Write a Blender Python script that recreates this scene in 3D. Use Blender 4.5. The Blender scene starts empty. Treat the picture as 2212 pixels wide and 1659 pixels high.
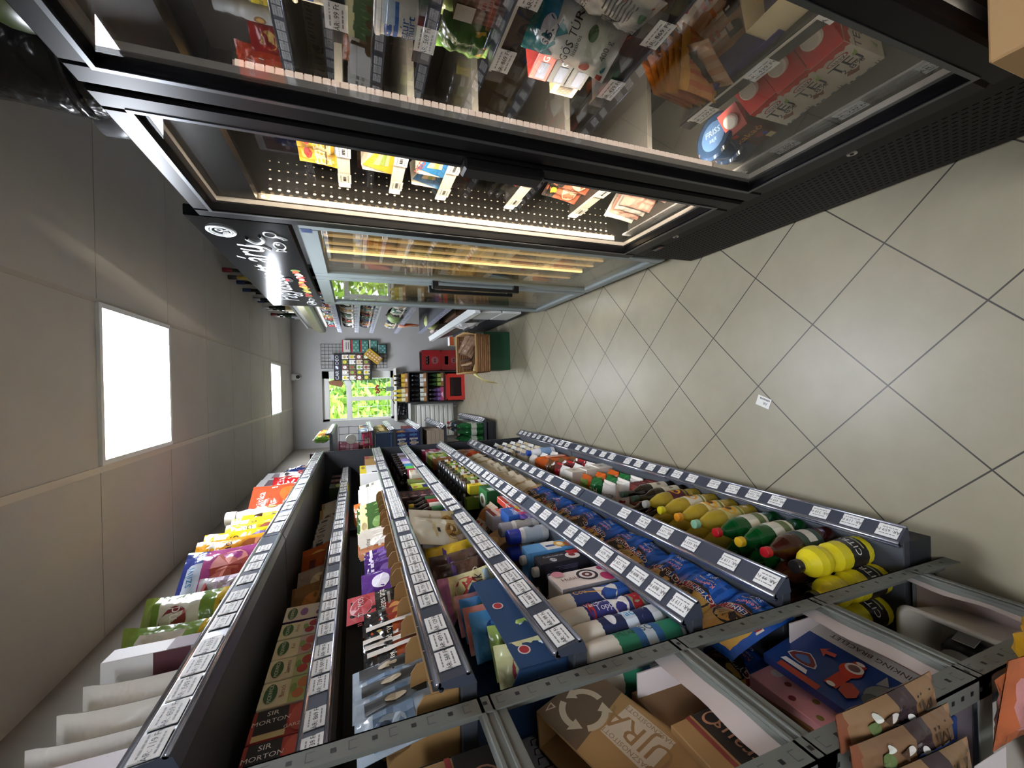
# A small grocery shop, photographed with the camera turned on its side: aisle, shelves, fridges.
import bpy, math, random
from mathutils import Matrix, Vector
S = bpy.context.scene
COL = S.collection
R = math.radians
rnd = random.Random(7)

# ---------------------------------------------------------------- camera
FPX = 895.0
def cam_axes(pitch, roll):
    F = Vector((0, math.cos(pitch), -math.sin(pitch)))
    Rt = Vector((1, 0, 0)); U = Rt.cross(F)
    c, s = math.cos(roll), math.sin(roll)
    return Rt * c + U * s, U * c - Rt * s, F
rt, up, fw = cam_axes(math.atan(338 / 895), R(-1.44))
cd = bpy.data.cameras.new('camera'); cam = bpy.data.objects.new('camera', cd); COL.objects.link(cam)
cd.sensor_fit = 'HORIZONTAL'; cd.sensor_width = 36; cd.lens = FPX / 2212 * 36
cd.clip_start = 0.02; cd.clip_end = 200
m = Matrix.Identity(4)
for i in range(3):
    m[i][0] = -up[i]; m[i][1] = rt[i]; m[i][2] = -fw[i]
m.translation = (0, 0, 1.64)
cam.matrix_world = m
S.camera = cam

# ---------------------------------------------------------------- world, light, exposure
w = bpy.data.worlds.new('sky'); S.world = w; w.use_nodes = True
nt = w.node_tree; bg = nt.nodes['Background']
bg.inputs[0].default_value = (0.86, 0.95, 1.0, 1); bg.inputs[1].default_value = 3.2
S.view_settings.view_transform = 'Standard'; S.view_settings.look = 'None'
S.view_settings.gamma = 1; S.view_settings.use_curve_mapping = False
S.view_settings.exposure = 0.78
def area(name, loc, rot, sx, sy, power, col=(1, 1, 1), portal=False):
    l = bpy.data.lights.new(name, 'AREA'); l.shape = 'RECTANGLE'; l.size = sx; l.size_y = sy
    l.energy = power; l.color = col
    o = bpy.data.objects.new(name, l); COL.objects.link(o); o.location = loc; o.rotation_euler = rot
    if portal: l.cycles.is_portal = True
    return o
CEIL = 2.55
PANELS = [(0.04, 2.33, 26.0), (0.01, 5.72, 30.0), (0.07, -1.05, 30.0)]      # the LED panels in the ceiling
area('window_daylight_portal', (-0.12, 7.12, 1.58), (R(-90), 0, 0), 0.74, 1.0, 1, portal=True)
SUN = bpy.data.lights.new('sun', 'SUN'); SUN.energy = 3.0; SUN.angle = R(3); SUN.color = (1, 0.95, 0.85)
so = bpy.data.objects.new('sun', SUN); COL.objects.link(so); so.rotation_euler = (R(40), 0, R(-20))

# ---------------------------------------------------------------- materials
MATS = {}
def lin(h):
    h = h.lstrip('#'); c = [int(h[i:i + 2], 16) / 255 for i in (0, 2, 4)]
    return [x / 12.92 if x <= 0.04045 else ((x + 0.055) / 1.055) ** 2.4 for x in c]
def M(key):
    """'hex kind [number]' -> material; kinds: m matte, g glossy, f wrinkled film, b bottle plastic, c metal, e light, d cardboard"""
    if not isinstance(key, str): return key
    if key in MATS: return MATS[key]
    p = key.split(); hx = p[0]; kind = p[1] if len(p) > 1 else 'm'; num = float(p[2]) if len(p) > 2 else None
    mt = bpy.data.materials.new('paint_' + hx + '_' + kind); mt.use_nodes = True
    n = mt.node_tree.nodes; l = mt.node_tree.links; b = n['Principled BSDF']
    c = lin(hx) + [1]
    b.inputs['Base Color'].default_value = c
    if kind == 'e':
        b.inputs['Base Color'].default_value = (0, 0, 0, 1)
        b.inputs['Emission Color'].default_value = c; b.inputs['Emission Strength'].default_value = num or 5
        MATS[key] = mt; return mt
    b.inputs['Roughness'].default_value = {'m': .6, 'g': .28, 'f': .2, 'b': .08, 'c': .32, 'd': .8, 'k': .16}[kind]
    if num is not None: b.inputs['Roughness'].default_value = num
    if kind == 'k': b.inputs['Specular IOR Level'].default_value = .12
    if kind == 'c': b.inputs['Metallic'].default_value = 0.9
    if kind == 'b': b.inputs['Transmission Weight'].default_value = .4; b.inputs['IOR'].default_value = 1.3; b.inputs['Coat Weight'].default_value = .7; b.inputs['Coat Roughness'].default_value = .05
    if kind in 'fdm':
        tc = n.new('ShaderNodeTexCoord'); no = n.new('ShaderNodeTexNoise'); bu = n.new('ShaderNodeBump')
        no.inputs['Scale'].default_value = {'f': 28, 'd': 220, 'm': 160}[kind]
        no.inputs['Detail'].default_value = 2
        bu.inputs['Strength'].default_value = {'f': .55, 'd': .12, 'm': .05}[kind]
        bu.inputs['Distance'].default_value = {'f': .012, 'd': .002, 'm': .001}[kind]
        l.new(tc.outputs['Object'], no.inputs['Vector']); l.new(no.outputs['Fac'], bu.inputs['Height']); l.new(bu.outputs['Normal'], b.inputs['Normal'])
    MATS[key] = mt; return mt
def glass(name='pane_glass', tint=(1, 1, 1), refl=1.0, ior=1.5):
    if name in MATS: return MATS[name]
    mt = bpy.data.materials.new(name); mt.use_nodes = True; n = mt.node_tree.nodes; l = mt.node_tree.links
    n.remove(n['Principled BSDF']); out = n['Material Output']
    tr = n.new('ShaderNodeBsdfTransparent'); tr.inputs[0].default_value = (*tint, 1)
    gl = n.new('ShaderNodeBsdfGlossy'); gl.inputs['Roughness'].default_value = 0.0
    fr = n.new('ShaderNodeFresnel'); fr.inputs['IOR'].default_value = ior
    ml = n.new('ShaderNodeMath'); ml.operation = 'MULTIPLY'; ml.inputs[1].default_value = refl; ml.use_clamp = True
    mx = n.new('ShaderNodeMixShader')
    l.new(fr.outputs[0], ml.inputs[0]); l.new(ml.outputs[0], mx.inputs[0]); l.new(tr.outputs[0], mx.inputs[1]); l.new(gl.outputs[0], mx.inputs[2])
    l.new(mx.outputs[0], out.inputs[0]); MATS[name] = mt; return mt
def clearfilm(name, tint, alpha, rough=.12):
    """crinkled see-through wrapping"""
    if name in MATS: return MATS[name]
    mt = bpy.data.materials.new(name); mt.use_nodes = True; n = mt.node_tree.nodes; l = mt.node_tree.links
    b = n['Principled BSDF']; b.inputs['Base Color'].default_value = (*tint, 1); b.inputs['Roughness'].default_value = rough
    b.inputs['Alpha'].default_value = alpha
    no = n.new('ShaderNodeTexNoise'); no.inputs['Scale'].default_value = 25; bu = n.new('ShaderNodeBump'); bu.inputs['Strength'].default_value = .6; bu.inputs['Distance'].default_value = .01
    tc = n.new('ShaderNodeTexCoord'); l.new(tc.outputs['Object'], no.inputs['Vector']); l.new(no.outputs['Fac'], bu.inputs['Height']); l.new(bu.outputs['Normal'], b.inputs['Normal'])
    MATS[name] = mt; return mt

# ---------------------------------------------------------------- mesh builder
FONT = {}
def textmesh(s):
    if s not in FONT:
        c = bpy.data.curves.new('t', 'FONT'); c.body = s; c.align_x = 'CENTER'; c.align_y = 'CENTER'; c.resolution_u = 2; c.size = 1
        o = bpy.data.objects.new('t', c); COL.objects.link(o)
        me = bpy.data.meshes.new_from_object(o.evaluated_get(bpy.context.evaluated_depsgraph_get()))
        FONT[s] = ([v.co.copy() for v in me.vertices], [tuple(f.vertices) for f in me.polygons])
        bpy.data.objects.remove(o); bpy.data.curves.remove(c); bpy.data.meshes.remove(me)
    return FONT[s]
class MB:
    def __init__(s):
        s.v = []; s.f = []; s.mi = []; s.sm = []; s.mats = []; s.T = Matrix.Identity(4)
    def add(s, vs, fs, mat, smooth=False):
        mat = M(mat)
        if mat not in s.mats: s.mats.append(mat)
        k = s.mats.index(mat); o = len(s.v); T = s.T
        s.v.extend([T @ Vector(p) for p in vs])
        for f in fs: s.f.append([i + o for i in f]); s.mi.append(k); s.sm.append(smooth)
        return s
    def box(s, x0, x1, y0, y1, z0, z1, mat, b=0.0):
        if b <= 0:
            vs = [(x, y, z) for x in (x0, x1) for y in (y0, y1) for z in (z0, z1)]
            return s.add(vs, [(0, 1, 3, 2), (4, 6, 7, 5), (0, 4, 5, 1), (2, 3, 7, 6), (0, 2, 6, 4), (1, 5, 7, 3)], mat)
        vs = []; ix = {}
        C = ((x0, x1), (y0, y1), (z0, z1))
        for a in (0, 1):
            for c in (0, 1):
                for e in (0, 1):
                    p = [C[0][a], C[1][c], C[2][e]]; sg = [1 - 2 * a, 1 - 2 * c, 1 - 2 * e]
                    for ax in range(3):
                        q = [p[i] + (sg[i] * b if i != ax else 0) for i in range(3)]
                        ix[(a, c, e, ax)] = len(vs); vs.append(q)
        F = []
        for ax in range(3):
            o1, o2 = [(1, 2), (0, 2), (0, 1)][ax]
            for sd in (0, 1):
                f = []
                for k1, k2 in ((0, 0), (1, 0), (1, 1), (0, 1)):
                    t = [0, 0, 0]; t[ax] = sd; t[o1] = k1; t[o2] = k2; f.append(ix[(*t, ax)])
                F.append(f)
            for k1 in (0, 1):
                for k2 in (0, 1):
                    t0 = [0, 0, 0]; t0[o1] = k1; t0[o2] = k2; t1 = list(t0); t1[ax] = 1
                    F.append([ix[(*t0, o1)], ix[(*t1, o1)], ix[(*t1, o2)], ix[(*t0, o2)]])
        for a in (0, 1):
            for c in (0, 1):
                for e in (0, 1): F.append([ix[(a, c, e, 0)], ix[(a, c, e, 1)], ix[(a, c, e, 2)]])
        return s.add(vs, F, mat)
    def quad(s, a, b, c, d, mat): return s.add([a, b, c, d], [(0, 1, 2, 3)], mat)
    def prism(s, poly, y0, y1, mat):
        """polygon of (x, z) pushed along y"""
        n = len(poly); vs = [(x, y0, z) for x, z in poly] + [(x, y1, z) for x, z in poly]
        fs = [tuple(range(n)), tuple(range(2 * n - 1, n - 1, -1))] + [(i, i + n, (i + 1) % n + n, (i + 1) % n) for i in range(n)]
        return s.add(vs, fs, mat)
    def lathe(s, prof, mat, n=18, c=(0, 0), smooth=True, sq=0.0):
        """prof: (r, z[, mat]) upward; a mat entry colours the ring that starts there"""
        cur = mat; ang = [2 * math.pi * i / n for i in range(n)]
        def ring(r, z):
            o = []
            for a in ang:
                k = r if not sq else r * (1 + sq * (1 / max(abs(math.cos(a)), abs(math.sin(a))) - 1))
                o.append((c[0] + k * math.cos(a), c[1] + k * math.sin(a), z))
            return o
        for i in range(len(prof) - 1):
            if len(prof[i]) > 2: cur = prof[i][2]
            vs = ring(prof[i][0], prof[i][1]) + ring(prof[i + 1][0], prof[i + 1][1])
            s.add(vs, [(j, (j + 1) % n, (j + 1) % n + n, j + n) for j in range(n)], cur, smooth)
        s.add(ring(prof[0][0], prof[0][1]), [tuple(range(n - 1, -1, -1))], mat)
        s.add(ring(prof[-1][0], prof[-1][1]), [tuple(range(n))], prof[-1][2] if len(prof[-1]) > 2 else cur)
        return s
    def tube(s, pts, r, mat, n=6, cap=True):
        P = [Vector(p) for p in pts]; rr = r if isinstance(r, (list, tuple)) else [r] * len(P); vs = []
        for i, p in enumerate(P):
            d = (P[min(i + 1, len(P) - 1)] - P[max(i - 1, 0)]).normalized()
            a = d.orthogonal().normalized() if i == 0 else (pa - d * pa.dot(d)).normalized()
            pa = a; b = d.cross(a)
            vs += [p + (a * math.cos(2 * math.pi * j / n) + b * math.sin(2 * math.pi * j / n)) * rr[i] for j in range(n)]
        fs = [(i * n + j, i * n + (j + 1) % n, (i + 1) * n + (j + 1) % n, (i + 1) * n + j) for i in range(len(P) - 1) for j in range(n)]
        if cap: fs += [tuple(range(n - 1, -1, -1)), tuple(range((len(P) - 1) * n, len(P) * n))]
        return s.add(vs, fs, mat, n > 4)
    def ball(s, c, r, mat, n=12, k=7):
        r = r if isinstance(r, (tuple, list)) else (r, r, r); vs = []
        for i in range(k + 1):
            t = math.pi * i / k
            for j in range(n):
                a = 2 * math.pi * j / n
                vs.append((c[0] + r[0] * math.sin(t) * math.cos(a), c[1] + r[1] * math.sin(t) * math.sin(a), c[2] + r[2] * math.cos(t)))
        return s.add(vs, [(i * n + j, (i + 1) * n + j, (i + 1) * n + (j + 1) % n, i * n + (j + 1) % n) for i in range(k) for j in range(n)], mat, True)
    def text(s, t, mat, o, u, v, h, fn=None):
        """text centred on o, reading along u, upright along v, letters about h high"""
        vs, fs = textmesh(t); u = Vector(u); v = Vector(v); o = Vector(o); k = h / .7
        if fn: return s.add([fn(p.x * k, p.y * k) for p in vs], fs, mat)
        return s.add([o + u * (p.x * k) + v * (p.y * k) for p in vs], fs, mat)
    def disc(s, o, u, v, ru, rv, mat, n=20):
        o = Vector(o); u = Vector(u); v = Vector(v)
        return s.add([o + u * ru * math.cos(2 * math.pi * i / n) + v * rv * math.sin(2 * math.pi * i / n) for i in range(n)], [tuple(range(n))], mat)
    def build(s, name, parent=None, loc=(0, 0, 0), rot=(0, 0, 0)):
        me = bpy.data.meshes.new(name); me.from_pydata(s.v, [], s.f)
        for x in s.mats: me.materials.append(x)
        me.polygons.foreach_set('material_index', s.mi); me.polygons.foreach_set('use_smooth', s.sm); me.update()
        o = bpy.data.objects.new(name, me); COL.objects.link(o); o.location = loc; o.rotation_euler = rot
        if parent: o.parent = parent
        return o
def tag(o, label=None, cat=None, group=None, kind=None):
    if label: o['label'] = label
    if cat: o['category'] = cat
    if group: o['group'] = group
    if kind: o['kind'] = kind
    return o
def empty(name, label, cat, loc=(0, 0, 0), rot=(0, 0, 0), group=None):
    o = bpy.data.objects.new(name, None); COL.objects.link(o); o.location = loc; o.rotation_euler = rot
    return tag(o, label, cat, group)
def dup(o, label=None, loc=None, rot=None, group=None, parent=None):
    c = o.copy(); COL.objects.link(c); c.parent = parent
    if label: c['label'] = label
    if group: c['group'] = group
    if loc: c.location = loc
    if rot: c.rotation_euler = rot
    for ch in list(o.children): dup(ch, parent=c)
    return c
def struct(mb, name, loc=(0, 0, 0), rot=(0, 0, 0), parent=None):
    o = mb.build(name, parent, loc, rot)
    if not parent: o['kind'] = 'structure'
    return o
ORD = ['first', 'second', 'third', 'fourth', 'fifth', 'sixth', 'seventh', 'eighth', 'ninth', 'tenth', 'eleventh', 'twelfth', 'thirteenth', 'fourteenth', 'fifteenth', 'sixteenth', 'seventeenth', 'eighteenth', 'nineteenth', 'twentieth']
LW = R(90)      # turned to face the aisle from the wall behind the shelves
RW = R(-90)     # turned to face the aisle from the fridge side
# ================================================================ the room
def tex(name, build):
    mt = bpy.data.materials.new(name); mt.use_nodes = True; n = mt.node_tree.nodes
    build(n, mt.node_tree.links, n['Principled BSDF']); return mt
def mix_ramp(n, l, fac, stops):
    r = n.new('ShaderNodeValToRGB'); e = r.color_ramp.elements
    while len(e) < len(stops): e.new(.5)
    for k, (p, c) in enumerate(stops): e[k].position = p; e[k].color = (*c, 1)
    l.new(fac, r.inputs[0]); return r
TILE = 0.3321
def floor_mat(n, l, b):
    tc = n.new('ShaderNodeTexCoord'); mp = n.new('ShaderNodeMapping')
    mp.inputs['Rotation'].default_value = (0, 0, R(45)); a, c = .121 * 1.64, .655 * 1.64
    co, si = math.cos(R(45)), math.sin(R(45))
    mp.inputs['Location'].default_value = (-(a * co - c * si) + 20 * TILE, -(a * si + c * co) + 20 * TILE, 0)
    l.new(tc.outputs['Object'], mp.inputs['Vector'])
    sx = n.new('ShaderNodeSeparateXYZ'); l.new(mp.outputs[0], sx.inputs[0])
    def math_(op, x, y=None):
        q = n.new('ShaderNodeMath'); q.operation = op
        for i, z in enumerate((x, y)):
            if z is None: continue
            if isinstance(z, (int, float)): q.inputs[i].default_value = z
            else: l.new(z, q.inputs[i])
        return q.outputs[0]
    ds = []
    for ch in ('X', 'Y'):
        q = math_('DIVIDE', sx.outputs[ch], TILE); fr = math_('FRACT', q); ds.append(math_('MINIMUM', fr, math_('SUBTRACT', 1.0, fr)))
    d = math_('MINIMUM', ds[0], ds[1])
    ln = math_('LESS_THAN', d, 0.0068)
    no = n.new('ShaderNodeTexNoise'); no.inputs['Scale'].default_value = 2.2; no.inputs['Detail'].default_value = 6; no.inputs['Roughness'].default_value = .65
    l.new(tc.outputs['Object'], no.inputs['Vector'])
    r = mix_ramp(n, l, no.outputs['Fac'], [(.3, (.265, .232, .158)), (.7, (.335, .297, .207))])
    mx = n.new('ShaderNodeMixRGB'); l.new(ln, mx.inputs[0]); l.new(r.outputs[0], mx.inputs[1]); mx.inputs[2].default_value = (.035, .028, .022, 1)
    l.new(mx.outputs[0], b.inputs['Base Color'])
    n2 = n.new('ShaderNodeTexNoise'); n2.inputs['Scale'].default_value = 900; bu = n.new('ShaderNodeBump'); bu.inputs['Strength'].default_value = .08; bu.inputs['Distance'].default_value = .001
    l.new(tc.outputs['Object'], n2.inputs['Vector']); l.new(n2.outputs['Fac'], bu.inputs['Height']); l.new(bu.outputs[0], b.inputs['Normal'])
    b.inputs['Roughness'].default_value = .38
def plain(col, sc=40, st=.1, rough=.7):
    def f(n, l, b):
        tc = n.new('ShaderNodeTexCoord'); no = n.new('ShaderNodeTexNoise'); no.inputs['Scale'].default_value = 3; no.inputs['Detail'].default_value = 5
        l.new(tc.outputs['Object'], no.inputs['Vector'])
        r = mix_ramp(n, l, no.outputs['Fac'], [(.3, [x * .93 for x in col]), (.7, [min(1, x * 1.05) for x in col])])
        l.new(r.outputs[0], b.inputs['Base Color']); b.inputs['Roughness'].default_value = rough
        n2 = n.new('ShaderNodeTexNoise'); n2.inputs['Scale'].default_value = sc * 10; bu = n.new('ShaderNodeBump'); bu.inputs['Strength'].default_value = st; bu.inputs['Distance'].default_value = .002
        l.new(tc.outputs['Object'], n2.inputs['Vector']); l.new(n2.outputs['Fac'], bu.inputs['Height']); l.new(bu.outputs[0], b.inputs['Normal'])
    return f
m_floor = tex('floor_tiles', floor_mat)
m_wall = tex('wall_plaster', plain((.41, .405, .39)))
m_ceil = tex('ceiling_panels', plain((.49, .465, .42), 60))
XL, XR, YB, YF = -.92, 1.5, 7.1, -2.3
struct(MB().box(XL - .1, XR + .1, YF - .1, YB + .1, -.1, 0, m_floor), 'floor')
# the ceiling: boards with open joints, openings for the lamps are covered by the lamps themselves
mb = MB(); mb.box(XL - .1, XR + .1, YF - .1, YB + .1, CEIL + .012, CEIL + .1, '4a4642 m')
gap = .004
ys = [-2.4]; y = -2.4
JY = [-1.36, -.76, .2, .86, 1.45, 2.02, 2.66, 3.25, 3.85, 4.45, 5.05, 5.42, 6.02, 6.62, 7.2]
xs = [XL - .1, -.285, .355, XR + .1]
for a, b_ in zip([YF - .1] + JY, JY):
    for x0, x1 in zip(xs, xs[1:]):
        mb.box(x0 + gap / 2, x1 - gap / 2, a + gap / 2, b_ - gap / 2, CEIL, CEIL + .012, m_ceil)
mb.box(-.297, -.273, YF, YB, CEIL - .004, CEIL + .001, 'cfc6b8 m'); mb.box(.347, .363, YF, YB, CEIL - .003, CEIL + .001, 'b0a79a m')
struct(mb, 'ceiling')
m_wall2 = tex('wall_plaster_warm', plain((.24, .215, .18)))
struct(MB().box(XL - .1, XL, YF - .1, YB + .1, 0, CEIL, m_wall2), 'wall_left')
struct(MB().box(XR, XR + .1, YF - .1, YB + .1, 0, CEIL, m_wall), 'wall_right')
struct(MB().box(XL - .1, XR + .1, YF - .1, YF, 0, CEIL, m_wall), 'wall_front')
WX0, WX1, WZ0, WZ1 = -.525, .275, 1.05, 2.13
mb = MB()
for bx in ((XL - .1, WX0, 0, CEIL), (WX1, XR + .1, 0, CEIL), (WX0, WX1, 0, WZ0), (WX0, WX1, WZ1, CEIL)):
    mb.box(bx[0], bx[1], YB, YB + .22, bx[2], bx[3], m_wall)
struct(mb, 'wall_back')
# window: outer frame, transom, mullion below it, panes
win = MB(); fr = 'd8d8d2 g .4'; y0, y1 = YB + .09, YB + .15
win.box(WX0, WX1, y0, y1, WZ0, WZ0 + .045, fr, .004); win.box(WX0, WX1, y0, y1, WZ1 - .1, WZ1, fr, .004)
win.box(WX0, WX0 + .04, y0, y1, WZ0, WZ1, fr, .004); win.box(WX1 - .12, WX1, y0, y1, WZ0, WZ1, fr, .004)
win.box(WX0, WX1, y0 - .01, y1 + .01, 1.70, 1.78, fr, .006); win.box(-.21, -.145, y0 - .01, y1 + .01, WZ0 + .03, 1.71, fr, .006)
wf = struct(win, 'window_1')
for i, (a, b_, c, d) in enumerate(((WX0 + .04, WX1 - .12, 1.78, WZ1 - .1), (WX0 + .04, -.21, WZ0 + .045, 1.70), (-.145, WX1 - .12, WZ0 + .045, 1.70))):
    MB().box(a, b_, y0 + .02, y0 + .026, c, d, glass('window_glass', refl=.6)).build('window_pane', wf)
struct(MB().box(WX0 - .03, WX1 + .03, YB - .16, YB + .09, WZ0 - .035, WZ0, 'e2e0da g .4', .006), 'trim_1')
# ceiling lamps
for i, (x, y, pw) in enumerate(PANELS):
    lab = ['square white LED panel in the ceiling between the fridges and the long shelves',
           'square white LED panel in the ceiling close to the window wall',
           'square white LED panel in the ceiling behind the photographer'][i]
    o = empty('ceiling_light', lab, 'ceiling light', (x, y, CEIL), group='LED ceiling panels')
    fm = MB()
    for bx in ((-.31, .31, -.32, -.30), (-.31, .31, .30, .32), (-.31, -.29, -.3, .3), (.29, .31, -.3, .3)): fm.box(*bx, -.012, 0, 'e0e2e2 g', 0)
    fm.build('lamp_frame', o); MB().box(-.29, .29, -.3, .3, -.01, -.004, 'eef4ff e %g' % (pw * 1.0)).build('diffuser', o)
# ceiling camera dome on the back wall
o = empty('security_camera', 'small white dome security camera with dark eye under the ceiling', 'camera', (.188, 7.02, 2.46))
MB().box(-.05, .05, -.02, .08, .03, .09, 'd6d6d2 g', .01).build('camera_base', o)
MB().ball((0, 0, 0), .045, 'd6d6d2 g').ball((0, -.03, -.01), .03, '0a0a0a g').build('camera_dome', o)
q = MB().prism([(-.06, 0), (-.02, .17), (.03, .19), (.06, .1), (.05, 0), (0, -.04)], -.01, .01, '8a5a3a m'); q.prism([(-.05, -.06), (.04, -.04), (.05, -.13), (-.04, -.16)], -.008, .008, 'd8dcd4 g')
q = tag(q.build('window_ornament'), 'brown carved ornament with pale tail hanging inside the upper window pane', 'ornament'); q.location = (.08, 7.15, 1.85)
# outdoors
struct(MB().box(-9, 9, YB + .22, 26, -.6, -.5, '7a8f52 m'), 'ground')
def leafy(name, lab, cx, cy, rx, ry, z0, z1, cols, n, sz, seed):
    r = random.Random(seed); o = empty(name, lab, 'tree', (cx, cy, -.5), group='trees outside the window')
    MB().tube([(0, 0, 0), (.05, 0, (z1 + z0) / 2 + .3), (0, .05, z1 - .2)], [.1, .07, .03], '5a4630 m').build('trunk', o)
    mb = MB()
    for i in range(n):
        t = r.random(); a = r.uniform(0, 6.283); k = math.sqrt(r.uniform(.25, 1)) * (math.sin(math.pi * (.12 + .8 * t)) ** .6)
        c = Vector((rx * k * math.cos(a), ry * k * math.sin(a), z0 + .5 + (z1 - z0) * t))
        d1 = Vector((r.gauss(0, 1), r.gauss(0, 1), r.gauss(0, .6))).normalized(); d2 = d1.orthogonal().normalized(); s_ = sz * r.uniform(.6, 1.3)
        mb.add([c - d1 * s_, c + d2 * s_ * .45, c + d1 * s_, c - d2 * s_ * .45], [(0, 1, 2, 3)], r.choice(cols))
    mb.build('crown', o); return o
G1 = ['8fb33a m', 'a8c84e m', '6f9a34 m', 'bcd766 m']; G2 = ['6d9455 m', '8db370 m', '527a40 m', 'a9c58c m']
leafy('leafy_tree', 'bright green leafy tree outside the window pane beside the wall shelves', -1.0, 12.2, 1.2, 1.2, -.3, 4.2, G1, 2600, .14, 1)
leafy('leafy_tree', 'pale green leafy tree outside the window behind the vase of flowers', 1.5, 13.5, 1.6, 1.3, .0, 3.4, G2, 2400, .15, 2)
leafy('leafy_tree', 'broad mid green leafy tree filling the view behind the wire fence', .9, 19.5, 3.4, 1.6, -.5, 6.0, G2 + G1[:1], 4200, .24, 4)
leafy('leafy_tree', 'yellow green leafy tree outside the middle of the window, furthest off', .3, 16.0, 1.6, 1.3, .3, 5.2, G1, 2600, .17, 3)
mb = MB()
for i in range(19): mb.tube([(-1.8 + i * .2, 9.4, -.5), (-1.8 + i * .2, 9.4, 1.6)], .005, '7c8a80 m', 5)
for j in range(11): mb.tube([(-1.8, 9.4, -.4 + j * .2), (1.8, 9.4, -.4 + j * .2)], .005, '7c8a80 m', 5)
tag(mb.build('wire_fence'), 'grey wire mesh fence standing in the garden outside the window', 'fence')
mb = MB().box(.25, .75, 10.0, 10.4, -.5, 1.55, '9fb2c8 m'); mb.prism([(.2, 1.5), (.8, 1.5), (.5, 1.75)], 9.95, 10.45, '8a96a4 m')
tag(mb.build('garden_shed'), 'pale blue garden shed outside behind the wire fence', 'shed')
# ================================================================ shelving along the left wall
DK = '3d4147 m .5'; DK2 = '33363b m .6'; RAIL = '3f4552 g .35'; LIP = 'b9bccb c .25'; TAGW = 'e9e8e4 m'; INK = '1c1c1e m'
PRICES = ['ÁR: 129 Ft', 'ÁR: 119 Ft', 'ÁR: 99 Ft', 'ÁR: 569 Ft', 'ÁR: 869 Ft', 'ÁR: 439 Ft', 'ÁR: 739 Ft', 'ÁR: 659 Ft']
TAGS = {}
def tag_mesh(k, fine):
    """a paper price label in the x-z plane facing -y"""
    if (k, fine) in TAGS: return TAGS[(k, fine)]
    mb = MB(); wd = .056; h = .04
    mb.add([(-wd / 2, 0, -h / 2), (wd / 2, 0, -h / 2), (wd / 2, 0, h / 2), (-wd / 2 + .003, 0, h / 2), (-wd / 2, .0004, 0), (wd / 2, .001, 0), (wd / 2, .001, -h / 2), (-wd / 2, .001, -h / 2), (-wd / 2, .001, h / 2), (wd / 2, .001, h / 2)],
           [(0, 1, 2, 3), (7, 8, 9, 6)], TAGW)
    r = random.Random(k)
    if fine:
        mb.text(PRICES[k % len(PRICES)], INK, (0, -.0006, -.001), (1, 0, 0), (0, 0, 1), .0095)
    else:
        x = -.012
        while x < .016: q = r.uniform(.003, .007); mb.quad((x, -.0005, -.005), (x + q, -.0005, -.005), (x + q, -.0005, .004), (x, -.0005, .004), INK); x += q + .002
    for zz in (.011, -.011):
        x = -.02
        while x < .018: q = r.uniform(.004, .011); mb.quad((x, -.0005, zz - .0014), (x + q, -.0005, zz - .0014), (x + q, -.0005, zz + .0014), (x, -.0005, zz + .0014), '8a8a8c m'); x += q + .0018
    o = mb.build('price_tag'); me = o.data; bpy.data.objects.remove(o); TAGS[(k, fine)] = me; return me
def put_tag(parent, k, fine, loc, rot):
    o = bpy.data.objects.new('price_tag', tag_mesh(k, fine)); COL.objects.link(o); o.parent = parent; o.location = loc; o.rotation_euler = rot; return o
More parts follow.
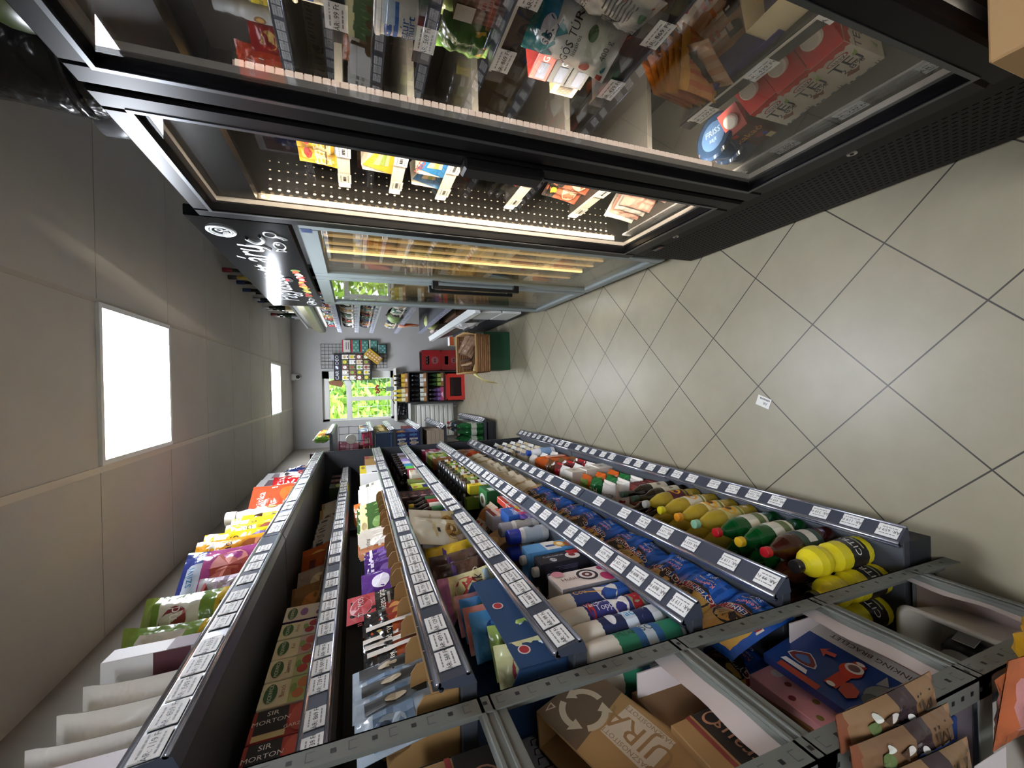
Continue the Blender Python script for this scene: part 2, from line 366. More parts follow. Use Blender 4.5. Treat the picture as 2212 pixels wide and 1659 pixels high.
# shelf board heights, front X, lean of the label rail (0 upright .. 1 tilted towards the ceiling)
SH = {'a': (1.92, -.52, .1), 'b': (1.722, -.66, .1), 'c': (1.475, -.52, .1), 'd': (1.245, -.52, .2), 'e': (.942, -.52, .7), 'f': (.655, -.52, .75), 'g': (.15, -.47, .8)}
SN = {'a': 'top', 'b': 'tea', 'c': 'sachet', 'd': 'sweets', 'e': 'cream and jar', 'f': 'pasta', 'g': 'bottom'}
def gondola_bay(ya, yb, label, seed, shelves='abcdefg', dens=9, fine=False, xoff=0.0, ends=(0, 0)):
    r = random.Random(seed); bay = empty('shelving_bay', label, 'shelving', (XL + .01, ya, 0), group='dark shelving bays along the wall'); X0 = XL + .01
    L = yb - ya
    back = MB().box(0, .02, .001, L - .001, .05, 2.02, DK2); back.build('back_panel', bay)
    MB().box(.0, -.50 + xoff - X0, .01, L - .01, 0, .1, '2a2c30 m').build('plinth', bay)
    for yy in (.018, L - .018):
        up = MB().box(.02, .05, yy - .015, yy + .015, .05, 2.02, DK2); up.build('upright', bay)
    for k in (0, 1):
        if ends[k]:
            yy = L - .012 if k else .012
            MB().box(.02, -.525 + xoff - X0, yy - .012, yy + .012, 1.44 if 0 else .1, 1.90, '2b2e33 m .5', .004).build('end_panel', bay)
    for s in shelves:
        z, xf, ln = SH[s]; xf += xoff; d = xf - X0
        sh = MB().box(.03, d - .02, .004, L - .004, z - .03, z, DK, .002).build('shelf', bay)
        rw = .052 if s != 'b' else .042; a = ln * R(55)
        # profile of the label rail, seen along the aisle
        rl = MB(); dx, dz = math.sin(a), math.cos(a)
        bx, bz = d - .002 + dx * .03, z - .012
        tx, tz = bx - dx * rw, bz + dz * rw
        p = [(bx, bz), (tx, tz), (tx - .012, tz + .002), (tx - .014, tz - .012), (d - .022, z), (d - .022, z - .03), (bx - .004, bz - .01)]
        rl.prism([(px, pz) for px, pz in p], .003, L - .003, RAIL)
        rl.tube([(tx - .004, .003, tz + .002), (tx - .004, L - .003, tz + .002)], .0065, LIP, 8); rl.tube([(tx - .013, .003, tz - .004), (tx - .013, L - .003, tz - .004)], .005, '8d92ad c .3', 8)
        rl.tube([(bx, .003, bz - .002), (bx, L - .003, bz - .002)], .005, LIP, 8)
        rl.build('label_rail', sh)
        y = r.uniform(.03, .06)
        while y < L - .04:
            mid = ((bx + tx) / 2 + dz * .0022, y, (bz + tz) / 2 + dx * .0022)
            put_tag(sh, r.randrange(8), fine, mid, (-a, 0, LW + R(r.uniform(-1.5, 1.5))))
            q = {'e': .078, 'f': .115, 'g': .098}.get(s, .064); y += q if r.random() < .6 else r.uniform(q, q * 1.7)
    return bay
YN, YE = .73, 3.78
gondola_bay(YN, 1.70, 'dark grey shelving bay with label rails next to the perforated grey upright', 1, fine=True, dens=13)
gondola_bay(1.70, 2.73, 'dark grey shelving bay with label rails, the middle one of the long wall run', 2, fine=True, dens=13)
gondola_bay(2.73, YE, 'dark grey shelving bay with label rails ending in a black side panel', 3, dens=15, ends=(0, 1))
SH2 = dict(SH)
gondola_bay(4.95, 6.3, 'separate dark shelving bay with open side near the white radiator', 4, shelves='acdefg', dens=12, xoff=.03)
# ================================================================ packages: each maker returns one thing standing on its base, front facing -y
def finish(mb, name, label, cat, group=None):
    return tag(mb.build(name), label, cat, group)
def graphics(mb, gs, w, h, y, fn=None, x0=None, z0=0.0):
    """gs: ('r',u0,v0,u1,v1,mat) bands, ('o',u,v,ru,rv,mat) ovals, ('p',[(u,v)..],mat), ('t',text,u,v,h,mat[,angle]); u,v run 0..1 over the face"""
    x0 = -w / 2 if x0 is None else x0; lift = 0.0004
    for g in gs:
        lift += .00025
        def P(u, v): return Vector(fn(u, v, lift)) if fn else Vector((x0 + u * w, y - lift, z0 + v * h))
        if g[0] == 'r':
            _, a, b, c, d, mt = g; n = 1 if not fn else 6
            for i in range(n):
                for j in range(n):
                    q = [P(a + (c - a) * (i + p) / n, b + (d - b) * (j + r) / n) for p, r in ((0, 0), (1, 0), (1, 1), (0, 1))]; mb.quad(*q, mt)
        elif g[0] == 'o':
            _, u, v, ru, rv, mt = g
            mb.add([P(u + ru * math.cos(t * math.pi / 8), v + rv * math.sin(t * math.pi / 8)) for t in range(16)] + [P(u, v)], [(t, (t + 1) % 16, 16) for t in range(16)], mt)
        elif g[0] == 'p':
            mb.add([P(u, v) for u, v in g[1]], [tuple(range(len(g[1])))], g[2])
        else:
            _, t, u, v, hh, mt = g[:6]; an = g[6] if len(g) > 6 else 0; c, s = math.cos(an), math.sin(an)
            mb.text(t, mt, (0, 0, 0), (1, 0, 0), (0, 0, 1), hh, fn=lambda x, z: P(u + (x * c - z * s) / w, v + (x * s + z * c) / h))
def carton(name, label, cat, w, d, h, col, front=(), side=(), top=(), top_col=None, side_col=None, b=.0015, group=None, parts=None):
    """a box; front faces -y, side is the +-x faces' graphics, top the upper face"""
    mb = MB(); mb.box(-w / 2, w / 2, 0, d, 0, h, col, b)
    e = .0005
    if side_col:
        for sx in (-1, 1): x = sx * (w / 2 + e); mb.quad((x, b, b), (x, d - b, b), (x, d - b, h - b), (x, b, h - b), side_col)
    if top_col: mb.quad((-w / 2 + b, b, h + e), (w / 2 - b, b, h + e), (w / 2 - b, d - b, h + e), (-w / 2 + b, d - b, h + e), top_col)
    graphics(mb, front, w, h, 0)
    if side:
        graphics(mb, side, d, h, 0, fn=lambda u, v, l: (-w / 2 - e - l, d - u * d, v * h))
        graphics(mb, side, d, h, 0, fn=lambda u, v, l: (w / 2 + e + l, u * d, v * h))
    if top: graphics(mb, top, w, d, 0, fn=lambda u, v, l: (-w / 2 + u * w, v * d, h + e + l))
    return finish(mb, name, label, cat, group)
def bagmesh(w, h, t, base, bands=(), gs=(), seed=0, seal=.06, nu=12, nv=16, wr=.006, gus=.35, back=None, z0=0):
    """a filled pouch standing in x-z, front at -y. bands: (u0,v0,u1,v1,mat) recolour whole faces"""
    r = random.Random(seed); ph = [r.uniform(0, 6.28) for _ in range(8)]
    def prof(u, v):
        a = max(0, 1 - abs(2 * u - 1) ** 3); vv = (v - seal) / (1 - 2 * seal)
        b = 0 if vv <= 0 or vv >= 1 else (math.sin(math.pi * vv)) ** gus
        return t / 2 * a * b
    def wx(u, v):
        vv = (v - seal) / (1 - 2 * seal); k = 1 - .10 * (1 if 0 < vv < 1 else 0) * math.sin(math.pi * min(1, max(0, vv))) ** .5 * min(1, t / w * 2)
        return (u - .5) * w * k
    def wrk(u, v): return wr * (math.sin(9 * u + 5 * v + ph[0]) * math.sin(7 * v - 4 * u + ph[1]) + .5 * math.sin(23 * u + ph[2]) * math.sin(3 * v + ph[3]) + .4 * math.sin(31 * v + ph[4] + 6 * u))
    def front(u, v, l=0): 
        e = prof(u, v); return (wx(u, v), -e - l * 2.2 - wrk(u, v) * min(1, e / (t * .12 + 1e-6)), z0 + v * h)
    def rear(u, v): e = prof(u, v); return (wx(u, v), e + .0012 + wrk(1 - u, v) * min(1, e / (t * .12 + 1e-6)), z0 + v * h)
    mb = MB()
    def mat_at(u, v, dflt):
        m_ = dflt
        for q in bands:
            if q[0] <= u <= q[2] and q[1] <= v <= q[3]: m_ = q[4]
        return m_
    for fn, fl in ((front, 0), (rear, 1)):
        grid = [fn(i / nu, j / nv) for j in range(nv + 1) for i in range(nu + 1)]; by = {}
        for j in range(nv):
            for i in range(nu):
                a = j * (nu + 1) + i; f = (a, a + 1, a + nu + 2, a + nu + 1)
                m_ = mat_at((i + .5) / nu, (j + .5) / nv, base) if (not fl or back is None) else back
                by.setdefault(m_, []).append(f if not fl else f[::-1])
        for m_, fs in by.items():
            us = sorted({i for f in fs for i in f}); ix = {k: n_ for n_, k in enumerate(us)}
            mb.add([grid[k] for k in us], [tuple(ix[i] for i in f) for f in fs], m_, True)
    graphics(mb, gs, w, h, 0, fn=lambda u, v, l: front(min(1, max(0, u)), min(1, max(0, v)), l))
    return mb
def bag(name, label, cat, *a, group=None, **k): return finish(bagmesh(*a, **k), name, label, cat, group)
def bottle(name, label, cat, prof, col, capcol, cap=(.015, .018), n=16, gs=None, lab=None, group=None, neck=None, capn=14):
    """prof: lathe outline; lab=(z0,z1,r,mat) wraps a paper label; cap=(radius,height) sits on top"""
    o = empty(name, label, cat, group=group)
    mb = MB(); mb.lathe(prof, col, n); mb.build('bottle_body', o)
    zt = prof[-1][1]
    if lab:
        z0, z1, r, mt = lab; l = MB().lathe([(r, z0), (r, z1)], mt, n)
        if gs:
            W_ = 2 * math.pi * r * .5
            graphics(l, gs, W_, z1 - z0, 0, fn=lambda u, v, e: ((r + .0006 + e) * math.sin((u - .5) * math.pi), -(r + .0006 + e) * math.cos((u - .5) * math.pi), z0 + v * (z1 - z0)))
        l.build('paper_label', o)
    cr, ch = cap
    MB().lathe([(cr, zt - .002), (cr, zt + ch - .002), (cr * .9, zt + ch)], capcol, capn).build('cap', o)
    return o
def jar(name, label, cat, r, h, col, lid, labmat=None, gs=(), group=None, lidh=.014):
    o = empty(name, label, cat, group=group)
    MB().lathe([(r * .9, 0), (r, .006), (r, h * .82), (r * .86, h * .9), (r * .86, h)], col, 16).build('glass_body', o)
    MB().lathe([(r * .93, h - .002), (r * .95, h), (r * .95, h + lidh - .003), (r * .88, h + lidh)], lid, 18).build('lid', o)
    if labmat:
        l = MB().lathe([(r + .0006, h * .16), (r + .0006, h * .72)], labmat, 16)
        graphics(l, gs, math.pi * r, h * .56, 0, fn=lambda u, v, e: ((r + .001 + e) * math.sin((u - .5) * 3.1), -(r + .001 + e) * math.cos((u - .5) * 3.1), h * (.16 + .56 * v)))
        l.build('paper_label', o)
    return o
def spraycan(label, col, gs, group='whipped cream cans on the cream shelf', h=.175, r=.033):
    o = empty('spray_can', label, 'spray can', group=group); m_ = MB()
    m_.lathe([(r * .94, 0, 'c9c9c6 c'), (r, .004, 'c9c9c6 c'), (r, .012, col), (r, h), (r * .96, h + .004, 'c9c9c6 c'), (r * .8, h + .008)], col, 20)
    graphics(m_, gs, math.pi * r, h, 0, fn=lambda u, v, e: ((r + .0006 + e) * math.sin((u - .5) * 3.14), -(r + .0006 + e) * math.cos((u - .5) * 3.14), .012 + v * (h - .012)))
    m_.build('can_body', o)
    c = MB(); n = 24; pts = []
    for k, (q, z) in enumerate(((.98, h), (1.0, h + .004), (.97, h + .045), (.82, h + .074), (.5, h + .082))):
        pts.append([((r * q * (1 + (.035 if j % 2 else -.02) * (1 if 0 < k < 4 else 0))) * math.cos(6.283 * j / n), (r * q * (1 + (.035 if j % 2 else -.02) * (1 if 0 < k < 4 else 0))) * math.sin(6.283 * j / n), z) for j in range(n)])
    vs = sum(pts, []); c.add(vs, [(k * n + j, k * n + (j + 1) % n, (k + 1) * n + (j + 1) % n, (k + 1) * n + j) for k in range(4) for j in range(n)] + [tuple(range(4 * n, 5 * n))], 'e6e0d2 g', True)
    c.build('cap', o); return o
def reach(o, M_=None):
    """all corner points of a thing and its parts, turned as the thing is"""
    M_ = M_ or Matrix.Identity(4); P_ = [M_ @ v.co for v in o.data.vertices] if o.type == 'MESH' else []
    for c in o.children: P_ += reach(c, M_ @ Matrix.LocRotScale(c.location, c.rotation_euler, c.scale))
    return P_
def put(o, x, y, z, rz=LW, rx=0.0, jit=2.0, ry=0.0):
    """stands a thing on a shelf: turned, lifted until nothing dips below z, and kept behind the shelf's label rail"""
    o.rotation_euler = (rx, ry, rz + R(rnd.uniform(-jit, jit))); o.location = (x, y, z)
    P_ = reach(o, o.rotation_euler.to_matrix().to_4x4() @ Matrix.Diagonal((*o.scale, 1)))
    z -= min(p.z for p in P_)
    if x < -.4 and rx <= 0:
        lim = (-.508 if z < .5 else -.559 if z < 1.1 else -.548) + (.03 if y > 4.6 else 0) if not 1.7 < z < 1.85 else -.68
        x = min(x, lim - max(p.x for p in P_))
        x = max(x, -.886 - min(p.x for p in P_))
    o.location = (x, y, z); return o
ZA, ZB, ZC, ZD, ZE, ZF, ZG = [SH[k][0] + .001 for k in 'abcdefg']
# ================================================================ goods on the long shelves
# ---- bottom shelf: bottles, nearest the upright first
GB = 'bottles on the bottom shelf'
lem = [(.036, 0), (.043, .008), (.044, .07), (.044, .10), (.043, .145), (.034, .165), (.033, .172), (.043, .195), (.045, .215), (.040, .24), (.022, .262), (.017, .272), (.017, .285)]
def lemon(l): return bottle('lemon_juice_bottle', l, 'bottle', lem, 'e3d324 g', '1d1a1a g', (.019, .02), lab=(.035, .105, .0448, '2a2723 g'), gs=[('t', 'CITROM', .5, .6, .022, 'e8e6dc m'), ('r', .2, .2, .8, .28, 'b9b48a m')], group='yellow lemon juice bottles')
put(lemon('yellow lemon juice bottle with black cap at the aisle edge of the bottom shelf'), -.535, .845, ZG)
put(lemon('yellow lemon juice bottle half behind the grey upright, beside the brown bottles'), -.625, .80, ZG)
put(lemon('yellow lemon juice bottle deepest in the bottom shelf behind the grey upright'), -.72, .80, ZG)
pet = [(.032, 0), (.040, .006), (.041, .05), (.039, .07), (.041, .09), (.041, .19), (.036, .215), (.02, .25), (.0135, .262), (.0135, .28)]
def two(mk, labs, y, x0=-.535, dx=.092, dy=-.012):
    for i, l in enumerate(labs): put(mk(l), x0 - i * dx, y + i * dy, ZG, jit=8)
def pbot(col, cap, labm, gs, grp, name='drink_bottle'): return lambda l: bottle(name, l, 'bottle', pet, col, cap, (.0165, .019), lab=(.075, .165, .0418, labm), gs=gs, group=grp)
two(pbot('4a2118 b', 'c8202c g', '3d5046 m', [('r', .2, .3, .8, .7, 'cfcac0 m')], 'brown bottles with red caps'), ['brown drink bottle with red cap, the front one beside the yellow lemon bottle', 'brown drink bottle with red cap standing behind another brown one', 'brown drink bottle with red cap, the deepest of its row'], .945)
vg = [('r', 0, 0, 1, 1, 'e3ddca m'), ('r', .2, .15, .6, .5, '6c7a4a m'), ('t', '10%', .75, .55, .02, '7a2a22 m')]
two(pbot('0f5a26 b', 'e7b92a g', 'e3ddca m', vg, 'green vinegar bottles'), ['green vinegar bottle with yellow cap at the shelf edge', 'green vinegar bottle with yellow cap standing behind the other yellow capped one'], 1.04)
two(pbot('0f5a26 b', 'd0252e g', 'e3ddca m', vg, 'green vinegar bottles'), ['green vinegar bottle with red cap at the shelf edge beside the oils', 'green vinegar bottle with red cap standing behind the front red capped one', 'green vinegar bottle with red cap deepest in its row'], 1.135)
og = [('o', .5, .6, .25, .3, 'e8a521 m'), ('o', .5, .6, .1, .14, '5a3212 m'), ('r', .1, .1, .9, .22, '8c8a3a m')]
OIL = 'cdb13a b'
for y, cap, lb, nm in ((1.235, '9fd6b4 g', 'cfc07a m', 'mint green cap'), (1.325, 'f0a02a g', 'e6d7a0 m', 'orange cap'), (1.425, 'efe02c g', 'ece6d6 m', 'bright yellow cap'), (1.525, 'b9b7b2 g', '5b1f33 m', 'grey cap and maroon label')):
    two(pbot(OIL, cap, lb, og, 'sunflower oil bottles', 'oil_bottle'), ['clear sunflower oil bottle with %s at the shelf edge' % nm, 'clear sunflower oil bottle with %s standing in the second line' % nm, 'clear sunflower oil bottle with %s deepest in the shelf' % nm][:3 if y < 1.5 else 2], y)
win_ = [(.03, 0), (.036, .006), (.037, .16), (.033, .19), (.016, .225), (.0135, .23), (.0135, .275)]
for y, nm in ((1.60, 'beside the oils'), (1.685, 'beside the maroon boxes')):
    for i, p in enumerate(('at the shelf edge', 'in the second line')):
        put(bottle('vinegar_bottle', 'black glass bottle with dark green neck %s, %s' % (nm, p), 'bottle', win_, '241a12 b', '2c4030 g', (.0148, .03), lab=(.05, .14, .0376, 'ddd6c2 m'), gs=[('t', 'BIO', .5, .5, .02, '3a2a20 m')], group='dark glass bottles'), -.54 - .09 * i, y, ZG)
# flat maroon boxes, then stacked bags and packs, going down the aisle
def stack(mk, labs, x, y, z, dz, jit=3):
    for i, l in enumerate(labs): put(mk(l), x - .004 * i, y + rnd.uniform(-.006, .006), z + i * dz, jit=jit)
def three(d): return ['%s at the bottom of its pile' % d, '%s in the middle of its pile' % d, '%s on top of its pile' % d]
stack(lambda l: carton('wafer_box', l, 'box', .13, .2, .032, '6b2620 m', side=[('r', .1, .3, .5, .7, 'c9a86a m')], top=[('r', .08, .08, .92, .5, '8a3a2c m'), ('r', .1, .55, .9, .9, 'e0d3b0 m'), ('t', 'MOKKA', .5, .3, .03, 'd9b98a m')], top_col='6b2620 m'), ['flat maroon box at the bottom of the maroon pile', 'flat maroon box second from the bottom of the maroon pile', 'flat maroon box third from the bottom of the maroon pile', 'flat maroon box with cream panel on top of the maroon pile'], -.535, 1.795, ZG, .034)
def brick(name, base, gs, w=.1, d=.17, h=.075, cat='bag', group=None, bands=()):
    def mk(l):
        o = bagmesh(w, d, h, base, bands, gs, seed=rnd.randrange(999), seal=.05, gus=.22, wr=.003, nu=10, nv=12)
        for v in o.v: pass
        T = Matrix.Translation((0, 0, h / 2)) @ Matrix.Rotation(R(-90), 4, 'X')      # laid on its back, bottom towards the aisle
        o.v = [T @ v for v in o.v]; return finish(o, name, l, cat, group)
    return mk
stack(brick('sugar_bag', 'ece6dc f .5', [('r', .1, .55, .9, .62, '8a2440 m'), ('r', .1, .66, .9, .69, '8a2440 m'), ('t', 'CUKOR', .5, .35, .02, '3a4f86 m'), ('r', .0, .0, 1, .12, 'd9d4cb m')], .105, .19, .085), three('white paper sugar bag with maroon ribbon print'), -.53, 1.90, ZG, .087)
stack(brick('rice_bag', '1f6b34 f', [('r', .1, .5, .9, .8, 'cfd8b0 m'), ('t', 'RIZS', .5, .3, .028, 'e8e6c0 m')], .1, .19, .09), three('green bag of rice'), -.535, 2.01, ZG, .09)
stack(brick('lentil_bag', 'd2601c f', [('r', .1, .1, .9, .45, '6f8a2c m'), ('o', .5, .65, .3, .2, 'e39a2c m')], .1, .19, .09), three('orange bag of lentils with green stripe'), -.535, 2.12, ZG, .09)
stack(lambda l: carton('flour_box', l, 'box', .11, .17, .095, 'e6e0d4 m', front=[('r', .35, .4, .65, .7, 'c9c2b0 m'), ('r', .42, .5, .58, .6, '8a8474 m')], top=[('r', .2, .3, .8, .7, '9a9a90 m')]), three('white box with small grey square'), -.53, 2.25, ZG, .096)
stack(brick('flour_bag', 'eae7df f .5', [('r', .15, .3, .85, .75, '7e8a86 m'), ('t', 'LISZT', .5, .5, .02, 'e8e8e0 m')], .11, .2, .09), three('white flour bag with grey panel'), -.53, 2.38, ZG, .092)
stack(brick('snack_bag', 'b0272a f', [('t', 'S', .5, .6, .05, 'f0e4d6 m'), ('r', 0, 0, 1, .18, '6a1a18 m')], .11, .19, .08), three('red bag with a big white S'), -.53, 2.50, ZG, .085)
stack(brick('snack_bag', '6d4a2c f', [('r', .1, .5, .9, .9, '2f7a34 m'), ('t', 'S', .5, .28, .045, 'efe4d6 m')], .11, .2, .08), three('brown and green bag with a white S'), -.53, 2.62, ZG, .085)
o = empty('paper_towel_pack', 'orange film pack of paper rolls standing on the bottom shelf', 'paper towels')
pk = MB()
for i in range(4): pk.lathe([(.03, 0), (.045, .01), (.046, .13), (.046, .22), (.036, .25)], 'e0692a f', 14, c=((i % 2) * .088 - .044, (i // 2) * .088 + .05))
pk.build('wrapped_rolls', o)
lb = MB(); lb.box(-.03, .03, -.004, .004, .05, .19, 'eda27c g', .003); graphics(lb, [('o', .5, .6, .4, .3, 'f0e8dd m'), ('t', 'puha', .5, .6, .014, '3a5aa0 m')], .06, .14, -.004, z0=.05); lb.build('front_print', o)
put(o, -.54, 2.76, ZG)
stack(brick('sugar_bag', 'e9e4dc f .5', [('r', .1, .5, .9, .6, '9a3048 m')], .1, .18, .09), three('white bag with single red ribbon print'), -.535, 2.90, ZG, .09)
put(bottle('cleaner_bottle', 'white plastic bottle with bright blue cap among the flour', 'bottle', [(.03, 0), (.036, .01), (.036, .15), (.028, .18), (.018, .20), (.018, .21)], 'e4e4e6 g', '2b55b8 g', (.022, .03), lab=(.04, .13, .0366, '8fb2d8 m')), -.55, 3.02, ZG + .0)
for k, (y, cl, nm, pr) in enumerate(((3.14, 'cdbfa0 m', 'beige', 'c28a4a'), (3.26, 'd3c6aa m', 'cream', '8a6a3a'), (3.38, 'e6e2d8 m', 'white', 'a58a50'), (3.50, 'c9b892 m', 'tan', '7c5a34'), (3.63, 'efece4 m', 'bright white', 'b09858'))):
    L4 = ['%s paper flour bag %s' % (nm, p) for p in ('at the bottom of its pile', 'second up in its pile', 'third up in its pile', 'on top of its pile')]
    stack(brick('flour_bag', cl, [('o', .5, .6, .3, .2, pr + ' m'), ('r', .1, .1, .9, .2, '6c7890 m')], .112, .19, .078, group='paper flour bags'), L4 if y > 3.2 else L4[:3], -.535, y, ZG, .08)
put(bag('crisp_bag', 'shiny green bag lying on the flour at the far end of the bottom shelf', 'bag', .13, .2, .07, '2c8a3a f', gs=[('r', .2, .3, .8, .7, 'd6e4c0 m')], seed=3), -.56, 3.58, ZG + .355, rx=R(-80))
put(carton('tea_box', 'dark blue box beside the black end panel of the long shelves', 'box', .07, .1, .12, '2a2c55 m', front=[('r', .2, .3, .8, .6, '8a8fb8 m')]), -.56, 3.71, ZG)
# ---- pasta shelf
PG = 'blue pasta bags with red banner'
def blue(l, s):
    B0, B1 = '1d4c97 f', '2c62b4 f'
    bands = [(i / 12, .05, (i + 1) / 12, .44, B1 if i % 2 else B0) for i in range(12)] + [(.1, .5, .9, .95, 'c9a050 f .3'), (0, .94, 1, 1, B0)]
    gs = [('o', .5, .54, .36, .2, '241d22 m'), ('p', [(.03, .44), (.25, .405), (.5, .395), (.75, .405), (.97, .44), (.97, .565), (.75, .53), (.5, .52), (.25, .53), (.03, .565)], 'e6d9c6 m'), ('p', [(.045, .452), (.25, .415), (.5, .405), (.75, .415), (.955, .452), (.955, .553), (.75, .52), (.5, .51), (.25, .52), (.045, .553)], 'a3202c m'),
          ('t', 'GYERMELYI', .5, .462, .0165, 'f0e6da m'), ('t', 'Kedvenc', .5, .31, .013, 'd98a8a m', .1), ('t', '4 tojásos tészta', .5, .24, .0065, 'd8b45a m'), ('t', '500 g', .52, .14, .012, 'c8d4e8 m')]
    for i in range(9):
        a = R(-64 + i * 16); gs.append(('p', [(.5, .55), (.5 + .26 * math.sin(a), .55 + .15 * math.cos(a)), (.5 + .3 * math.sin(a + .08), .55 + .14 * math.cos(a + .08))], '8a6a3a m'))
    o = bagmesh(.15, .215, .062, B0, bands, gs, seed=s, seal=.04, nu=12, nv=18, wr=.004, gus=.3)
    o.v = [Vector((v.x, v.y + .031, v.z)) for v in o.v]
    return finish(o, 'pasta_bag', l, 'pasta bag', PG)
ys = [.775, .905, 1.035, 1.155, 1.29, 1.41, 1.545, 1.69, 1.83, 1.95, 2.08]
for i, y in enumerate(ys):
    put(blue('blue bag of pasta with red banner, %s from the grey upright in the front line' % ORD[i], i), -.536, y, ZF + .004 * (i % 2), rx=R(-13 - 4 * (i % 3)), jit=7, ry=R(rnd.uniform(-6, 6)))
for i, y in enumerate((.80, .95, 1.10, 1.26, 1.42, 1.58, 1.75, 1.92, 2.08)):
    put(blue('blue bag of pasta in the rear line, %s from the grey upright' % ORD[i], i + 30), -.70, y, ZF + .002, rx=R(-10), jit=4)
def beige(l, s, c='c9ad78 f', c2='e4d8bd m'):
    return bag('pasta_bag', l, 'pasta bag', .15, .24, .085, c, bands=[(.1, .1, .9, .55, c2)], gs=[('o', .5, .72, .3, .15, 'd6ae4a m'), ('t', 'tészta', .5, .33, .018, '6a4a2a m')], seed=s, wr=.006, group='beige pasta bags')
for i, y in enumerate((2.22, 2.36, 2.50, 2.65, 2.80, 2.96, 3.12, 3.28)):
    put(beige('beige bag of pasta with yellow window, %s after the blue bags' % ORD[i], i + 50), -.575, y, ZF + .004, rx=R(-22), jit=10)
    if i % 2 == 0: put(beige('beige bag of pasta in the rear line, %s after the blue bags' % ORD[i // 2], i + 70), -.70, y + .06, ZF + .002, rx=R(-8), jit=5)
put(bag('crisp_bag', 'orange and red bag at the far end of the pasta shelf', 'bag', .16, .24, .09, 'd2521e f', gs=[('o', .5, .55, .3, .2, 'efc8a0 m'), ('o', .5, .55, .12, .09, 'b02a1a m')], seed=9), -.57, 3.46, ZF + .01, rx=R(-30))
put(carton('cereal_box', 'pale pink cardboard box at the far end of the pasta shelf', 'box', .1, .12, .17, 'd9b49a m', front=[('r', .1, .2, .9, .5, 'b8694a m')]), -.58, 3.63, ZF)
# ---- cream and jar shelf
def can(l, col, gs): return spraycan(l, col, gs)
W1 = [('r', 0, .62, 1, 1, '1d2a55 m'), ('r', 0, .42, 1, .62, 'd9e4ee m'), ('t', 'lac', .5, .52, .022, '2a9fd0 m', R(-90)), ('r', 0, 0, 1, .16, 'e6e4e0 m'), ('p', [(0, .16), (.3, .34), (.55, .2), (.8, .36), (1, .16)], 'eceae6 m'), ('o', .5, .82, .2, .07, 'f0f0f0 m')]
W2 = [('r', 0, .55, 1, 1, '35357e m'), ('t', 'Topp', .4, .7, .017, 'e9e4f4 m', R(-90)), ('t', 'Spray', .62, .68, .017, 'e9e4f4 m', R(-90)), ('r', 0, 0, 1, .22, '9a9c7a m'), ('o', .5, .42, .42, .16, 'efece4 m'), ('o', .25, .12, .2, .09, 'b2202a m'), ('o', .55, .1, .2, .09, 'c02a32 m'), ('o', .8, .14, .18, .08, 'a81c28 m'), ('o', .5, .93, .36, .055, 'b0202a m'), ('t', 'Van', .5, .93, .013, 'f0e6e0 m', R(-90))]
W3 = [('r', 0, .0, 1, .45, '2c5aa4 m'), ('o', .5, .38, .4, .2, 'e9e4d8 m'), ('p', [(0, .5), (.5, .78), (1, .6), (1, .42), (.4, .5)], 'dfa63c m'), ('t', 'Cou', .5, .86, .017, 'e8b04a m', R(-90))]
cans = [(.975, '2a3f7c m', W3, 'blue whipped cream can with yellow swirl'), (.908, '35357e m', W2, 'purple blue whipped cream can with red berries'), (.842, '1d2a55 m', W1, 'navy whipped cream can with pale blue band')]
for y, c, g, nm in cans:
    put(can(nm + ', in the aisle line', c, g), -.57, y, ZE, jit=3)
    put(can(nm + ', in the line behind', c, g), -.642, y + .006, ZE, jit=6)
    put(can(nm + ', third and deepest', c, g), -.714, y - .004, ZE, jit=6)
WG = [('r', 0, .3, 1, .7, '2c5f92 m'), ('r', 0, .42, 1, .58, 'c3cdd2 m'), ('t', 'SC', .5, .5, .02, '2a3a40 m', R(-90)), ('t', 'MIN', .5, .85, .02, '1f5a44 m', R(-90))]
for i, (x, y, nm) in enumerate(((-.575, .778, 'at the shelf edge'), (-.65, .775, 'in the second line'), (-.725, .772, 'deepest in the shelf'))):
    put(can('green and blue spray can behind the grey upright, %s' % nm, '2a7d5c m', WG), x, y, ZE, jit=4)
put(carton('cream_box', 'cream coloured box with pink spots and a chocolate ring cake', 'box', .09, .07, .185, 'eee2d8 m', side_col='8a8486 m', front=[('o', .55, .42, .38, .19, 'f4efe8 m'), ('o', .55, .42, .36, .175, '241a1a m'), ('o', .55, .42, .26, .13, 'f0ebe4 m'), ('o', .55, .42, .17, .085, '5a1f20 m'), ('o', .55, .42, .07, .035, 'f0ebe4 m'), ('o', .2, .16, .28, .1, 'b8305c m'), ('o', .78, .12, .14, .06, 'c04a6e m'), ('o', .9, .86, .2, .1, 'd98fa0 m'), ('t', 'Hulala', .45, .74, .016, '5a2430 m', R(-90))]), -.55, 1.055, ZE)
CT = [('r', 0, 0, 1, .98, '15141c m'), ('r', 0, .55, 1, 1, '15141c m')]
def uht(l, c, gs, side): 
    o = empty('cream_carton', l, 'carton', group='cream cartons on the cream shelf')
    mb = MB(); mb.box(-.036, .036, 0, .072, 0, .165, c, .0015); mb.prism([(-.036, .165), (.036, .165), (.036, .168), (-.036, .176)], .0, .072, c)
    graphics(mb, gs, .072, .165, 0); e = .0004
    graphics(mb, side, .072, .165, 0, fn=lambda u, v, l_: (-.036 - e - l_, .072 - u * .072, v * .165))
    mb.build('carton_body', o); MB().lathe([(.015, .17), (.016, .178), (.015, .19), (.012, .192)], 'ece9e4 g', 14, c=(-.008, .03)).build('cap', o); return o
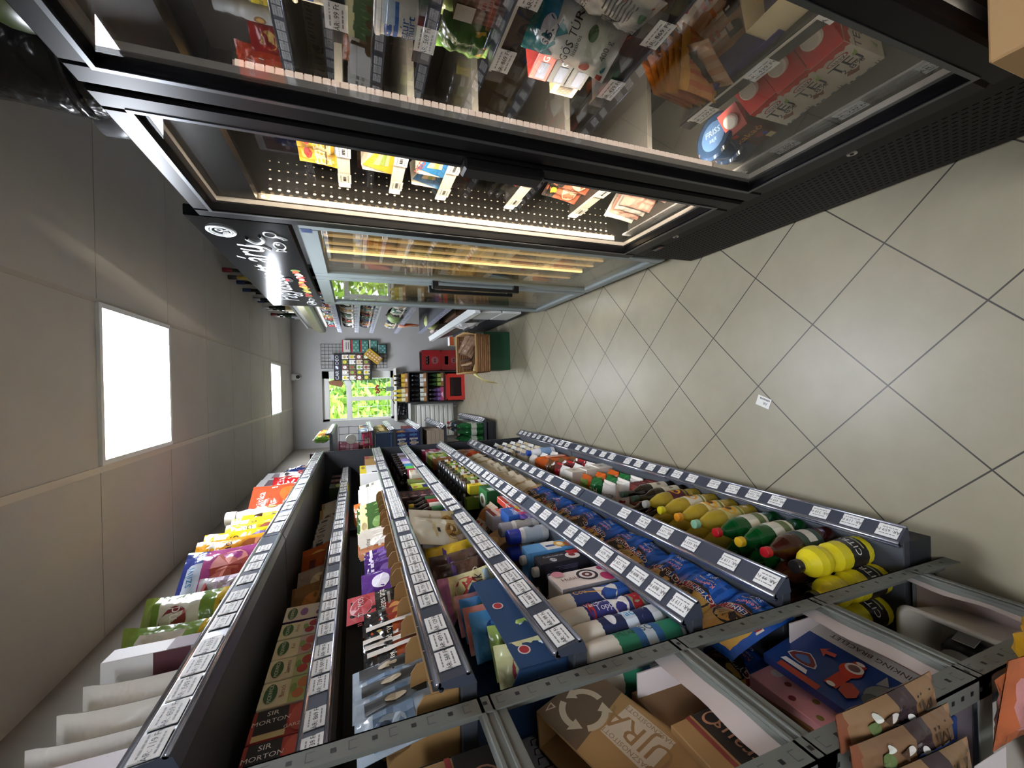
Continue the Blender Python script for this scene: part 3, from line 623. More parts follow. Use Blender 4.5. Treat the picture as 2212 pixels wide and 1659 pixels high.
bars = [('r', .06 + i * .04, .3, .06 + i * .04 + random.Random(i).uniform(.008, .026), random.Random(i).uniform(.5, .9), '6c6484 m') for i in range(20)] + [('o', .5, .92, .12, .05, 'cfcad8 m'), ('o', .5, .92, .08, .034, '15131c m')]
dg = [('o', .3, .74, .2, .07, 'e6e8ee m'), ('t', 'kft', .3, .74, .015, '24334e m', R(-90)), ('t', 'Cukrászhab', .68, .66, .011, 'cfd6e6 m', R(-90)), ('o', .4, .3, .34, .15, 'e8e0d4 m'), ('o', .45, .3, .16, .07, '7c2a2c m'), ('r', .55, .1, 1, .34, 'b0282a m'), ('r', .0, .03, .5, .1, '7a7280 m')]
bg_ = [('r', 0, .62, 1, 1, '5b9bd0 m'), ('r', 0, .3, 1, .62, 'e6e4e0 m'), ('r', .35, .34, .55, .58, '26508e m'), ('o', .5, .25, .36, .13, 'd9a53c m'), ('o', .5, .25, .2, .07, 'efe0b8 m'), ('o', .3, .08, .34, .1, 'b5653a m')]
for i, p in enumerate(('at the shelf edge', 'in the second line', 'in the third line')):
    put(uht('black whipping cream carton with red corner, %s' % p, '1c1b26 m', dg, bars), -.55 - i * .078, 1.205, ZE, jit=3)
    put(uht('pale blue whipping cream carton with white cap, %s' % p, '5b9bd0 m', bg_, bars), -.553 - i * .078, 1.30, ZE, jit=3)
def mill(l, cap, body, lab): return bottle('salt_mill', l, 'bottle', [(.026, 0), (.03, .004), (.03, .105), (.026, .115), (.024, .12)], body, cap, (.029, .045), lab=(.03, .1, .0305, lab), gs=[('p', [(.5, .75), (.6, .5), (.5, .25), (.4, .5)], '1c1c20 m')], group='salt mills and shakers')
for i, (x, y, l, cp, bd, lb) in enumerate(((-.70, 1.385, 'dark capped seasoning jar with a white label behind the blue carton', '23242c g', 'c3c3bd b', 'd8d6d0 m'), (-.77, 1.385, 'dark capped seasoning jar, the further of two in the row behind the blue carton', '23242c g', 'c3c3bd b', 'd8d6d0 m'), (-.78, 1.30, 'dark capped seasoning jar deepest on the cream shelf', '23242c g', 'c3c3bd b', 'd8d6d0 m'), (-.575, 1.50, 'white salt shaker with strong blue cap at the shelf edge', '2a3fa8 g', 'ddd9d2 g', 'b9c4cc m'), (-.575, 1.59, 'pale grey salt shaker with see-through cap beside the blue capped one', 'c8ccd4 b', 'd6d3cc g', 'a9a6a0 m'), (-.655, 1.50, 'white salt shaker with strong blue cap in the second line', '2a3fa8 g', 'ddd9d2 g', 'b9c4cc m'))):
    put(mill(l, cp, bd, lb), x, y, ZE)
put(carton('cracker_box', 'open brown cardboard box with a cracker picture leaning out of the jar shelf', 'box', .15, .13, .15, 'a07c4e d', front=[('o', .5, .55, .32, .26, 'c69a4e m'), ('o', .45, .6, .2, .16, '8a6228 m'), ('r', 0, .86, 1, 1, '5a4326 m')]), -.64, 1.69, ZE + .05, rx=R(-24))
put(carton('filling_box', 'wooden coloured support box under the cracker box', 'box', .14, .12, .05, '7c6242 d'), -.66, 1.69, ZE)
def rowbox(name, lab, w, h, c, gs, x, y, d=.06, n=1, z=ZE, dx=.066, rx=0, top=(), tc=None):
    put(carton(name, lab, 'box', w, d, h, c, front=gs, top=top, top_col=tc), x, y, z, rx=rx)
rowbox('pudding_box', 'blue box with yellow corner and white lettering in front of the cracker box', .11, .1, '2a5fb0 m', [('t', 'Pikant', .45, .6, .022, 'eef2f8 m'), ('r', .7, 0, 1, .35, 'e2c63a m'), ('r', 0, 0, .7, .22, '5a2f86 m')], -.555, 1.715, d=.05)
rowbox('candle_box', 'purple and blue small box lying below the blue box', .1, .05, '4a2f7c m', [('t', 'Paszta', .5, .5, .018, 'e8e4f0 m'), ('r', .75, 0, 1, 1, 'c0406a m')], -.535, 1.63, d=.04)
rowbox('biscuit_box', 'white box with orange red lettering pattern on the jar shelf', .12, .13, 'ece4de m', [('r', .02 + .12 * (i % 8), .1 + .22 * (i // 8), .09 + .12 * (i % 8), .24 + .22 * (i // 8), 'd2482a m') for i in range(24) if (i * 7) % 5] + [('r', 0, .85, 1, 1, '7a2a1e m')], -.60, 1.845, d=.07)
rowbox('soup_cube_box', 'low red topped box at the shelf edge, next to the salt shakers', .13, .05, 'e8e2da m', [('r', 0, .6, 1, 1, 'c23a26 m')], -.533, 1.755, d=.028, tc='c23a26 m')
rowbox('soup_cube_box', 'low red topped box at the shelf edge, next to the baguette bag', .13, .05, 'e8e2da m', [('r', 0, .6, 1, 1, 'c23a26 m')], -.533, 1.90, d=.028, tc='c23a26 m')
put(bag('baguette_bag', 'paper bag of brown rolls with red stripe on the jar shelf', 'bag', .13, .2, .08, 'd9cbb4 f', bands=[(.1, .1, .9, .45, 'a06a34 m')], gs=[('r', .0, .5, 1, .58, 'b3321e m')], seed=4), -.60, 1.98, ZE + .05, rx=R(-60))
put(bag('paper_sachet', 'pale paper sachet lying flat between the rolls and the green box', 'bag', .12, .16, .02, 'cdbba2 m', seed=5), -.62, 2.07, ZE + .05, rx=R(-70))
put(carton('herb_box', 'flat dark green box with a white leaf shape', 'box', .15, .12, .07, '24602c m', top=[('o', .5, .5, .35, .3, 'e8e8de m'), ('o', .55, .5, .2, .16, '6a5a3a m')], top_col='2c7036 m', front=[('r', .1, .3, .5, .7, 'e0e4d4 m')]), -.56, 2.15, ZE)
put(carton('juice_carton', 'yellow and white small carton with a B beside the jars', 'box', .055, .05, .12, 'e2cf2c m', front=[('r', 0, 0, 1, .4, 'e9e5da m'), ('t', 'B', .5, .65, .03, 'b03a2a m')]), -.56, 2.265, ZE)
put(carton('juice_carton', 'green and yellow small carton standing behind the yellow one', 'box', .06, .06, .13, '7f9a2c m', front=[('r', .2, .3, .8, .6, 'e0dcc0 m'), ('t', 'B', .5, .45, .02, 'b03a2a m')]), -.64, 2.29, ZE)
JL = 'c3c6cb c .3'
for i in range(10):
    y = 2.37 + i * .083
    put(jar('vegetable_jar', 'jar with silver lid, %s in the edge line after the yellow carton' % ORD[i], 'jar', .037, .115, ['5c5a34 b', '4c3a26 b', '6a5a2c b', '3f4a2c b'][i % 4], JL, ['d8d4c6 m', '8aa04a m', 'b9a04a m'][i % 3], [('r', .2, .3, .8, .6, ['6a3a22 m', 'e8e4d8 m', '3c5a2c m'][i % 3])], group='jars with silver lids'), -.565, y, ZE, jit=30)
    put(jar('vegetable_jar', 'jar with silver lid, %s in the second line after the yellow carton' % ORD[i], 'jar', .037, .115, ['4c4a2c b', '5a4630 b'][i % 2], JL, ['a8a894 m', '7c8a4a m'][i % 2], group='jars with silver lids'), -.65, y + .02, ZE, jit=30)
    if i % 2: put(jar('vegetable_jar', 'jar with silver lid, %s in the deepest line' % ORD[i // 2], 'jar', .037, .115, '4a3c2a b', JL, group='jars with silver lids'), -.735, y, ZE, jit=30)
for i, (y, c, c2, nm) in enumerate(((3.24, '8a5a2c m', 'd6d2c4 m', 'brown'), (3.34, '7fae3a m', 'e2dcae m', 'bright green'), (3.44, 'b6b83a m', '5c7a2c m', 'lime yellow'), (3.545, 'e4ded4 m', '9a5a4a m', 'white'), (3.66, 'a2224c m', 'e6c8d0 m', 'raspberry red'))):
    rowbox('mustard_box', '%s packet near the far end of the jar shelf' % nm, .085, .15 if i < 4 else .17, c, [('r', .15, .3, .85, .6, c2), ('r', 0, .85, 1, 1, c2)], -.56, y, d=.09)
# ---- sweets shelf
def opentray(name, lab, cat, w, d, h, c, ci, front_h=None, gs=()):
    t = .003; fh = front_h or h; mb = MB()
    mb.box(-w / 2, w / 2, 0, d, 0, t, c); mb.box(-w / 2, w / 2, 0, t, 0, fh, c); mb.box(-w / 2, w / 2, d - t, d, 0, h, c)
    for s in (-1, 1):
        x = s * (w / 2 - t / 2)
        mb.prism([(-t / 2, 0), (t / 2, 0), (t / 2, h), (-t / 2, h)], 0, .0, c) if 0 else mb.add([(x - t / 2, 0, 0), (x - t / 2, d, 0), (x - t / 2, d, h), (x - t / 2, 0, fh), (x + t / 2, 0, 0), (x + t / 2, d, 0), (x + t / 2, d, h), (x + t / 2, 0, fh)], [(0, 1, 2, 3), (7, 6, 5, 4), (0, 4, 5, 1), (1, 5, 6, 2), (2, 6, 7, 3), (3, 7, 4, 0)], c)
    graphics(mb, gs, w, fh, 0)
    return finish(mb, name, lab, cat)
put(opentray('display_carton', 'dark blue open display carton with red oval badges on the sweets shelf', 'display box', .36, .16, .18, '1d3f66 d', '8a6a44 d', .105, gs=[('o', .14, .72, .04, .13, 'e0d4cc m'), ('o', .14, .72, .032, .10, 'a82834 m'), ('o', .62, .72, .04, .13, 'e0d4cc m'), ('o', .62, .72, .032, .10, 'a82834 m')]), -.545, .94, ZD)
PC = ['d98a90 f', '3f86c4 f', 'a9c46a f', 'd99aa0 f', '4f94cc f', 'd8d2a2 f']
for i, (y, nm, c, h_) in enumerate(((.80, 'cream and leaf green', 'd0cf9c f', .13), (.875, 'pale green', 'a9c46a f', .12), (.945, 'light blue', '4f94cc f', .145), (.985, 'salmon pink', 'd98a80 f', .15), (1.025, 'deep blue', '3f86c4 f', .15), (1.065, 'pale pink', 'd99aa0 f', .155))):
    put(bag('drink_pouch', nm + ' drink pouch standing in the dark blue display carton', 'pouch', .11, h_, .026, c, gs=[('r', .1, .15, .9, .4, 'd6e6f0 m'), ('o', .5, .6, .28, .18, ['b2404c m', '5c8a2c m', '24579a m'][i % 3])], seed=i), -.585 - .006 * (i % 2), y, ZD + .004, rz=R(36 + 4 * i), rx=R(-8), jit=0)
put(bag('marshmallow_bag', 'puffy pale yellow bag with red and blue lettering beside the blue display carton', 'bag', .15, .18, .06, 'd8d29a f', gs=[('o', .5, .55, .3, .2, 'b2322c m'), ('r', .1, .15, .9, .24, '9fb8c4 m'), ('t', 'frank', .5, .34, .03, '24202c m')], bands=[(0, .82, 1, 1, 'd88ab8 f')], seed=11, wr=.008), -.575, 1.165, ZD + .005, rz=R(55), rx=R(-14))
for i, (y, c, nm, g2) in enumerate(((1.25, '4a342c f', 'dark brown', '5a3a86 m'), (1.325, '5c463c f', 'greyish brown', '6a4a8a m'), (1.405, 'd3b32c f', 'golden yellow', '4a2a7a m'), (1.47, '8d7c68 f', 'pale brown', '5c5048 m'))):
    b_ = [(.0, .75, 1, 1, clearfilm('clear_wrap', (.85, .85, .85), .35))] if i != 2 else []
    put(bag('wafer_bag', '%s bag of wafers with a purple ribbon badge on the sweets shelf' % nm, 'bag', .15, .178, .05, c, gs=[('r', .04, .60, .96, .67, g2), ('o', .5, .63, .16, .09, '3a2f7c m'), ('t', '3', .5, .63, .026, 'e8e0f0 m'), ('t', 'duo', .5, .3, .025, 'c9bca4 m')], seed=20 + i, wr=.008, group='bags of wafers'), -.575 - .004 * i, y, ZD + .004, rz=R(50), rx=R(-12))
for i in range(3):
    put(bag('wafer_bag', 'brown wafer bag lying deep in the sweets shelf, %s of the dark pile' % ORD[i], 'bag', .13, .2, .045, ['3a2a22 f', '4c3a30 f', 'a88a2c f'][i], seed=30 + i, group='bags of wafers'), -.72, 1.02 + i * .14, ZD + .03, rx=R(-75))
for i, (y, rz, nm) in enumerate(((1.545, 62, 'front one'), (1.64, 48, 'one behind, half hidden'))):
    put(bag('coffee_pouch', 'white pouch with a brown cup picture tipping over the rail, %s' % nm, 'pouch', .13, .19, .014, 'e0ddcc g .35', gs=[('o', .5, .2, .3, .17, 'a9843c m'), ('o', .5, .22, .22, .11, '6a4a1c m'), ('r', .42, .46, .6, .52, '24242a m'), ('r', .2, .55, .8, .6, 'c3b88a m')], bands=[(0, 0, 1, .3, 'd2c394 g .35')], seed=40 + i, seal=.08), -.56, y, ZD + .03, rz=R(rz), rx=R(16))
put(bag('sweet_packet', 'shiny blue and purple packet with orange burst on the sweets shelf', 'packet', .13, .16, .03, '2c4a9c f', gs=[('o', .5, .6, .3, .2, 'e08a2c m'), ('o', .5, .6, .16, .12, 'f0e4a0 m')], bands=[(0, .75, 1, 1, '7a2f8c f')], seed=6), -.575, 1.79, ZD + .01, rz=R(60), rx=R(-18))
put(carton('chocolate_box', 'dark navy box behind the blue and purple packet', 'box', .12, .06, .13, '1e2850 m', front=[('r', .2, .4, .8, .6, '7c86a8 m')]), -.66, 1.73, ZD)
SB = [(.022, 0), (.025, .004), (.025, .10), (.012, .13), (.01, .135), (.01, .15)]
for i in range(8):
    cap = ['d9bf2c g', 'c22a2c g', '1c1c1c g', 'c22a2c g'][i % 4]; nm = ['yellow', 'red', 'black', 'red'][i % 4]
    put(bottle('sauce_bottle', 'small dark sauce bottle with %s cap, %s in the %s line' % (nm, ORD[i // 2], 'edge' if i % 2 == 0 else 'rear'), 'bottle', SB, '1c1411 b', cap, (.0125, .022), lab=(.03, .085, .0256, ['3c6a3c m', 'a0302c m', 'd0cabb m'][i % 3]), group='small sauce bottles'), -.565 - .062 * (i % 2), 1.90 + (i // 2) * .062, ZD)
put(bag('sachet', 'clear and silver crinkled packet standing over the sauce bottles', 'packet', .10, .14, .02, 'aeb4bc f', seed=8), -.59, 2.13, ZD + .0, rx=R(-15))
for i in range(4):
    put(carton('tea_box', 'dark red tea box with round pink badges, %s from the bottom of the stack' % ORD[i], 'box', .15, .13, .047, '38191b m', front=[('o', .14, .5, .06, .34, 'd0a0a0 m'), ('o', .62, .5, .05, .3, 'b04a44 m'), ('r', .3, .42, .5, .58, '8a5a58 m')], side=[('o', .2, .5, .08, .3, 'c99a98 m')], top=[('o', .5, .5, .36, .3, 'd8c8be m'), ('r', .3, .4, .7, .55, '6a3a3a m')]), -.575, 2.27, ZD + i * .048)
for i, (y, x, nm, c, g) in enumerate(((2.43, -.57, 'lime and navy box with a sliced pear picture', 'c0c83a m', [('r', 0, 0, 1, .45, '2c2c66 m'), ('o', .78, .45, .17, .3, 'e2e0a0 m'), ('o', .2, .82, .12, .12, 'a0342c m')]), (2.43, -.70, 'olive green box with yellow print behind the pear box', '6a722c m', [('o', .6, .4, .2, .3, '9aa03a m')]), (2.57, -.57, 'green box with a red apple picture', '76863a m', [('o', .7, .35, .16, .3, 'a2382c m')]), (2.57, -.70, 'dark green box behind the red apple box', '44542a m', []))):
    put(carton('tea_box', nm, 'box', .12, .11, .11 if i % 2 == 0 else .13, c, front=g, top=g), x, y, ZD)
put(carton('jam_carton', 'cream carton with dark lettering in front of the dark jars', 'box', .13, .05, .08, 'ddd2bc m', front=[('t', 'SZARASÁCK', .5, .5, .014, '5a4a40 m'), ('o', .75, .85, .15, .12, 'c99a4a m')]), -.54, 2.72, ZD)
JC = [('b03a5c m', 'raspberry pink'), ('63c84e m', 'bright green'), ('4a8fb8 m', 'sky blue'), ('d9cfd0 m', 'pale white'), ('a98fd0 m', 'lilac'), ('8a8494 m', 'grey'), ('6a5a4c m', 'brown'), ('9a92a8 m', 'dull mauve')]
for i, (c, nm) in enumerate(JC):
    put(jar('jam_jar', 'dark jam jar with %s label in the edge line' % nm, 'jar', .036, .12, '1f1214 b', '2a2226 g', c, group='dark jam jars'), -.562, 2.84 + i * .098, ZD)
    put(jar('jam_jar', 'dark jam jar behind the jar with %s label' % nm, 'jar', .036, .12, '1a1012 b', 'b8b4b0 c' if i % 3 else '2a2226 g', '3a2c30 m', group='dark jam jars'), -.65, 2.86 + i * .098, ZD)
# ---- sachet shelf: cardboard trays with notched dividers
def divider_tray(lab, L, n, D=.17, H=.125):
    """long tray (along x) with a black band on the front and notched cardboard dividers across it"""
    o = empty('sachet_tray', lab, 'display tray', group='brown cardboard sachet trays'); K = '9a7646 d'
    mb = MB(); mb.box(-L / 2, L / 2, 0, D, 0, .003, K); mb.box(-L / 2, L / 2, 0, .003, 0, .05, K); mb.box(-L / 2, L / 2, D - .003, D, 0, H, K)
    mb.quad((-L / 2, -.0006, .0), (L / 2, -.0006, .0), (L / 2, -.0006, .047), (-L / 2, -.0006, .047), '2b2925 d')
    for i in range(n + 1):
        x = -L / 2 + L * i / n
        for dx, a, b in ((-.012, .020, .013), (.004, .024, .015), (.0, .013, .02)): mb.disc((x + .03 + dx, -.0012, .024 + dx * .4), (1, 0, 0), (0, 0, 1), a * .7, b * .75, 'b98a6e m', 10)
        mb.box(x + .028, x + .030, -.0014, -.0012, 0, .047, 'b98a6e m')
    mb.build('tray_body', o)
    for i in range(n + 1):
        x = -L / 2 + .002 + (L - .004) * i / n; t = .0015
        p = [(.004, 0), (D - .004, 0), (D - .004, H), (D - .05, H), (D - .055, H - .012), (.05, H * .62), (.03, H * .60), (.004, H * .36)]
        p = [(.004, 0), (D - .004, 0), (D - .004, H), (D * .62, H), (D * .56, H - .01), (D * .5, H * .72), (D * .4, H * .62), (.02, H * .6), (.004, H * .5)]
        vs = [(x - t, a, b) for a, b in p] + [(x + t, a, b) for a, b in p]; q = len(p)
        MB().add(vs, [tuple(range(q)), tuple(range(2 * q - 1, q - 1, -1))] + [(k, k + q, (k + 1) % q + q, (k + 1) % q) for k in range(q)], K).build('divider', o)
    return o
T1 = put(divider_tray('brown cardboard sachet tray with black front next to the grey upright', .56, 6), -.545, 1.03, ZC, jit=0)
T2 = put(divider_tray('brown cardboard sachet tray with black front in the middle, holding purple sachets', .58, 6), -.545, 1.64, ZC, jit=0)
T3 = put(divider_tray('brown cardboard sachet tray with black front further on, holding green sachets', .36, 4), -.545, 2.14, ZC, jit=0)
T4 = put(divider_tray('brown cardboard sachet tray standing behind, against the back of the sachet shelf', .66, 7), -.705, 1.35, ZC, jit=0)
def sachet(lab, cat, c, gs, bands=(), w=.105, h=.14, t=.008, s=0, grp='seasoning sachets', name='sachet'):
    return bag(name, lab, cat, w, h, t, c, bands, gs, seed=s, seal=.07, wr=.0025, nu=8, nv=10, group=grp)
blk = '1c1816 f'
def fan(n, y0, dy, mk, x=-.60, z=ZC + .015, rz=80, rx=-12, drz=0):
    for i in range(n): put(mk(i), x - .003 * (i % 3), y0 + dy * i, z + .004 * (i % 3), rz=R(rz + drz * i), rx=R(rx), jit=3)
fan(3, .80, .055, lambda i: sachet('silver blue cake powder sachet with an old portrait, %s from the grey upright' % ORD[i], 'sachet', 'b4c4d2 f', [('r', .08, .3, .7, .8, '5f7c9a m'), ('o', .4, .6, .18, .2, 'a9bccb m'), ('o', .42, .66, .07, .08, '2c3f56 m'), ('r', .74, .1, .96, .9, '24221e m'), ('o', .85, .5, .06, .14, 'b9a88a m')], w=.12, h=.15, s=i), z=ZC + .03)
fan(4, .955, .035, lambda i: sachet('dark orange meat seasoning sachet, %s of the brown row in the first tray' % ORD[i], 'sachet', 'a5481e f', [('r', 0, .55, 1, 1, blk), ('o', .3, .78, .14, .1, 'b8a04a m'), ('t', 'tokány', .5, .62, .016, 'ece0c8 m'), ('o', .5, .28, .35, .18, '7a2c14 m'), ('r', .86, 0, 1, 1, 'e4dcd0 m')], s=10 + i), rx=-10)
fan(3, 1.10, .035, lambda i: sachet('reddish seasoning sachet with a green leaf, %s of the red row in the first tray' % ORD[i], 'sachet', '8f2c1c f', [('r', 0, .6, 1, 1, blk), ('o', .6, .3, .3, .2, 'c9853c m'), ('p', [(.1, .1), (.3, .14), (.24, .36)], '8aa42c m'), ('o', .3, .8, .14, .09, 'b8a04a m')], s=20 + i), rx=-8)
put(sachet('tall black sachet with a red top panel and white script on the sachet shelf', 'sachet', blk, [('r', 0, .6, 1, 1, 'b3202a m'), ('o', .5, .8, .34, .16, 'd8a0a0 m'), ('o', .5, .795, .32, .145, 'b3202a m'), ('t', 'THYMOS', .5, .8, .016, 'f0e4e0 m'), ('t', 'mézes tarja', .5, .5, .019, 'eee6da m'), ('r', .3, .38, .75, .42, '9a9084 m'), ('o', .6, .18, .35, .14, '8c4a20 m')], w=.13, h=.19, s=33), -.60, 1.235, ZC + .012, rz=R(86), rx=R(-6), jit=0)
for i in range(2): put(sachet('black seasoning sachet standing behind the red topped one, %s' % ORD[i], 'sachet', blk, [('r', 0, .7, 1, 1, 'a8302c m'), ('t', 'sült', .5, .45, .02, 'd8d0c4 m')], w=.12, h=.165, s=35 + i), -.625 - .02 * i, 1.27 + .03 * i, ZC + .01, rx=R(-8))
fan(10, 1.45, .021, lambda i: sachet('deep purple sachet fanned out in the middle tray, %s from the grey upright' % ORD[i], 'sachet', '47206e f', [('r', .0, .82, 1, .9, 'd9cde6 m'), ('o', .5, .5, .3, .2, '6a3f92 m')], w=.1, h=.13, s=40 + i, grp='purple sachets'), rz=70, drz=2.5, rx=-14)
fan(2, 1.385, .028, lambda i: sachet('purple and white crumpled sachet beside the purple fan, %s' % ['front', 'rear'][i], 'sachet', '5b2c86 f', [('o', .5, .6, .35, .2, 'e8e2ee m')], s=52 + i), z=ZC + .02)
fan(4, 1.70, .03, lambda i: sachet('white and caramel dessert sachet, %s beyond the purple fan' % ORD[i], 'sachet', 'd6cdbd f', [('r', 0, .0, .5, 1, 'b06a30 m'), ('o', .65, .5, .25, .25, 'efe9de m'), ('t', 'puding', .6, .8, .014, '4a3020 m')], w=.11, h=.15, s=60 + i), rz=60)
fan(7, 1.985, .036, lambda i: sachet('bright green edged soup sachet, %s in the far tray' % ORD[i], 'sachet', '3c5a2c f', [('r', .0, .74, 1, .96, 'd8c98a m'), ('o', .5, .84, .2, .08, 'a08a5a m'), ('r', 0, 0, .06, 1, '9fdc4a m'), ('r', 0, .0, 1, .05, '9fdc4a m'), ('o', .5, .4, .32, .2, '6a8a3c m')], w=.12, h=.155, s=70 + i, grp='green sachets'), rz=64, rx=-16)
for i in range(4): put(sachet('olive sachet in the tray behind, %s from the grey upright' % ORD[i], 'sachet', ['5c4a2c f', '6a5636 f', '4a3a26 f', '735c3a f'][i], [('o', .5, .5, .3, .2, 'a08a5a m')], s=80 + i), -.79, 1.12 + i * .13, ZC + .01, rx=R(-8))
put(carton('baking_box', 'pale open carton leaning over the sachet rail, cardboard flap up', 'box', .15, .07, .13, 'd8d4ca m', front=[('r', 0, .7, 1, .74, 'b8b2a4 m')], side_col='a98454 d'), -.57, 2.42, ZC + .008, rz=R(62), rx=R(-14))
fan(3, 2.36, .045, lambda i: sachet('orange sachet sticking out above the pale carton, %s' % ORD[i], 'sachet', 'c0682a f', [('o', .5, .6, .3, .2, 'f0e6d4 m'), ('r', 0, 0, 1, .1, '5a2c14 m')], w=.12, h=.15, s=90 + i), x=-.66, z=ZC + .04, rz=50, rx=-20)
fan(4, 2.52, .05, lambda i: sachet('grey and white sachet with dark lines, %s after the pale carton' % ORD[i], 'sachet', 'c9c4b8 f', [('r', .1, .6, .9, .72, '55504a m'), ('r', .1, .4, .9, .5, '8a8478 m')], w=.12, h=.15, s=100 + i), rz=60, rx=-20)
put(carton('yeast_box', 'yellow topped white box with bar code on the sachet shelf', 'box', .26, .13, .15, 'e6e3dc m', front=[('r', 0, .74, 1, 1, 'e8cf22 m'), ('o', .68, .86, .16, .08, '8a7420 m'), ('r', .06, .18, .2, .5, '3c3c3c m'), ('r', .5, .1, .9, .24, 'b8b4aa m')], top_col='e8cf22 m'), -.56, 3.02, ZC)
put(bag('sweet_packet', 'deep blue packet lying behind the pale carton', 'packet', .14, .18, .05, '1f5494 f', seed=12), -.75, 2.75, ZC + .01, rx=R(-40))
put(carton('spice_box', 'small brown cardboard box with red lid near the black end panel', 'box', .13, .1, .11, 'a9854f d', front=[('r', 0, .72, 1, 1, 'a8402c m')], top_col='a8402c m'), -.55, 3.45, ZC)
# ---- tea shelf
def teabox(lab, c, top, front=(), w=.082, h=.105, d=.14, x=-.69, y=1, side=(), z=ZB): return put(carton('tea_box', lab, 'tea box', w, d, h, c, front=front, top=top, side=side, group='tea boxes'), x, y, z, jit=2)
def pick(fr, tx, c2): return [('r', 0, 0, 1, .56, fr), ('o', .3, .42, .2, .09, c2), ('o', .7, .34, .22, .11, c2), ('o', .55, .5, .18, .05, '7c9a4a m'), ('o', .5, .84, .38, .1, '2f5a26 m'), ('t', 'PICKWICK', .5, .84, .0085, 'e2e4c8 m'), ('t', tx, .5, .66, .010, '8a4a2c m')]
fr1 = [('r', .22, .50, .98, .94, '1c1614 m'), ('t', 'SIR', .82, .72, .0125, 'e6ded0 m', R(-90)), ('t', 'MORTON', .56, .72, .0115, 'e6ded0 m', R(-90)), ('r', .02, .5, .2, .94, 'c8b47a m'), ('o', .5, .32, .45, .15, 'b54a34 m'), ('t', 'GARZON', .25, .34, .0085, 'e2d2b8 m', R(-90))]
teabox('red tea box lettered SIR MORTON, upper one beside the fruit teas', '9c2c24 m', [], fr1, w=.085, y=.985, h=.135)
teabox('red tea box lettered SIR MORTON closest to the grey upright', '9c2c24 m', [], fr1, w=.085, y=.895, h=.135)
teabox('purple edged tea box next to the grey upright, partly hidden', '55306c m', [], fr1[:3], w=.085, y=.805, h=.135)
for i, (y, tx, c2, nm) in enumerate(((1.078, 'Barack', 'c8783c m', 'a peach picture'), (1.166, 'Szamóca', 'b83a2c m', 'a strawberry picture'), (1.254, 'Kivi', 'c25a4a m', 'pink fruit and a grey band'), (1.342, 'Áfonya', 'a8283a m', 'red cranberries'))):
    teabox('cream fruit tea box with %s' % nm, 'd9d0a8 m', [], pick(['a9b46a m', 'b2b87c m', 'c2a69a m', 'cfc8b8 m'][i], tx, c2), y=y, h=.135)
teabox('deep purple tea box with cream face and forest fruits', '3f1c58 m', [], [('r', 0, 0, 1, 1, 'd2c8b4 m'), ('o', .5, .84, .4, .1, '3c5a26 m'), ('t', 'PICKWICK', .5, .84, .0085, 'e2e4c8 m'), ('o', .5, .6, .26, .08, '8a5a9a m'), ('o', .3, .25, .2, .1, '5a2c4a m'), ('o', .65, .2, .24, .12, '8c5a4a m')], w=.085, y=1.435, h=.135, side=[('t', 'PICKWICK', .5, .4, .02, '9a7aa8 m')])
T5 = put(divider_tray('brown cardboard sachet tray with black front on the narrow tea shelf', .5, 5, D=.13, H=.1), -.69, 1.77, ZB, jit=0)
fan(3, 1.57, .03, lambda i: sachet('brown roast meat sachet on the tea shelf, %s after the tea boxes' % ORD[i], 'sachet', '8a6a42 f', [('o', .5, .45, .38, .3, 'b87a3c m'), ('r', 0, .75, .5, 1, '2a241e m')], s=110 + i, w=.11, h=.14), x=-.72, z=ZB + .01, rz=55, rx=-20)
fan(3, 1.72, .03, lambda i: sachet('pale sachet with bread picture on the tea shelf, %s in the tray' % ORD[i], 'sachet', '9a8a78 f', [('o', .55, .4, .34, .24, 'cbb48c m'), ('o', .4, .3, .16, .12, '8a5f34 m')], s=120 + i, w=.11, h=.14), x=-.72, z=ZB + .01, rz=52, rx=-22)
fan(3, 1.88, .03, lambda i: sachet('orange red sachet on the tea shelf, %s in the tray' % ORD[i], 'sachet', '9c4a22 f', [('r', .1, .6, .9, .8, '5a1f14 m')], s=130 + i, w=.11, h=.14), x=-.72, z=ZB + .01, rz=52, rx=-22)
put(sachet('red and yellow sachet at the end of the tea shelf tray', 'sachet', 'b0562c f', [('o', .5, .5, .3, .3, 'd9a84a m')], s=133, w=.12, h=.15), -.72, 2.0, ZB + .02, rz=R(50), rx=R(-25))
mb = MB(); mb.box(-.55, .55, 0, .002, 0, .04, 'd6d0c6 m'); mb.box(-.55, .55, 0, .14, 0, .002, 'd6d0c6 m')
put(finish(mb, 'paper_tray', 'long white paper tray with black and white sachets on the tea shelf', 'display tray'), -.692, 2.62, ZB, jit=0)
fan(14, 2.12, .028, lambda i: sachet('white sachet with black stripes on the tea shelf, %s in the long white tray' % ORD[i], 'sachet', 'bdb5a6 f', [('r', .1, .62, .9, .9, '3c3630 m'), ('o', .5, .4, .28, .18, '8a7a66 m')], s=140 + i, w=.1, h=.125, grp='black and white sachets'), x=-.72, z=ZB + .006, rz=56, rx=-25)
fan(6, 2.56, .05, lambda i: sachet('cream sachet with dark picture on the tea shelf, %s towards the end panel' % ORD[i], 'sachet', 'c8bca4 f', [('o', .5, .5, .3, .3, '5a4c3c m'), ('r', .0, .85, 1, 1, 'a88a4a m')], s=160 + i, w=.1, h=.13, grp='cream sachets'), x=-.72, z=ZB + .006, rz=50, rx=-25)
teabox('dark green tea box with yellow stroke near the end panel', '3a4a24 m', [], [('o', .5, .5, .4, .12, 'c9cc4a m')], y=3.2, w=.12)
teabox('brown and red small box near the end panel on the tea shelf', '5c3426 m', [], [('r', .2, .3, .8, .7, 'a8685a m')], y=3.38, w=.11)
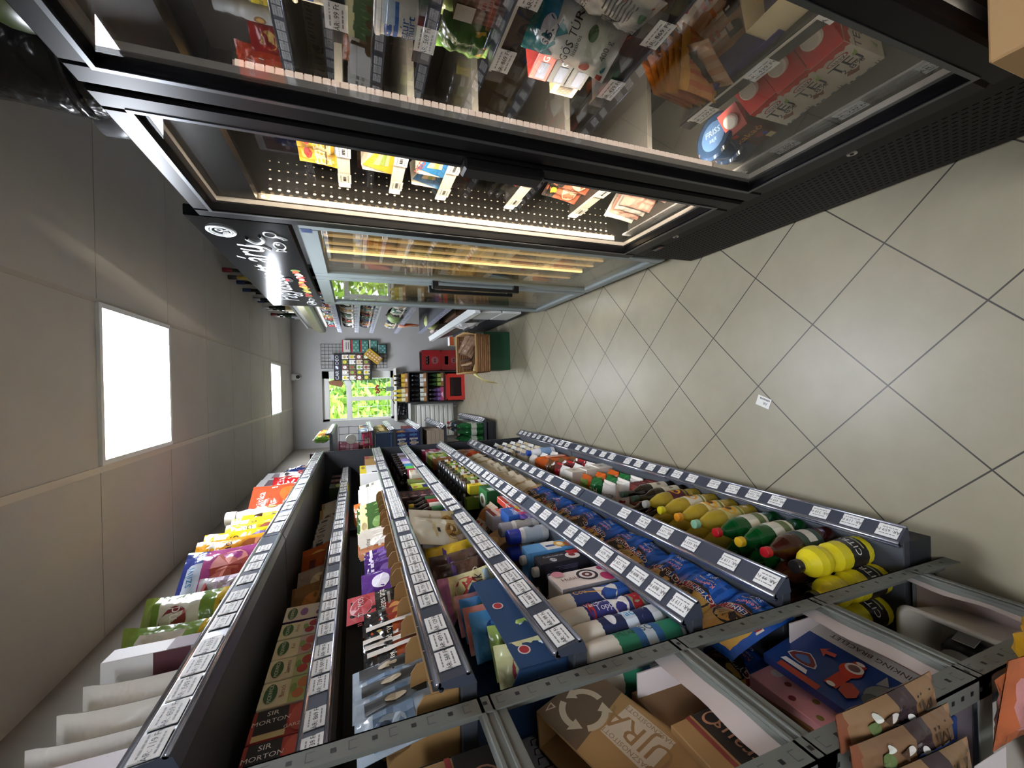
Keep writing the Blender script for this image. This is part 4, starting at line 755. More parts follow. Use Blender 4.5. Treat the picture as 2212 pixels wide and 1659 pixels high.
teabox('black box with pink print next to the end panel on the tea shelf', '2c2426 m', [], [('r', .1, .4, .6, .8, 'b06a6a m')], y=3.55, w=.11)
# ---- top shelf
for i in range(4):
    put(bag('bread_pack', 'white film wrapped pack on the top shelf, %s from the grey upright' % ORD[i], 'pack', .2, .21, .068, 'efeae0 f .3', gs=[('r', .1, .1, .5, .6, 'd9d0bc m'), ('r', .15, .2, .45, .25, '6a5a3a m'), ('r', .15, .34, .4, .38, '6a5a3a m')], bands=[(0, 0, .5, 1, 'dcd4c4 f .3')], seed=200 + i, gus=.2, wr=.003, group='white packs on the top shelf'), -.63, .79 + i * .073, ZA, rz=R(4), jit=1)
put(carton('rice_cake_box', 'thin white box with dark red end standing on the top shelf', 'box', .2, .055, .22, 'eceae8 m', front=[('r', .7, .3, 1, .6, '5a2a34 m')], side=[('r', .0, .2, 1, .5, '5a2230 m')]), -.63, 1.085, ZA, rz=R(4), jit=0)
put(carton('rice_cake_box', 'purple cornered pale pack nearest the photographer on the top shelf', 'box', .2, .06, .24, 'd8d0d2 m', front=[('r', 0, .6, 1, 1, '5c2c56 m')]), -.63, .755, ZA + .0, rz=R(4), jit=0)
def gbag(l, s): return bag('flour_bag', l, 'bag', .17, .27, .10, '6e8a34 f', bands=[(.0, .0, 1, .3, 'c9a92c f'), (.1, .42, .9, .8, 'cfc8b4 f'), (0, .86, 1, 1, '8aa042 f')], gs=[('o', .5, .66, .26, .13, '7c2420 m'), ('t', 'rumd', .5, .66, .028, 'ece2da m'), ('r', .1, .16, .6, .2, '6a5a2a m'), ('r', .1, .24, .7, .27, '6a5a2a m')], seed=s, wr=.008, group='green bags on the top shelf')
put(gbag('olive green bag with maroon oval on the top shelf, the fuller one', 210), -.61, 1.35, ZA, rz=R(38), rx=R(-6))
put(gbag('olive green bag with maroon oval on the top shelf, beside the thin white box', 211), -.63, 1.195, ZA, rz=R(22), rx=R(-14))
put(bag('nut_bag', 'clear crinkled packet with pinkish print on the top shelf', 'bag', .14, .18, .07, 'b8b0b4 f', gs=[('r', .1, .3, .9, .7, 'a890a4 m'), ('o', .5, .85, .3, .08, 'a03030 m')], seed=212), -.60, 1.46, ZA, rz=R(48), rx=R(-8))
put(bag('diaper_pack', 'purple and white pack with number 20 on the top shelf', 'pack', .22, .28, .09, 'a3427c f', bands=[(0, .72, 1, 1, '2a3a86 f'), (.2, .78, .7, .94, 'd6e0ee f')], gs=[('o', .5, .45, .34, .2, 'b2402c m'), ('o', .45, .47, .22, .12, 'c9624a m'), ('o', .78, .14, .1, .065, '7c1f5a m'), ('t', '20', .78, .14, .02, 'eadce6 m'), ('t', 'szilvi', .45, .86, .026, '3a86b8 m')], seed=213, wr=.004), -.60, 1.66, ZA, rz=R(52), rx=R(-4))
for i, (y, c, c2, nm) in enumerate(((1.80, 'e09a20 f', 'c86a1c m', 'orange'), (1.885, 'f0cf1c f', '6a4a9a m', 'sunny yellow'), (1.975, 'ecd432 f', 'b0502c m', 'lemon yellow'), (2.06, 'f2dc2a f', '9a4a3a m', 'pale yellow'))):
    put(bag('cocoa_bag', '%s bag of cocoa powder on the top shelf' % nm, 'bag', .17, .29 if i < 2 else .24, .06, c, gs=[('r', .1, .7, .9, .82, 'f4ecd8 m'), ('t', 'kakaó', .5, .6, .03, '4a2c1c m'), ('o', .5, .3, .3, .16, c2)], bands=[(0, .88, .4, 1, '2c3260 f')], seed=220 + i), -.60, y, ZA, rz=R(50), rx=R(-5))
put(bottle('syrup_bottle', 'big yellow topped jar between the cocoa bags and the white bottle', 'bottle', [(.03, 0), (.038, .006), (.038, .13), (.034, .15), (.03, .155)], '5a3c1c b', 'efc91c g', (.034, .045), lab=(.02, .12, .0386, 'f0d22a m'), gs=[('t', 'nyuszi', .5, .6, .024, '2c2c50 m')]), -.57, 2.14, ZA)
put(bottle('milk_bottle', 'tall white plastic bottle with round brown emblem on the top shelf', 'bottle', [(.036, 0), (.041, .008), (.041, .16), (.034, .18), (.037, .2), (.03, .235), (.028, .25)], 'e9e8e4 g', 'f2f1ee g', (.033, .04), lab=(.03, .15, .0415, 'efede8 m'), gs=[('o', .5, .6, .14, .22, '8a5a2a m'), ('o', .5, .6, .09, .14, 'e0b060 m')]), -.58, 2.25, ZA)
put(bag('coffee_bag', 'orange red bag lettered inka with a can picture on the top shelf', 'bag', .24, .29, .08, 'cf4a2c f', gs=[('p', [(.22, .05), (.8, .05), (.78, .6), (.2, .6)], 'e2962c m'), ('p', [(.2, .52), (.78, .52), (.78, .62), (.2, .62)], 'eee4d8 m'), ('o', .5, .3, .24, .16, 'b2601c m'), ('t', 'inka', .45, .78, .04, 'f6ece4 m')], seed=230, wr=.004), -.60, 2.69, ZA, rz=R(58), rx=R(-4))
put(bag('crisp_bag', 'dark red bag beside the orange red one on the top shelf', 'bag', .16, .2, .07, '9c2424 f', gs=[('o', .5, .5, .3, .2, 'c9a04a m')], seed=231), -.66, 2.50, ZA, rz=R(58), rx=R(-5))
put(bag('chips_bag', 'red bag with cream lettering standing on the top shelf', 'bag', .2, .22, .08, 'b32426 f', gs=[('o', .5, .4, .34, .2, 'eadcc8 m'), ('t', 'Zizi', .5, .75, .04, 'f0e8dc m')], seed=232), -.57, 2.93, ZA, rz=R(66))
put(bag('chips_bag', 'white and red spotted bag standing on the top shelf', 'bag', .2, .21, .08, 'e6ded8 f', gs=[('o', .3, .6, .14, .1, 'b03a34 m'), ('o', .65, .35, .18, .12, 'b03a34 m'), ('o', .6, .75, .12, .07, '55504c m'), ('r', 0, 0, 1, .12, 'a8282c m')], seed=233), -.57, 3.10, ZA, rz=R(70))
put(bag('chips_bag', 'navy blue bag lying at the far end of the top shelf', 'bag', .2, .22, .08, '2a3a72 f', gs=[('o', .5, .4, .3, .2, 'c49a94 m')], seed=234), -.565, 3.32, ZA, rz=R(84), rx=R(-6))
for i, (x, y) in enumerate(((-.64, 3.27), (-.64, 3.52))):
    put(carton('coffee_machine_box', 'large white carton with maroon panel on the top shelf, %s' % ['showing its whole panel', 'nearer the end panel'][i], 'carton', .22, .16, .36, 'e4e2e0 m', front=[('r', .12, .08, .88, .86, '5e1a30 m'), ('r', .3, .4, .7, .48, 'c9b0b4 m'), ('r', .25, .2, .4, .3, '8a4a5a m'), ('r', .6, .2, .75, .3, '8a4a5a m')], side=[('r', .12, .08, .88, .86, '5e1a30 m'), ('r', .3, .5, .4, .56, 'e0d0d2 m'), ('r', .5, .4, .7, .43, 'c9b0b4 m')]), x, y, ZA)
# ================================================================ black two-door fridge
BK = '0c0c0e k .33'; BK2 = '070708 k .5'; WARM = (1, .86, .68)
FG = glass('fridge_glass', (.96, .96, .95), .16, 1.4)
def slab_frame(mb, x0, x1, ya, yb, za, zb, sy, st, sb, mat, b=.004):
    mb.box(x0, x1, ya, ya + sy, za, zb, mat, b); mb.box(x0, x1, yb - sy, yb, za, zb, mat, b)
    mb.box(x0, x1, ya + sy, yb - sy, za, za + sb, mat, b); mb.box(x0, x1, ya + sy, yb - sy, zb - st, zb, mat, b); return mb
F0, F1, FX, FT = .375, 1.66, .585, 2.125
fr = empty('fridge', 'tall black two door glass fridge at the photographer side of the aisle', 'fridge', (FX, F0, 0)); fl = fr
def L(mb, name, par): mb.T = Matrix.Translation((-FX, -F0, 0)) ; return mb
def part(mb, name, par, o=(FX, F0, 0)):
    for i, v in enumerate(mb.v): mb.v[i] = v - Vector(o)
    return mb.build(name, par)
mb = MB(); X2 = 1.28
mb.box(.63, X2, F0, F0 + .025, .02, FT - .01, BK); mb.box(.63, X2, F1 - .025, F1, .02, FT - .01, BK); mb.box(X2 - .03, X2, F0, F1, .02, FT - .01, BK2)
mb.box(.63, X2, F0, F1, FT - .05, FT - .01, BK); mb.box(.63, X2, F0, F1, .36, .43, BK2); mb.box(.66, X2, F0 + .02, F1 - .02, .02, .36, BK2)
mb.box(.63, .66, F0, F1, 1.93, FT - .02, BK)
part(mb, 'cabinet_body', fr)
# inner back and far side are dark perforated sheet
mb = MB(); mb.box(1.14, 1.15, F0 + .025, F1 - .025, .43, 2.06, '121110 k .3'); mb.box(.66, 1.14, F1 - .035, F1 - .026, .43, 2.06, '100f0e k .2')
part(mb, 'inner_lining', fr)
gr = MB(); gr.box(.605, .615, F0 + .005, F1 - .005, .02, .385, '1f1e1c k .5', .002)
for j in range(13):
    for i in range(70):
        y = F0 + .03 + i * .0177 + (.009 if j % 2 else 0); z = .05 + j * .022
        gr.quad((.6045, y, z), (.6045, y + .011, z), (.6045, y + .011, z + .006), (.6045, y, z + .006), '010101 k .8')
part(gr, 'plinth_grille', fr)
for i, y in enumerate((.72, 1.381)):
    part(MB().tube([(.606, y, .366), (.600, y, .366)], .012, 'b9b9b4 c', 14).tube([(.6, y, .366), (.598, y, .366)], .005, '3a3a3a c', 8), 'lock', fr)
part(MB().box(.600, .606, 1.50, 1.56, .32, .345, '2a2a2c g', .002).box(.598, .6, 1.51, 1.52, .328, .337, '8a2a22 g'), 'thermostat_panel', fr)
for i, (ya, yb) in enumerate(((.385, 1.008), (1.022, 1.65))):
    d = slab_frame(MB(), FX, FX + .04, ya, yb, .405, 2.115, .058, .055, .07, BK, .006)
    slab_frame(d, FX - .002, FX + .0, ya + .05, yb - .05, .465, 2.07, .010, .010, .010, '55575a c .3', 0)
    dp = part(d, 'door', fr)
    part(slab_frame(MB(), FX + .03, FX + .045, ya + .056, yb - .056, .47, 2.062, .018, .018, .018, '8c8782 g .3', 0), 'door_seal', dp)
    part(MB().box(FX + .012, FX + .018, ya + .05, yb - .05, .47, 2.07, FG), 'door_glass', dp)
    if i: part(MB().box(FX - .028, FX + .002, 1.028, 1.085, 1.14, 1.365, '0c0c0d g .3', .006), 'door_handle', dp)
# LED strips and their glowing reflections
def ledstrip(y, z0, z1, n, e, beads=True, x=.652):
    mb = MB(); mb.box(x - .008, x + .012, y - .002, y + .006, z0, z1, '4a443d m')
    for k in range(n):
        z = z0 + (z1 - z0) * (k + .5) / n
        mb.ball((x, y - .004, z), (.006, .006, .007), 'ffdca8 e %g' % e, 6, 4)
    return mb
part(ledstrip(1.60, .52, 1.93, 50, 20), 'led_strip', fr)
mb = MB()  # reflections of the LED strip, added as rows of ever dimmer glowing beads
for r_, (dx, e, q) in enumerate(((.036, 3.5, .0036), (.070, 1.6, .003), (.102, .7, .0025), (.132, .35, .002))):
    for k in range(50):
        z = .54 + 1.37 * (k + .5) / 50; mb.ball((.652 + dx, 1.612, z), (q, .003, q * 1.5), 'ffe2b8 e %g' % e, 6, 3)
part(mb, 'led_reflection_rows', fr)
mb = MB(); mb.box(.636, .648, .944, .950, .62, 1.85, 'cdb9ad g')
for k in range(70): mb.box(.632, .648, .9405, .9435, .63 + k * .0174, .6445 + k * .0174, 'ffe4d0 e .45')
part(mb, 'led_strip', fr)
area('fridge_led_light', (.645, 1.57, 1.2), (R(90), 0, R(-25)), .03, 1.4, 6.0, WARM)
area('fridge_led_light', (.64, .99, 1.24), (R(90), 0, R(-35)), .03, 1.3, 30, WARM)
area('fridge_led_light', (.64, .42, 1.24), (R(90), 0, R(-145)), .03, 1.3, 30, WARM)
FS = [1.67, 1.50, 1.33, 1.05, .755]
for c, (ya, yb) in enumerate(((.42, .925), (1.07, 1.585))):
    for k, z in enumerate(FS + [.43]):
        if k == 5 and c: continue
        s_ = MB()
        if k < 5: s_.box(.73, 1.13, ya, yb, z - .018, z, '2c2b29 m .4', .002)
        else: s_.box(.68, 1.13, .42, 1.60, z, z + .012, '33322f m .5', .002); s_.box(.672, .678, .42, 1.60, z, z + .045, clearfilm('clear_rail', (.75, .75, .75), .25))
        sh = part(s_, 'shelf', fr)
        if k < 5:
            part(MB().box(.716, .722, ya, yb, z - .03, z + .008, ('dcd4c6 g' if c else '24242a g')), 'price_rail', sh)
            if not c: part(MB().box(.7135, .7155, ya + .05, yb - .03, z + .004, z + .010, 'c9c3b6 m') if k in (2, 4) else MB().box(.7145, .7155, ya + .02, ya + .06, z - .02, z - .01, 'c9c3b6 m'), 'paper_strip', sh)
        n_ = 3 if k < 5 else 6
        for t in range(n_):
            y = ya + (yb - ya) * (t + .6) / n_ if k < 5 else (.50 + .17 * t)
            if k == 5 and t > 4: continue
            o = bpy.data.objects.new('price_tag', tag_mesh(t + k, c == 0)); COL.objects.link(o); o.parent = sh; o.location = ((.7125 if k < 5 else .667) - FX, y - F0, z - .012 if k < 5 else z + .026); o.rotation_euler = (0, 0, RW); o.scale = (1.15, 1, 1.05)
# ---- food in the fridge
def inf(o, y, z, x=.745, rz=RW, rx=0, jit=2, ry=0): return put(o, x, y, z + .001, rz, rx, jit, ry)
def milk(l):
    o = empty('milk_carton', l, 'milk carton', group='milk cartons'); mb = MB(); w, h = .035, .135
    mb.box(-w, w, 0, .07, 0, h, 'e6dcc8 m'); mb.prism([(0, 0), (0, 0), (0, 0)], 0, 0, 'e6dcc8 m') if 0 else None
    mb.add([(-w, 0, h), (w, 0, h), (w, .07, h + .066), (-w, .07, h + .066), (w, .07, h), (-w, .07, h)], [(0, 1, 2, 3), (1, 4, 2), (0, 3, 5), (5, 3, 2, 4)], 'c4201c m')
    wav = [(i / 10, .86 + .03 * math.sin(i * 2.2)) for i in range(11)]
    graphics(mb, [('p', [(1, 1), (0, 1)] + wav, 'c4201c m'), ('o', .5, .74, .3, .07, 'b3262a m'), ('o', .5, .74, .26, .055, 'efe8dc m'), ('t', 'sissy', .5, .74, .011, '2a2432 m'), ('t', 'TEJ', .5, .53, .03, '2c2a33 m'), ('t', '2,8%', .52, .37, .016, '2c2a33 m'), ('p', [(.2, .24), (.34, .34), (.5, .27), (.62, .3), (.5, .18), (.34, .2)], '8a5a4a m'), ('p', [(.75, .6), (.95, .72), (.9, .58)], '9ab85a m'), ('o', .12, .05, .05, .02, '4a6a5a m'), ('o', .3, .05, .07, .025, '8a98a0 m'), ('o', .62, .05, .07, .025, '8a98b0 m'), ('t', '1L', .88, .06, .01, '5a5a60 m')], 2 * w, h, 0)
    graphics(mb, [('p', [(1, 1), (0, 1)] + wav, 'c4201c m'), ('t', 'TEJ', .3, .66, .024, '4a4452 m'), ('r', .55, .3, .62, .7, 'b0a8b4 m'), ('r', .68, .3, .73, .75, 'b0a8b4 m'), ('r', .8, .1, .95, .4, '6a648c m'), ('p', [(.2, .2), (.4, .34), (.34, .16)], '7ca03c m')], .07, h, 0, fn=lambda u, v, e: (w + .0005 + e, u * .07, v * h))
    mb.build('carton_body', o)
    c = MB().lathe([(.019, 0), (.02, .006), (.0195, .017), (.016, .02)], 'e4ddd0 g', 18); c.T = Matrix.Identity(4)
    T = Matrix.Translation((0, .036, h + .032)) @ Matrix.Rotation(R(43), 4, 'X'); c.v = [T @ v for v in c.v]; c.build('cap', o); return o
for i, (y, nm) in enumerate(((.640, 'closest to the door hinge'), (.722, 'the middle one'), (.803, 'beside the cocoa carton'))):
    inf(milk('red topped milk carton with white cap in the front line, ' + nm), y, .443, .748 - .004 * i, RW + R(10)).scale = (1.1, 1.1, 1.1)
    inf(milk('red topped milk carton in the second line, behind ' + nm), y, .443, .84, RW)
o = milk('x'); o['label'] = 'small brown cocoa drink carton with white cap on the fridge floor'; o.name = 'cocoa_carton'; o['category'] = 'drink carton'; del o['group']
for ch in o.children:
    if ch.name.startswith('carton_body'):
        bpy.data.objects.remove(ch); break
mb = MB(); mb.box(-.032, .032, 0, .064, 0, .12, '4a1f12 m'); mb.add([(-.032, 0, .12), (.032, 0, .12), (.032, .064, .155), (-.032, .064, .155), (.032, .064, .12), (-.032, .064, .12)], [(0, 1, 2, 3), (1, 4, 2), (0, 3, 5), (5, 3, 2, 4)], '8c2218 m')
graphics(mb, [('t', 'kakaó', .5, .62, .024, 'd98a2c m'), ('o', .7, .35, .2, .1, '8a2a1a m'), ('o', .2, .9, .14, .08, 'b83020 m'), ('r', .7, .0, 1, .2, 'c9b48a m'), ('o', .84, .3, .1, .07, '3a4a9a m')], .064, .12, 0); mb.build('carton_body', o)
for ch in o.children:
    if ch.name.startswith('cap'): ch.location = (0, 0, -.033)
inf(o, .905, .443, .73, RW + R(8))
for i in range(2):
    b = MB().lathe([(.05, 0), (.062, .008), (.064, .05), (.07, .054), (.07, .06), (.062, .064)], '22344e b', 24)
    graphics(b, [('o', .5, .5, .4, .4, '2c4668 m'), ('t', 'FRISS', .5, .6, .018, '7a94b0 m'), ('t', 'sajt', .5, .4, .014, '7a94b0 m')], .11, .11, 0, fn=lambda u, v, e: ((u - .5) * .11, (v - .5) * .11, .0645 + e))
    inf(finish(b, 'cheese_tub', 'dark blue plastic tub with round lid on the fridge floor, %s' % ['the lower one', 'the upper one of two'][i], 'tub', 'dark blue tubs'), .985, .443 + i * .066, .76)
# sausages and ham on the lowest shelf
z = FS[4]
for i in range(7):
    inf(bag('sausage_pack', 'vacuum pack of orange brown sausages standing in a fan, %s from the far end' % ORD[i], 'sausage pack', .15, .13, .018, 'b87a42 f', bands=[(k / 12, .1, (k + 1) / 12, .8, 'b0603c f') for k in range(0, 12, 2)] + [(0, .84, 1, 1, 'c08a3a f'), (0, 0, 1, .1, 'c08a3a f')], seed=300 + i, group='orange sausage packs', wr=.003), .925 - i * .021, z, .82 - .006 * i, R(200 - 4 * i), R(-6), 3)
def virsli(i, l): return bag('frankfurter_pack', l, 'frankfurter pack', .19, .13, .022, 'c9a987 f', bands=[(0, k / 12, 1, (k + 1) / 12, 'b98a62 f') for k in range(1, 12, 3)], gs=[('r', .05, .3, .62, .82, 'e0d2b6 m'), ('p', [(.1, .5), (.14, .62), (.26, .62), (.3, .5), (.26, .4), (.14, .4)], 'a02028 m'), ('r', .62, .2, .8, .9, '3a2c26 m'), ('r', .64, .3, .7, .8, 'd9ccb8 m'), ('r', .4, .35, .46, .8, 'c06a2c m'), ('r', .5, .35, .55, .8, 'c06a2c m')], seed=i, group='frankfurter packs', wr=.004)
for i, (x, y, zz, rz, rx, nm) in enumerate(((.86, .70, .07, -80, -40, 'at the back of the pile'), (.84, .72, .05, -85, -46, 'third from the front of the pile'), (.82, .735, .03, -88, -50, 'second from the front of the pile'), (.79, .75, .004, -92, -56, 'in front of the pile, its red badge showing'), (.76, .83, .0, -120, -30, 'lying crooked over the sausages'))):
    inf(virsli(320 + i, 'long pack of frankfurters with red badge %s' % nm), y, z + zz + .005, x, R(rz), R(rx), 2)
inf(bag('sausage_pack', 'brown pack of smoked sausages with pale oval label on the lowest fridge shelf', 'sausage pack', .13, .18, .05, '5c4a38 f', gs=[('o', .5, .5, .3, .18, 'b8ab94 m'), ('o', .5, .82, .2, .08, '8a2a24 m')], seed=330), .56, z, .83, R(-75), R(-35))
cb = opentray('cut_cardboard_box', 'cut open pale cardboard box with brown print on the lowest fridge shelf', 'box', .22, .22, .11, 'd9c9a2 d', 'c9b58a d', .08, gs=[('p', [(.5, .3), (.62, .9), (.7, .8), (.66, .3)], 'a9744a m')]); inf(cb, .54, z, .75, RW + R(3))
inf(carton('sliced_ham_pack', 'blue purple flat pack under the frankfurters on the fridge shelf', 'pack', .2, .12, .02, '3a2f6e g'), .72, z, .74)
# white cheese and cream shelf
z = FS[3]
inf(bag('curd_cheese_bag', 'white bag of curd cheese with teal top lettered RÖGÖS TÚRÓ', 'curd cheese bag', .13, .215, .06, 'd6d6cc f', bands=[(0, .74, 1, 1, '1f7a7c f'), (.45, .14, .95, .4, 'c9cdbb f')], gs=[('p', [(0, .76), (.1, .66), (.2, .74), (.35, .68), (.5, .72), (.6, .6), (.8, .7), (1, .66), (1, .8), (0, .8)], '1f7a7c m'), ('o', .52, .8, .26, .08, 'd9dcd6 m'), ('t', 'sissy', .52, .8, .024, '24304a m'), ('t', 'RÖGÖS TÚRÓ', .5, .55, .018, '2c2a30 m'), ('t', 'félzsíros', .5, .48, .01, '3c3a40 m'), ('o', .2, .3, .12, .06, '9c2630 m'), ('o', .78, .36, .12, .05, '4c6a44 m'), ('t', '400 g', .6, .16, .014, '3a3a40 m'), ('o', .25, .08, .08, .03, '3a6a90 m'), ('r', .05, .04, .14, .12, 'a84038 m')], seed=340, wr=.005), .815, z, .76, RW + R(18), R(-14), 0)
inf(bag('curd_cheese_bag', 'white bag of curd cheese turned to show its bar code', 'curd cheese bag', .115, .17, .04, 'cfd0ca f', gs=[('r', .1 + .03 * k, .34, .115 + .03 * k, .6, '2c2c30 m') for k in range(10)] + [('r', .55, .3 + .05 * k, .9, .32 + .05 * k, '6a6a70 m') for k in range(8)] + [('t', 'TEHÉNTÚRÓ', .6, .84, .012, '5a4a54 m'), ('t', '250 g', .3, .14, .012, '4a4a50 m'), ('o', .7, .16, .08, .05, '5a7a5c m'), ('o', .08, .06, .05, .03, 'a8402c m')], seed=341), .70, z, .75, RW + R(-14), R(-10), 0)
def tub(l, c, gs, r=.046, h=.088, lid=None, grp=None, nm='sour_cream_tub'):
    o = empty(nm, l, 'tub', group=grp); b = MB().lathe([(r * .82, 0), (r * .84, .004), (r * .96, h - .006), (r * 1.03, h - .004), (r * 1.03, h)], c, 24)
    graphics(b, gs, 3.14 * r * .9, h, 0, fn=lambda u, v, e: ((r * (.84 + .12 * v) + .0008 + e) * math.sin((u - .5) * 3.1), -(r * (.84 + .12 * v) + .0008 + e) * math.cos((u - .5) * 3.1), v * h))
    b.build('tub_body', o); MB().lathe([(r * 1.04, h - .002), (r * 1.05, h + .003), (r * .98, h + .006)], lid or 'e9e5da g', 24).build('lid', o); return o
rg = [('r', 0, .08, 1, .92, 'c0261c m'), ('r', 0, .74, 1, .9, 'd8cfc0 m'), ('o', .4, .66, .1, .13, 'e8eef4 m'), ('t', 'RIKO', .4, .66, .012, '24407a m'), ('t', 'Tejföl', .42, .42, .028, 'f2ece4 m'), ('o', .7, .5, .1, .16, 'e2a62a m'), ('o', .76, .4, .1, .16, '3f8a2c m'), ('t', '20%', .3, .2, .014, 'f0e4d8 m')]
inf(tub('red and green sour cream tub lettered Tejföl, upper one near the glass', 'ded6c6 g', rg, grp='sour cream tubs'), .66, z + .098, .785, RW + R(10))
inf(tub('red and green sour cream tub lettered Tejföl, beneath the upper one', 'ded6c6 g', rg, grp='sour cream tubs'), .665, z, .785, RW + R(-6))
inf(tub('white and red sour cream tub with bar code beside the lettered ones', 'd9d4c6 g', [('r', 0, .55, 1, 1, 'b8281e m'), ('r', .3, .1, .6, .4, '9ab0c8 m'), ('t', 'Tej', .7, .75, .026, 'f0e8dc m'), ('o', .85, .5, .1, .18, '4a8a34 m')], grp='sour cream tubs'), .56, z, .775, RW)
for i in range(3):
    inf(carton('grill_cheese_box', ['black', 'black', 'red topped'][i] + ' grill cheese box at the end of the cheese shelf, %s' % ['the lowest', 'the middle one', 'on top'][i], 'box', .15, .12, .05, '1e2024 m' if i < 2 else '7c221c m', front=[('t', 'Grillsajt', .6, .5, .016, 'cfc6b6 m'), ('o', .85, .5, .07, .3, 'b8aaa0 m'), ('r', .05, .2, .35, .7, '30384a m')], side=[('r', .1, .3, .5, .7, 'b8b0a0 m')]), .905 - .0 * i, z + i * .052, .80, RW + R(6))
inf(carton('barcode_box', 'brown box with bar code in the far corner of the white cheese shelf', 'box', .08, .1, .07, '8c7454 d', front=[('r', .1 + .06 * k, .2, .13 + .06 * k, .8, '1c1c1e m') for k in range(8)]), .985, z, .80)
inf(bag('curd_cheese_bag', 'grey clear bag of crumbly cheese behind the teal topped bag', 'curd cheese bag', .12, .2, .05, 'b8b09c f', seed=344), .87, z, .88)
# cake, yoghurt and margarine shelves
z = FS[2]
inf(carton('cake_box', 'dark chocolate cake box lettered Cemo on the third fridge shelf', 'box', .2, .16, .105, '3a1a14 m', front=[('r', 0, .0, .4, 1, '8c7a62 m'), ('o', .75, .7, .12, .16, 'c02c34 m'), ('t', 'Cemo', .72, .42, .03, 'e6dcd0 m'), ('t', 'DUO', .8, .2, .02, 'c9b8a4 m')]), .60, z, .76)
inf(carton('cake_box', 'brown striped cake box beside the lettered one on the third fridge shelf', 'box', .13, .16, .1, '5a4230 m', front=[('r', .1 * k, 0, .1 * k + .05, 1, '6c523c m') for k in range(1, 10)] + [('r', 0, .6, .3, 1, 'b0a898 m')]), .785, z, .77)
inf(bag('salad_pack', 'green salad pack with gold foil beside the cake boxes', 'pack', .1, .12, .05, '3c5a24 f', gs=[('p', [(.5, .1), (.9, .2), (.8, .7)], 'b9942c m')], seed=345), .895, z, .78)
z = FS[1]
yg = [('r', .1, .5, .9, .62, '3a6ab0 m'), ('o', .5, .76, .2, .1, '2c5a9c m'), ('t', 'natúr', .5, .34, .018, '26508e m'), ('t', 'joghurt', .5, .18, .016, '26508e m'), ('r', .6, .6, .9, .9, 'b8ccdc m')]
for i, (y, x, zz, nm) in enumerate(((.55, .79, 0, 'nearest the door hinge'), (.66, .79, 0, 'second along the shelf'), (.66, .79, .085, 'stacked on another tub'), (.885, .78, 0, 'standing apart at the far end'))):
    inf(tub('white and blue natural yoghurt tub, ' + nm, 'd9d5ca g', yg, r=.044, h=.078, grp='natural yoghurt tubs', nm='yoghurt_tub'), y, z + zz, x, RW)
inf(bag('lettuce_bag', 'dark green bag of leaves between the yoghurt tubs', 'bag', .1, .13, .06, '34502a f', gs=[('o', .4, .6, .3, .2, '5a7a3a m'), ('o', .6, .3, .2, .14, 'd0c8b4 m')], seed=346), .775, z, .80)
inf(bag('lettuce_bag', 'pale green leaf hanging below the yoghurt shelf', 'vegetable', .06, .16, .03, '8a9a62 f', seed=347), .905, z - .165, .84, RW, R(-6))
z = FS[0]
for i, (y, zz, nm) in enumerate(((.60, 0, 'at the bottom of the near pile'), (.60, .075, 'on top of the near pile'), (.72, 0, 'at the bottom of the far pile'), (.72, .075, 'in the middle of the far pile'), (.72, .15, 'on top of the far pile'), (.86, 0, 'standing apart by the door frame'))):
    b = MB(); b.box(-.055, .055, 0, .1, 0, .058, 'd9d0b8 g', .008); b.box(-.058, .058, -.003, .103, .058, .068, 'e0dac8 b', .003)
    graphics(b, [('r', .1, .5, .9, .75, '2f5aa0 m'), ('t', 'margarin', .5, .3, .013, 'b85a2c m'), ('r', .1, .1, .5, .16, '7a7468 m')], .11, .058, 0)
    inf(finish(b, 'margarine_box', 'white margarine box with blue band, ' + nm, 'margarine box', 'margarine boxes'), y, z + zz, .77)
# behind the second door
z = FS[0]
for i in range(4):
    inf(bag('cheese_slices_pack', 'yellow pack of cheese slices on the top shelf behind the second door, %s' % ORD[i], 'cheese pack', .11, .13, .03, 'd9a83a f', gs=[('r', .1, .2, .9, .6, 'efe2b8 m'), ('o', .5, .75, .2, .1, 'b3322c m'), ('r', .2, .3, .8, .34, '6a5a3a m')], bands=[(0, .0, 1, .15, 'efcf4a f')] if i % 2 else [(0, 0, 1, .15, 'cfd2dc f')], seed=350 + i, group='yellow cheese packs'), 1.31 + .07 * i, z, .82 - .01 * i, R(-70), R(-6))
inf(bag('cheese_slices_pack', 'brown and white small pack standing on the cheese packs', 'cheese pack', .08, .1, .03, '7a4a2c f', gs=[('r', .2, .2, .8, .7, 'e9eef0 m')], seed=355), 1.36, z + .135, .80)
def sandwich(l, c, c2, txt=None):
    b = MB(); p = [(-.09, 0), (.09, 0), (.075, .03), (-.06, .105), (-.085, .10)]
    b.prism(p, 0, .075, clearfilm('sandwich_pack_film', (.8, .78, .7), .6)); b.prism([(x * .93, .003 + z_ * .93) for x, z_ in p], .008, .067, c)
    b.prism([(-.09, .0), (.09, 0), (.07, .028), (-.06, .1)], -.002, -.001, c2)
    b.add([(-.05, -.003, .02), (.04, -.003, .015), (.0, -.003, .05), (-.05, -.003, .07)], [(0, 1, 2, 3)], 'd9b88a m')
    b.add([(-.05, -.0035, .032), (.035, -.0035, .024), (.02, -.0035, .034), (-.05, -.0035, .048)], [(0, 1, 2, 3)], '8aa04a m')
    if txt: b.text(txt, 'b03a34 m', (-.035, -.004, .086), (1, 0, -.3), (.3, 0, 1), .02)
    return finish(b, 'sandwich', l, 'sandwich')
inf(sandwich('yellow wrapped sandwich on the second shelf behind the second door', 'caa24a m', 'd6b030 g'), 1.38, FS[1], .745, R(-78), 0)
inf(sandwich('blue sandwich wedge lettered MEDVE behind the second door', 'd0b890 m', '2a6a9c g', 'MEDVE'), 1.34, FS[2], .745, R(-74), 0)
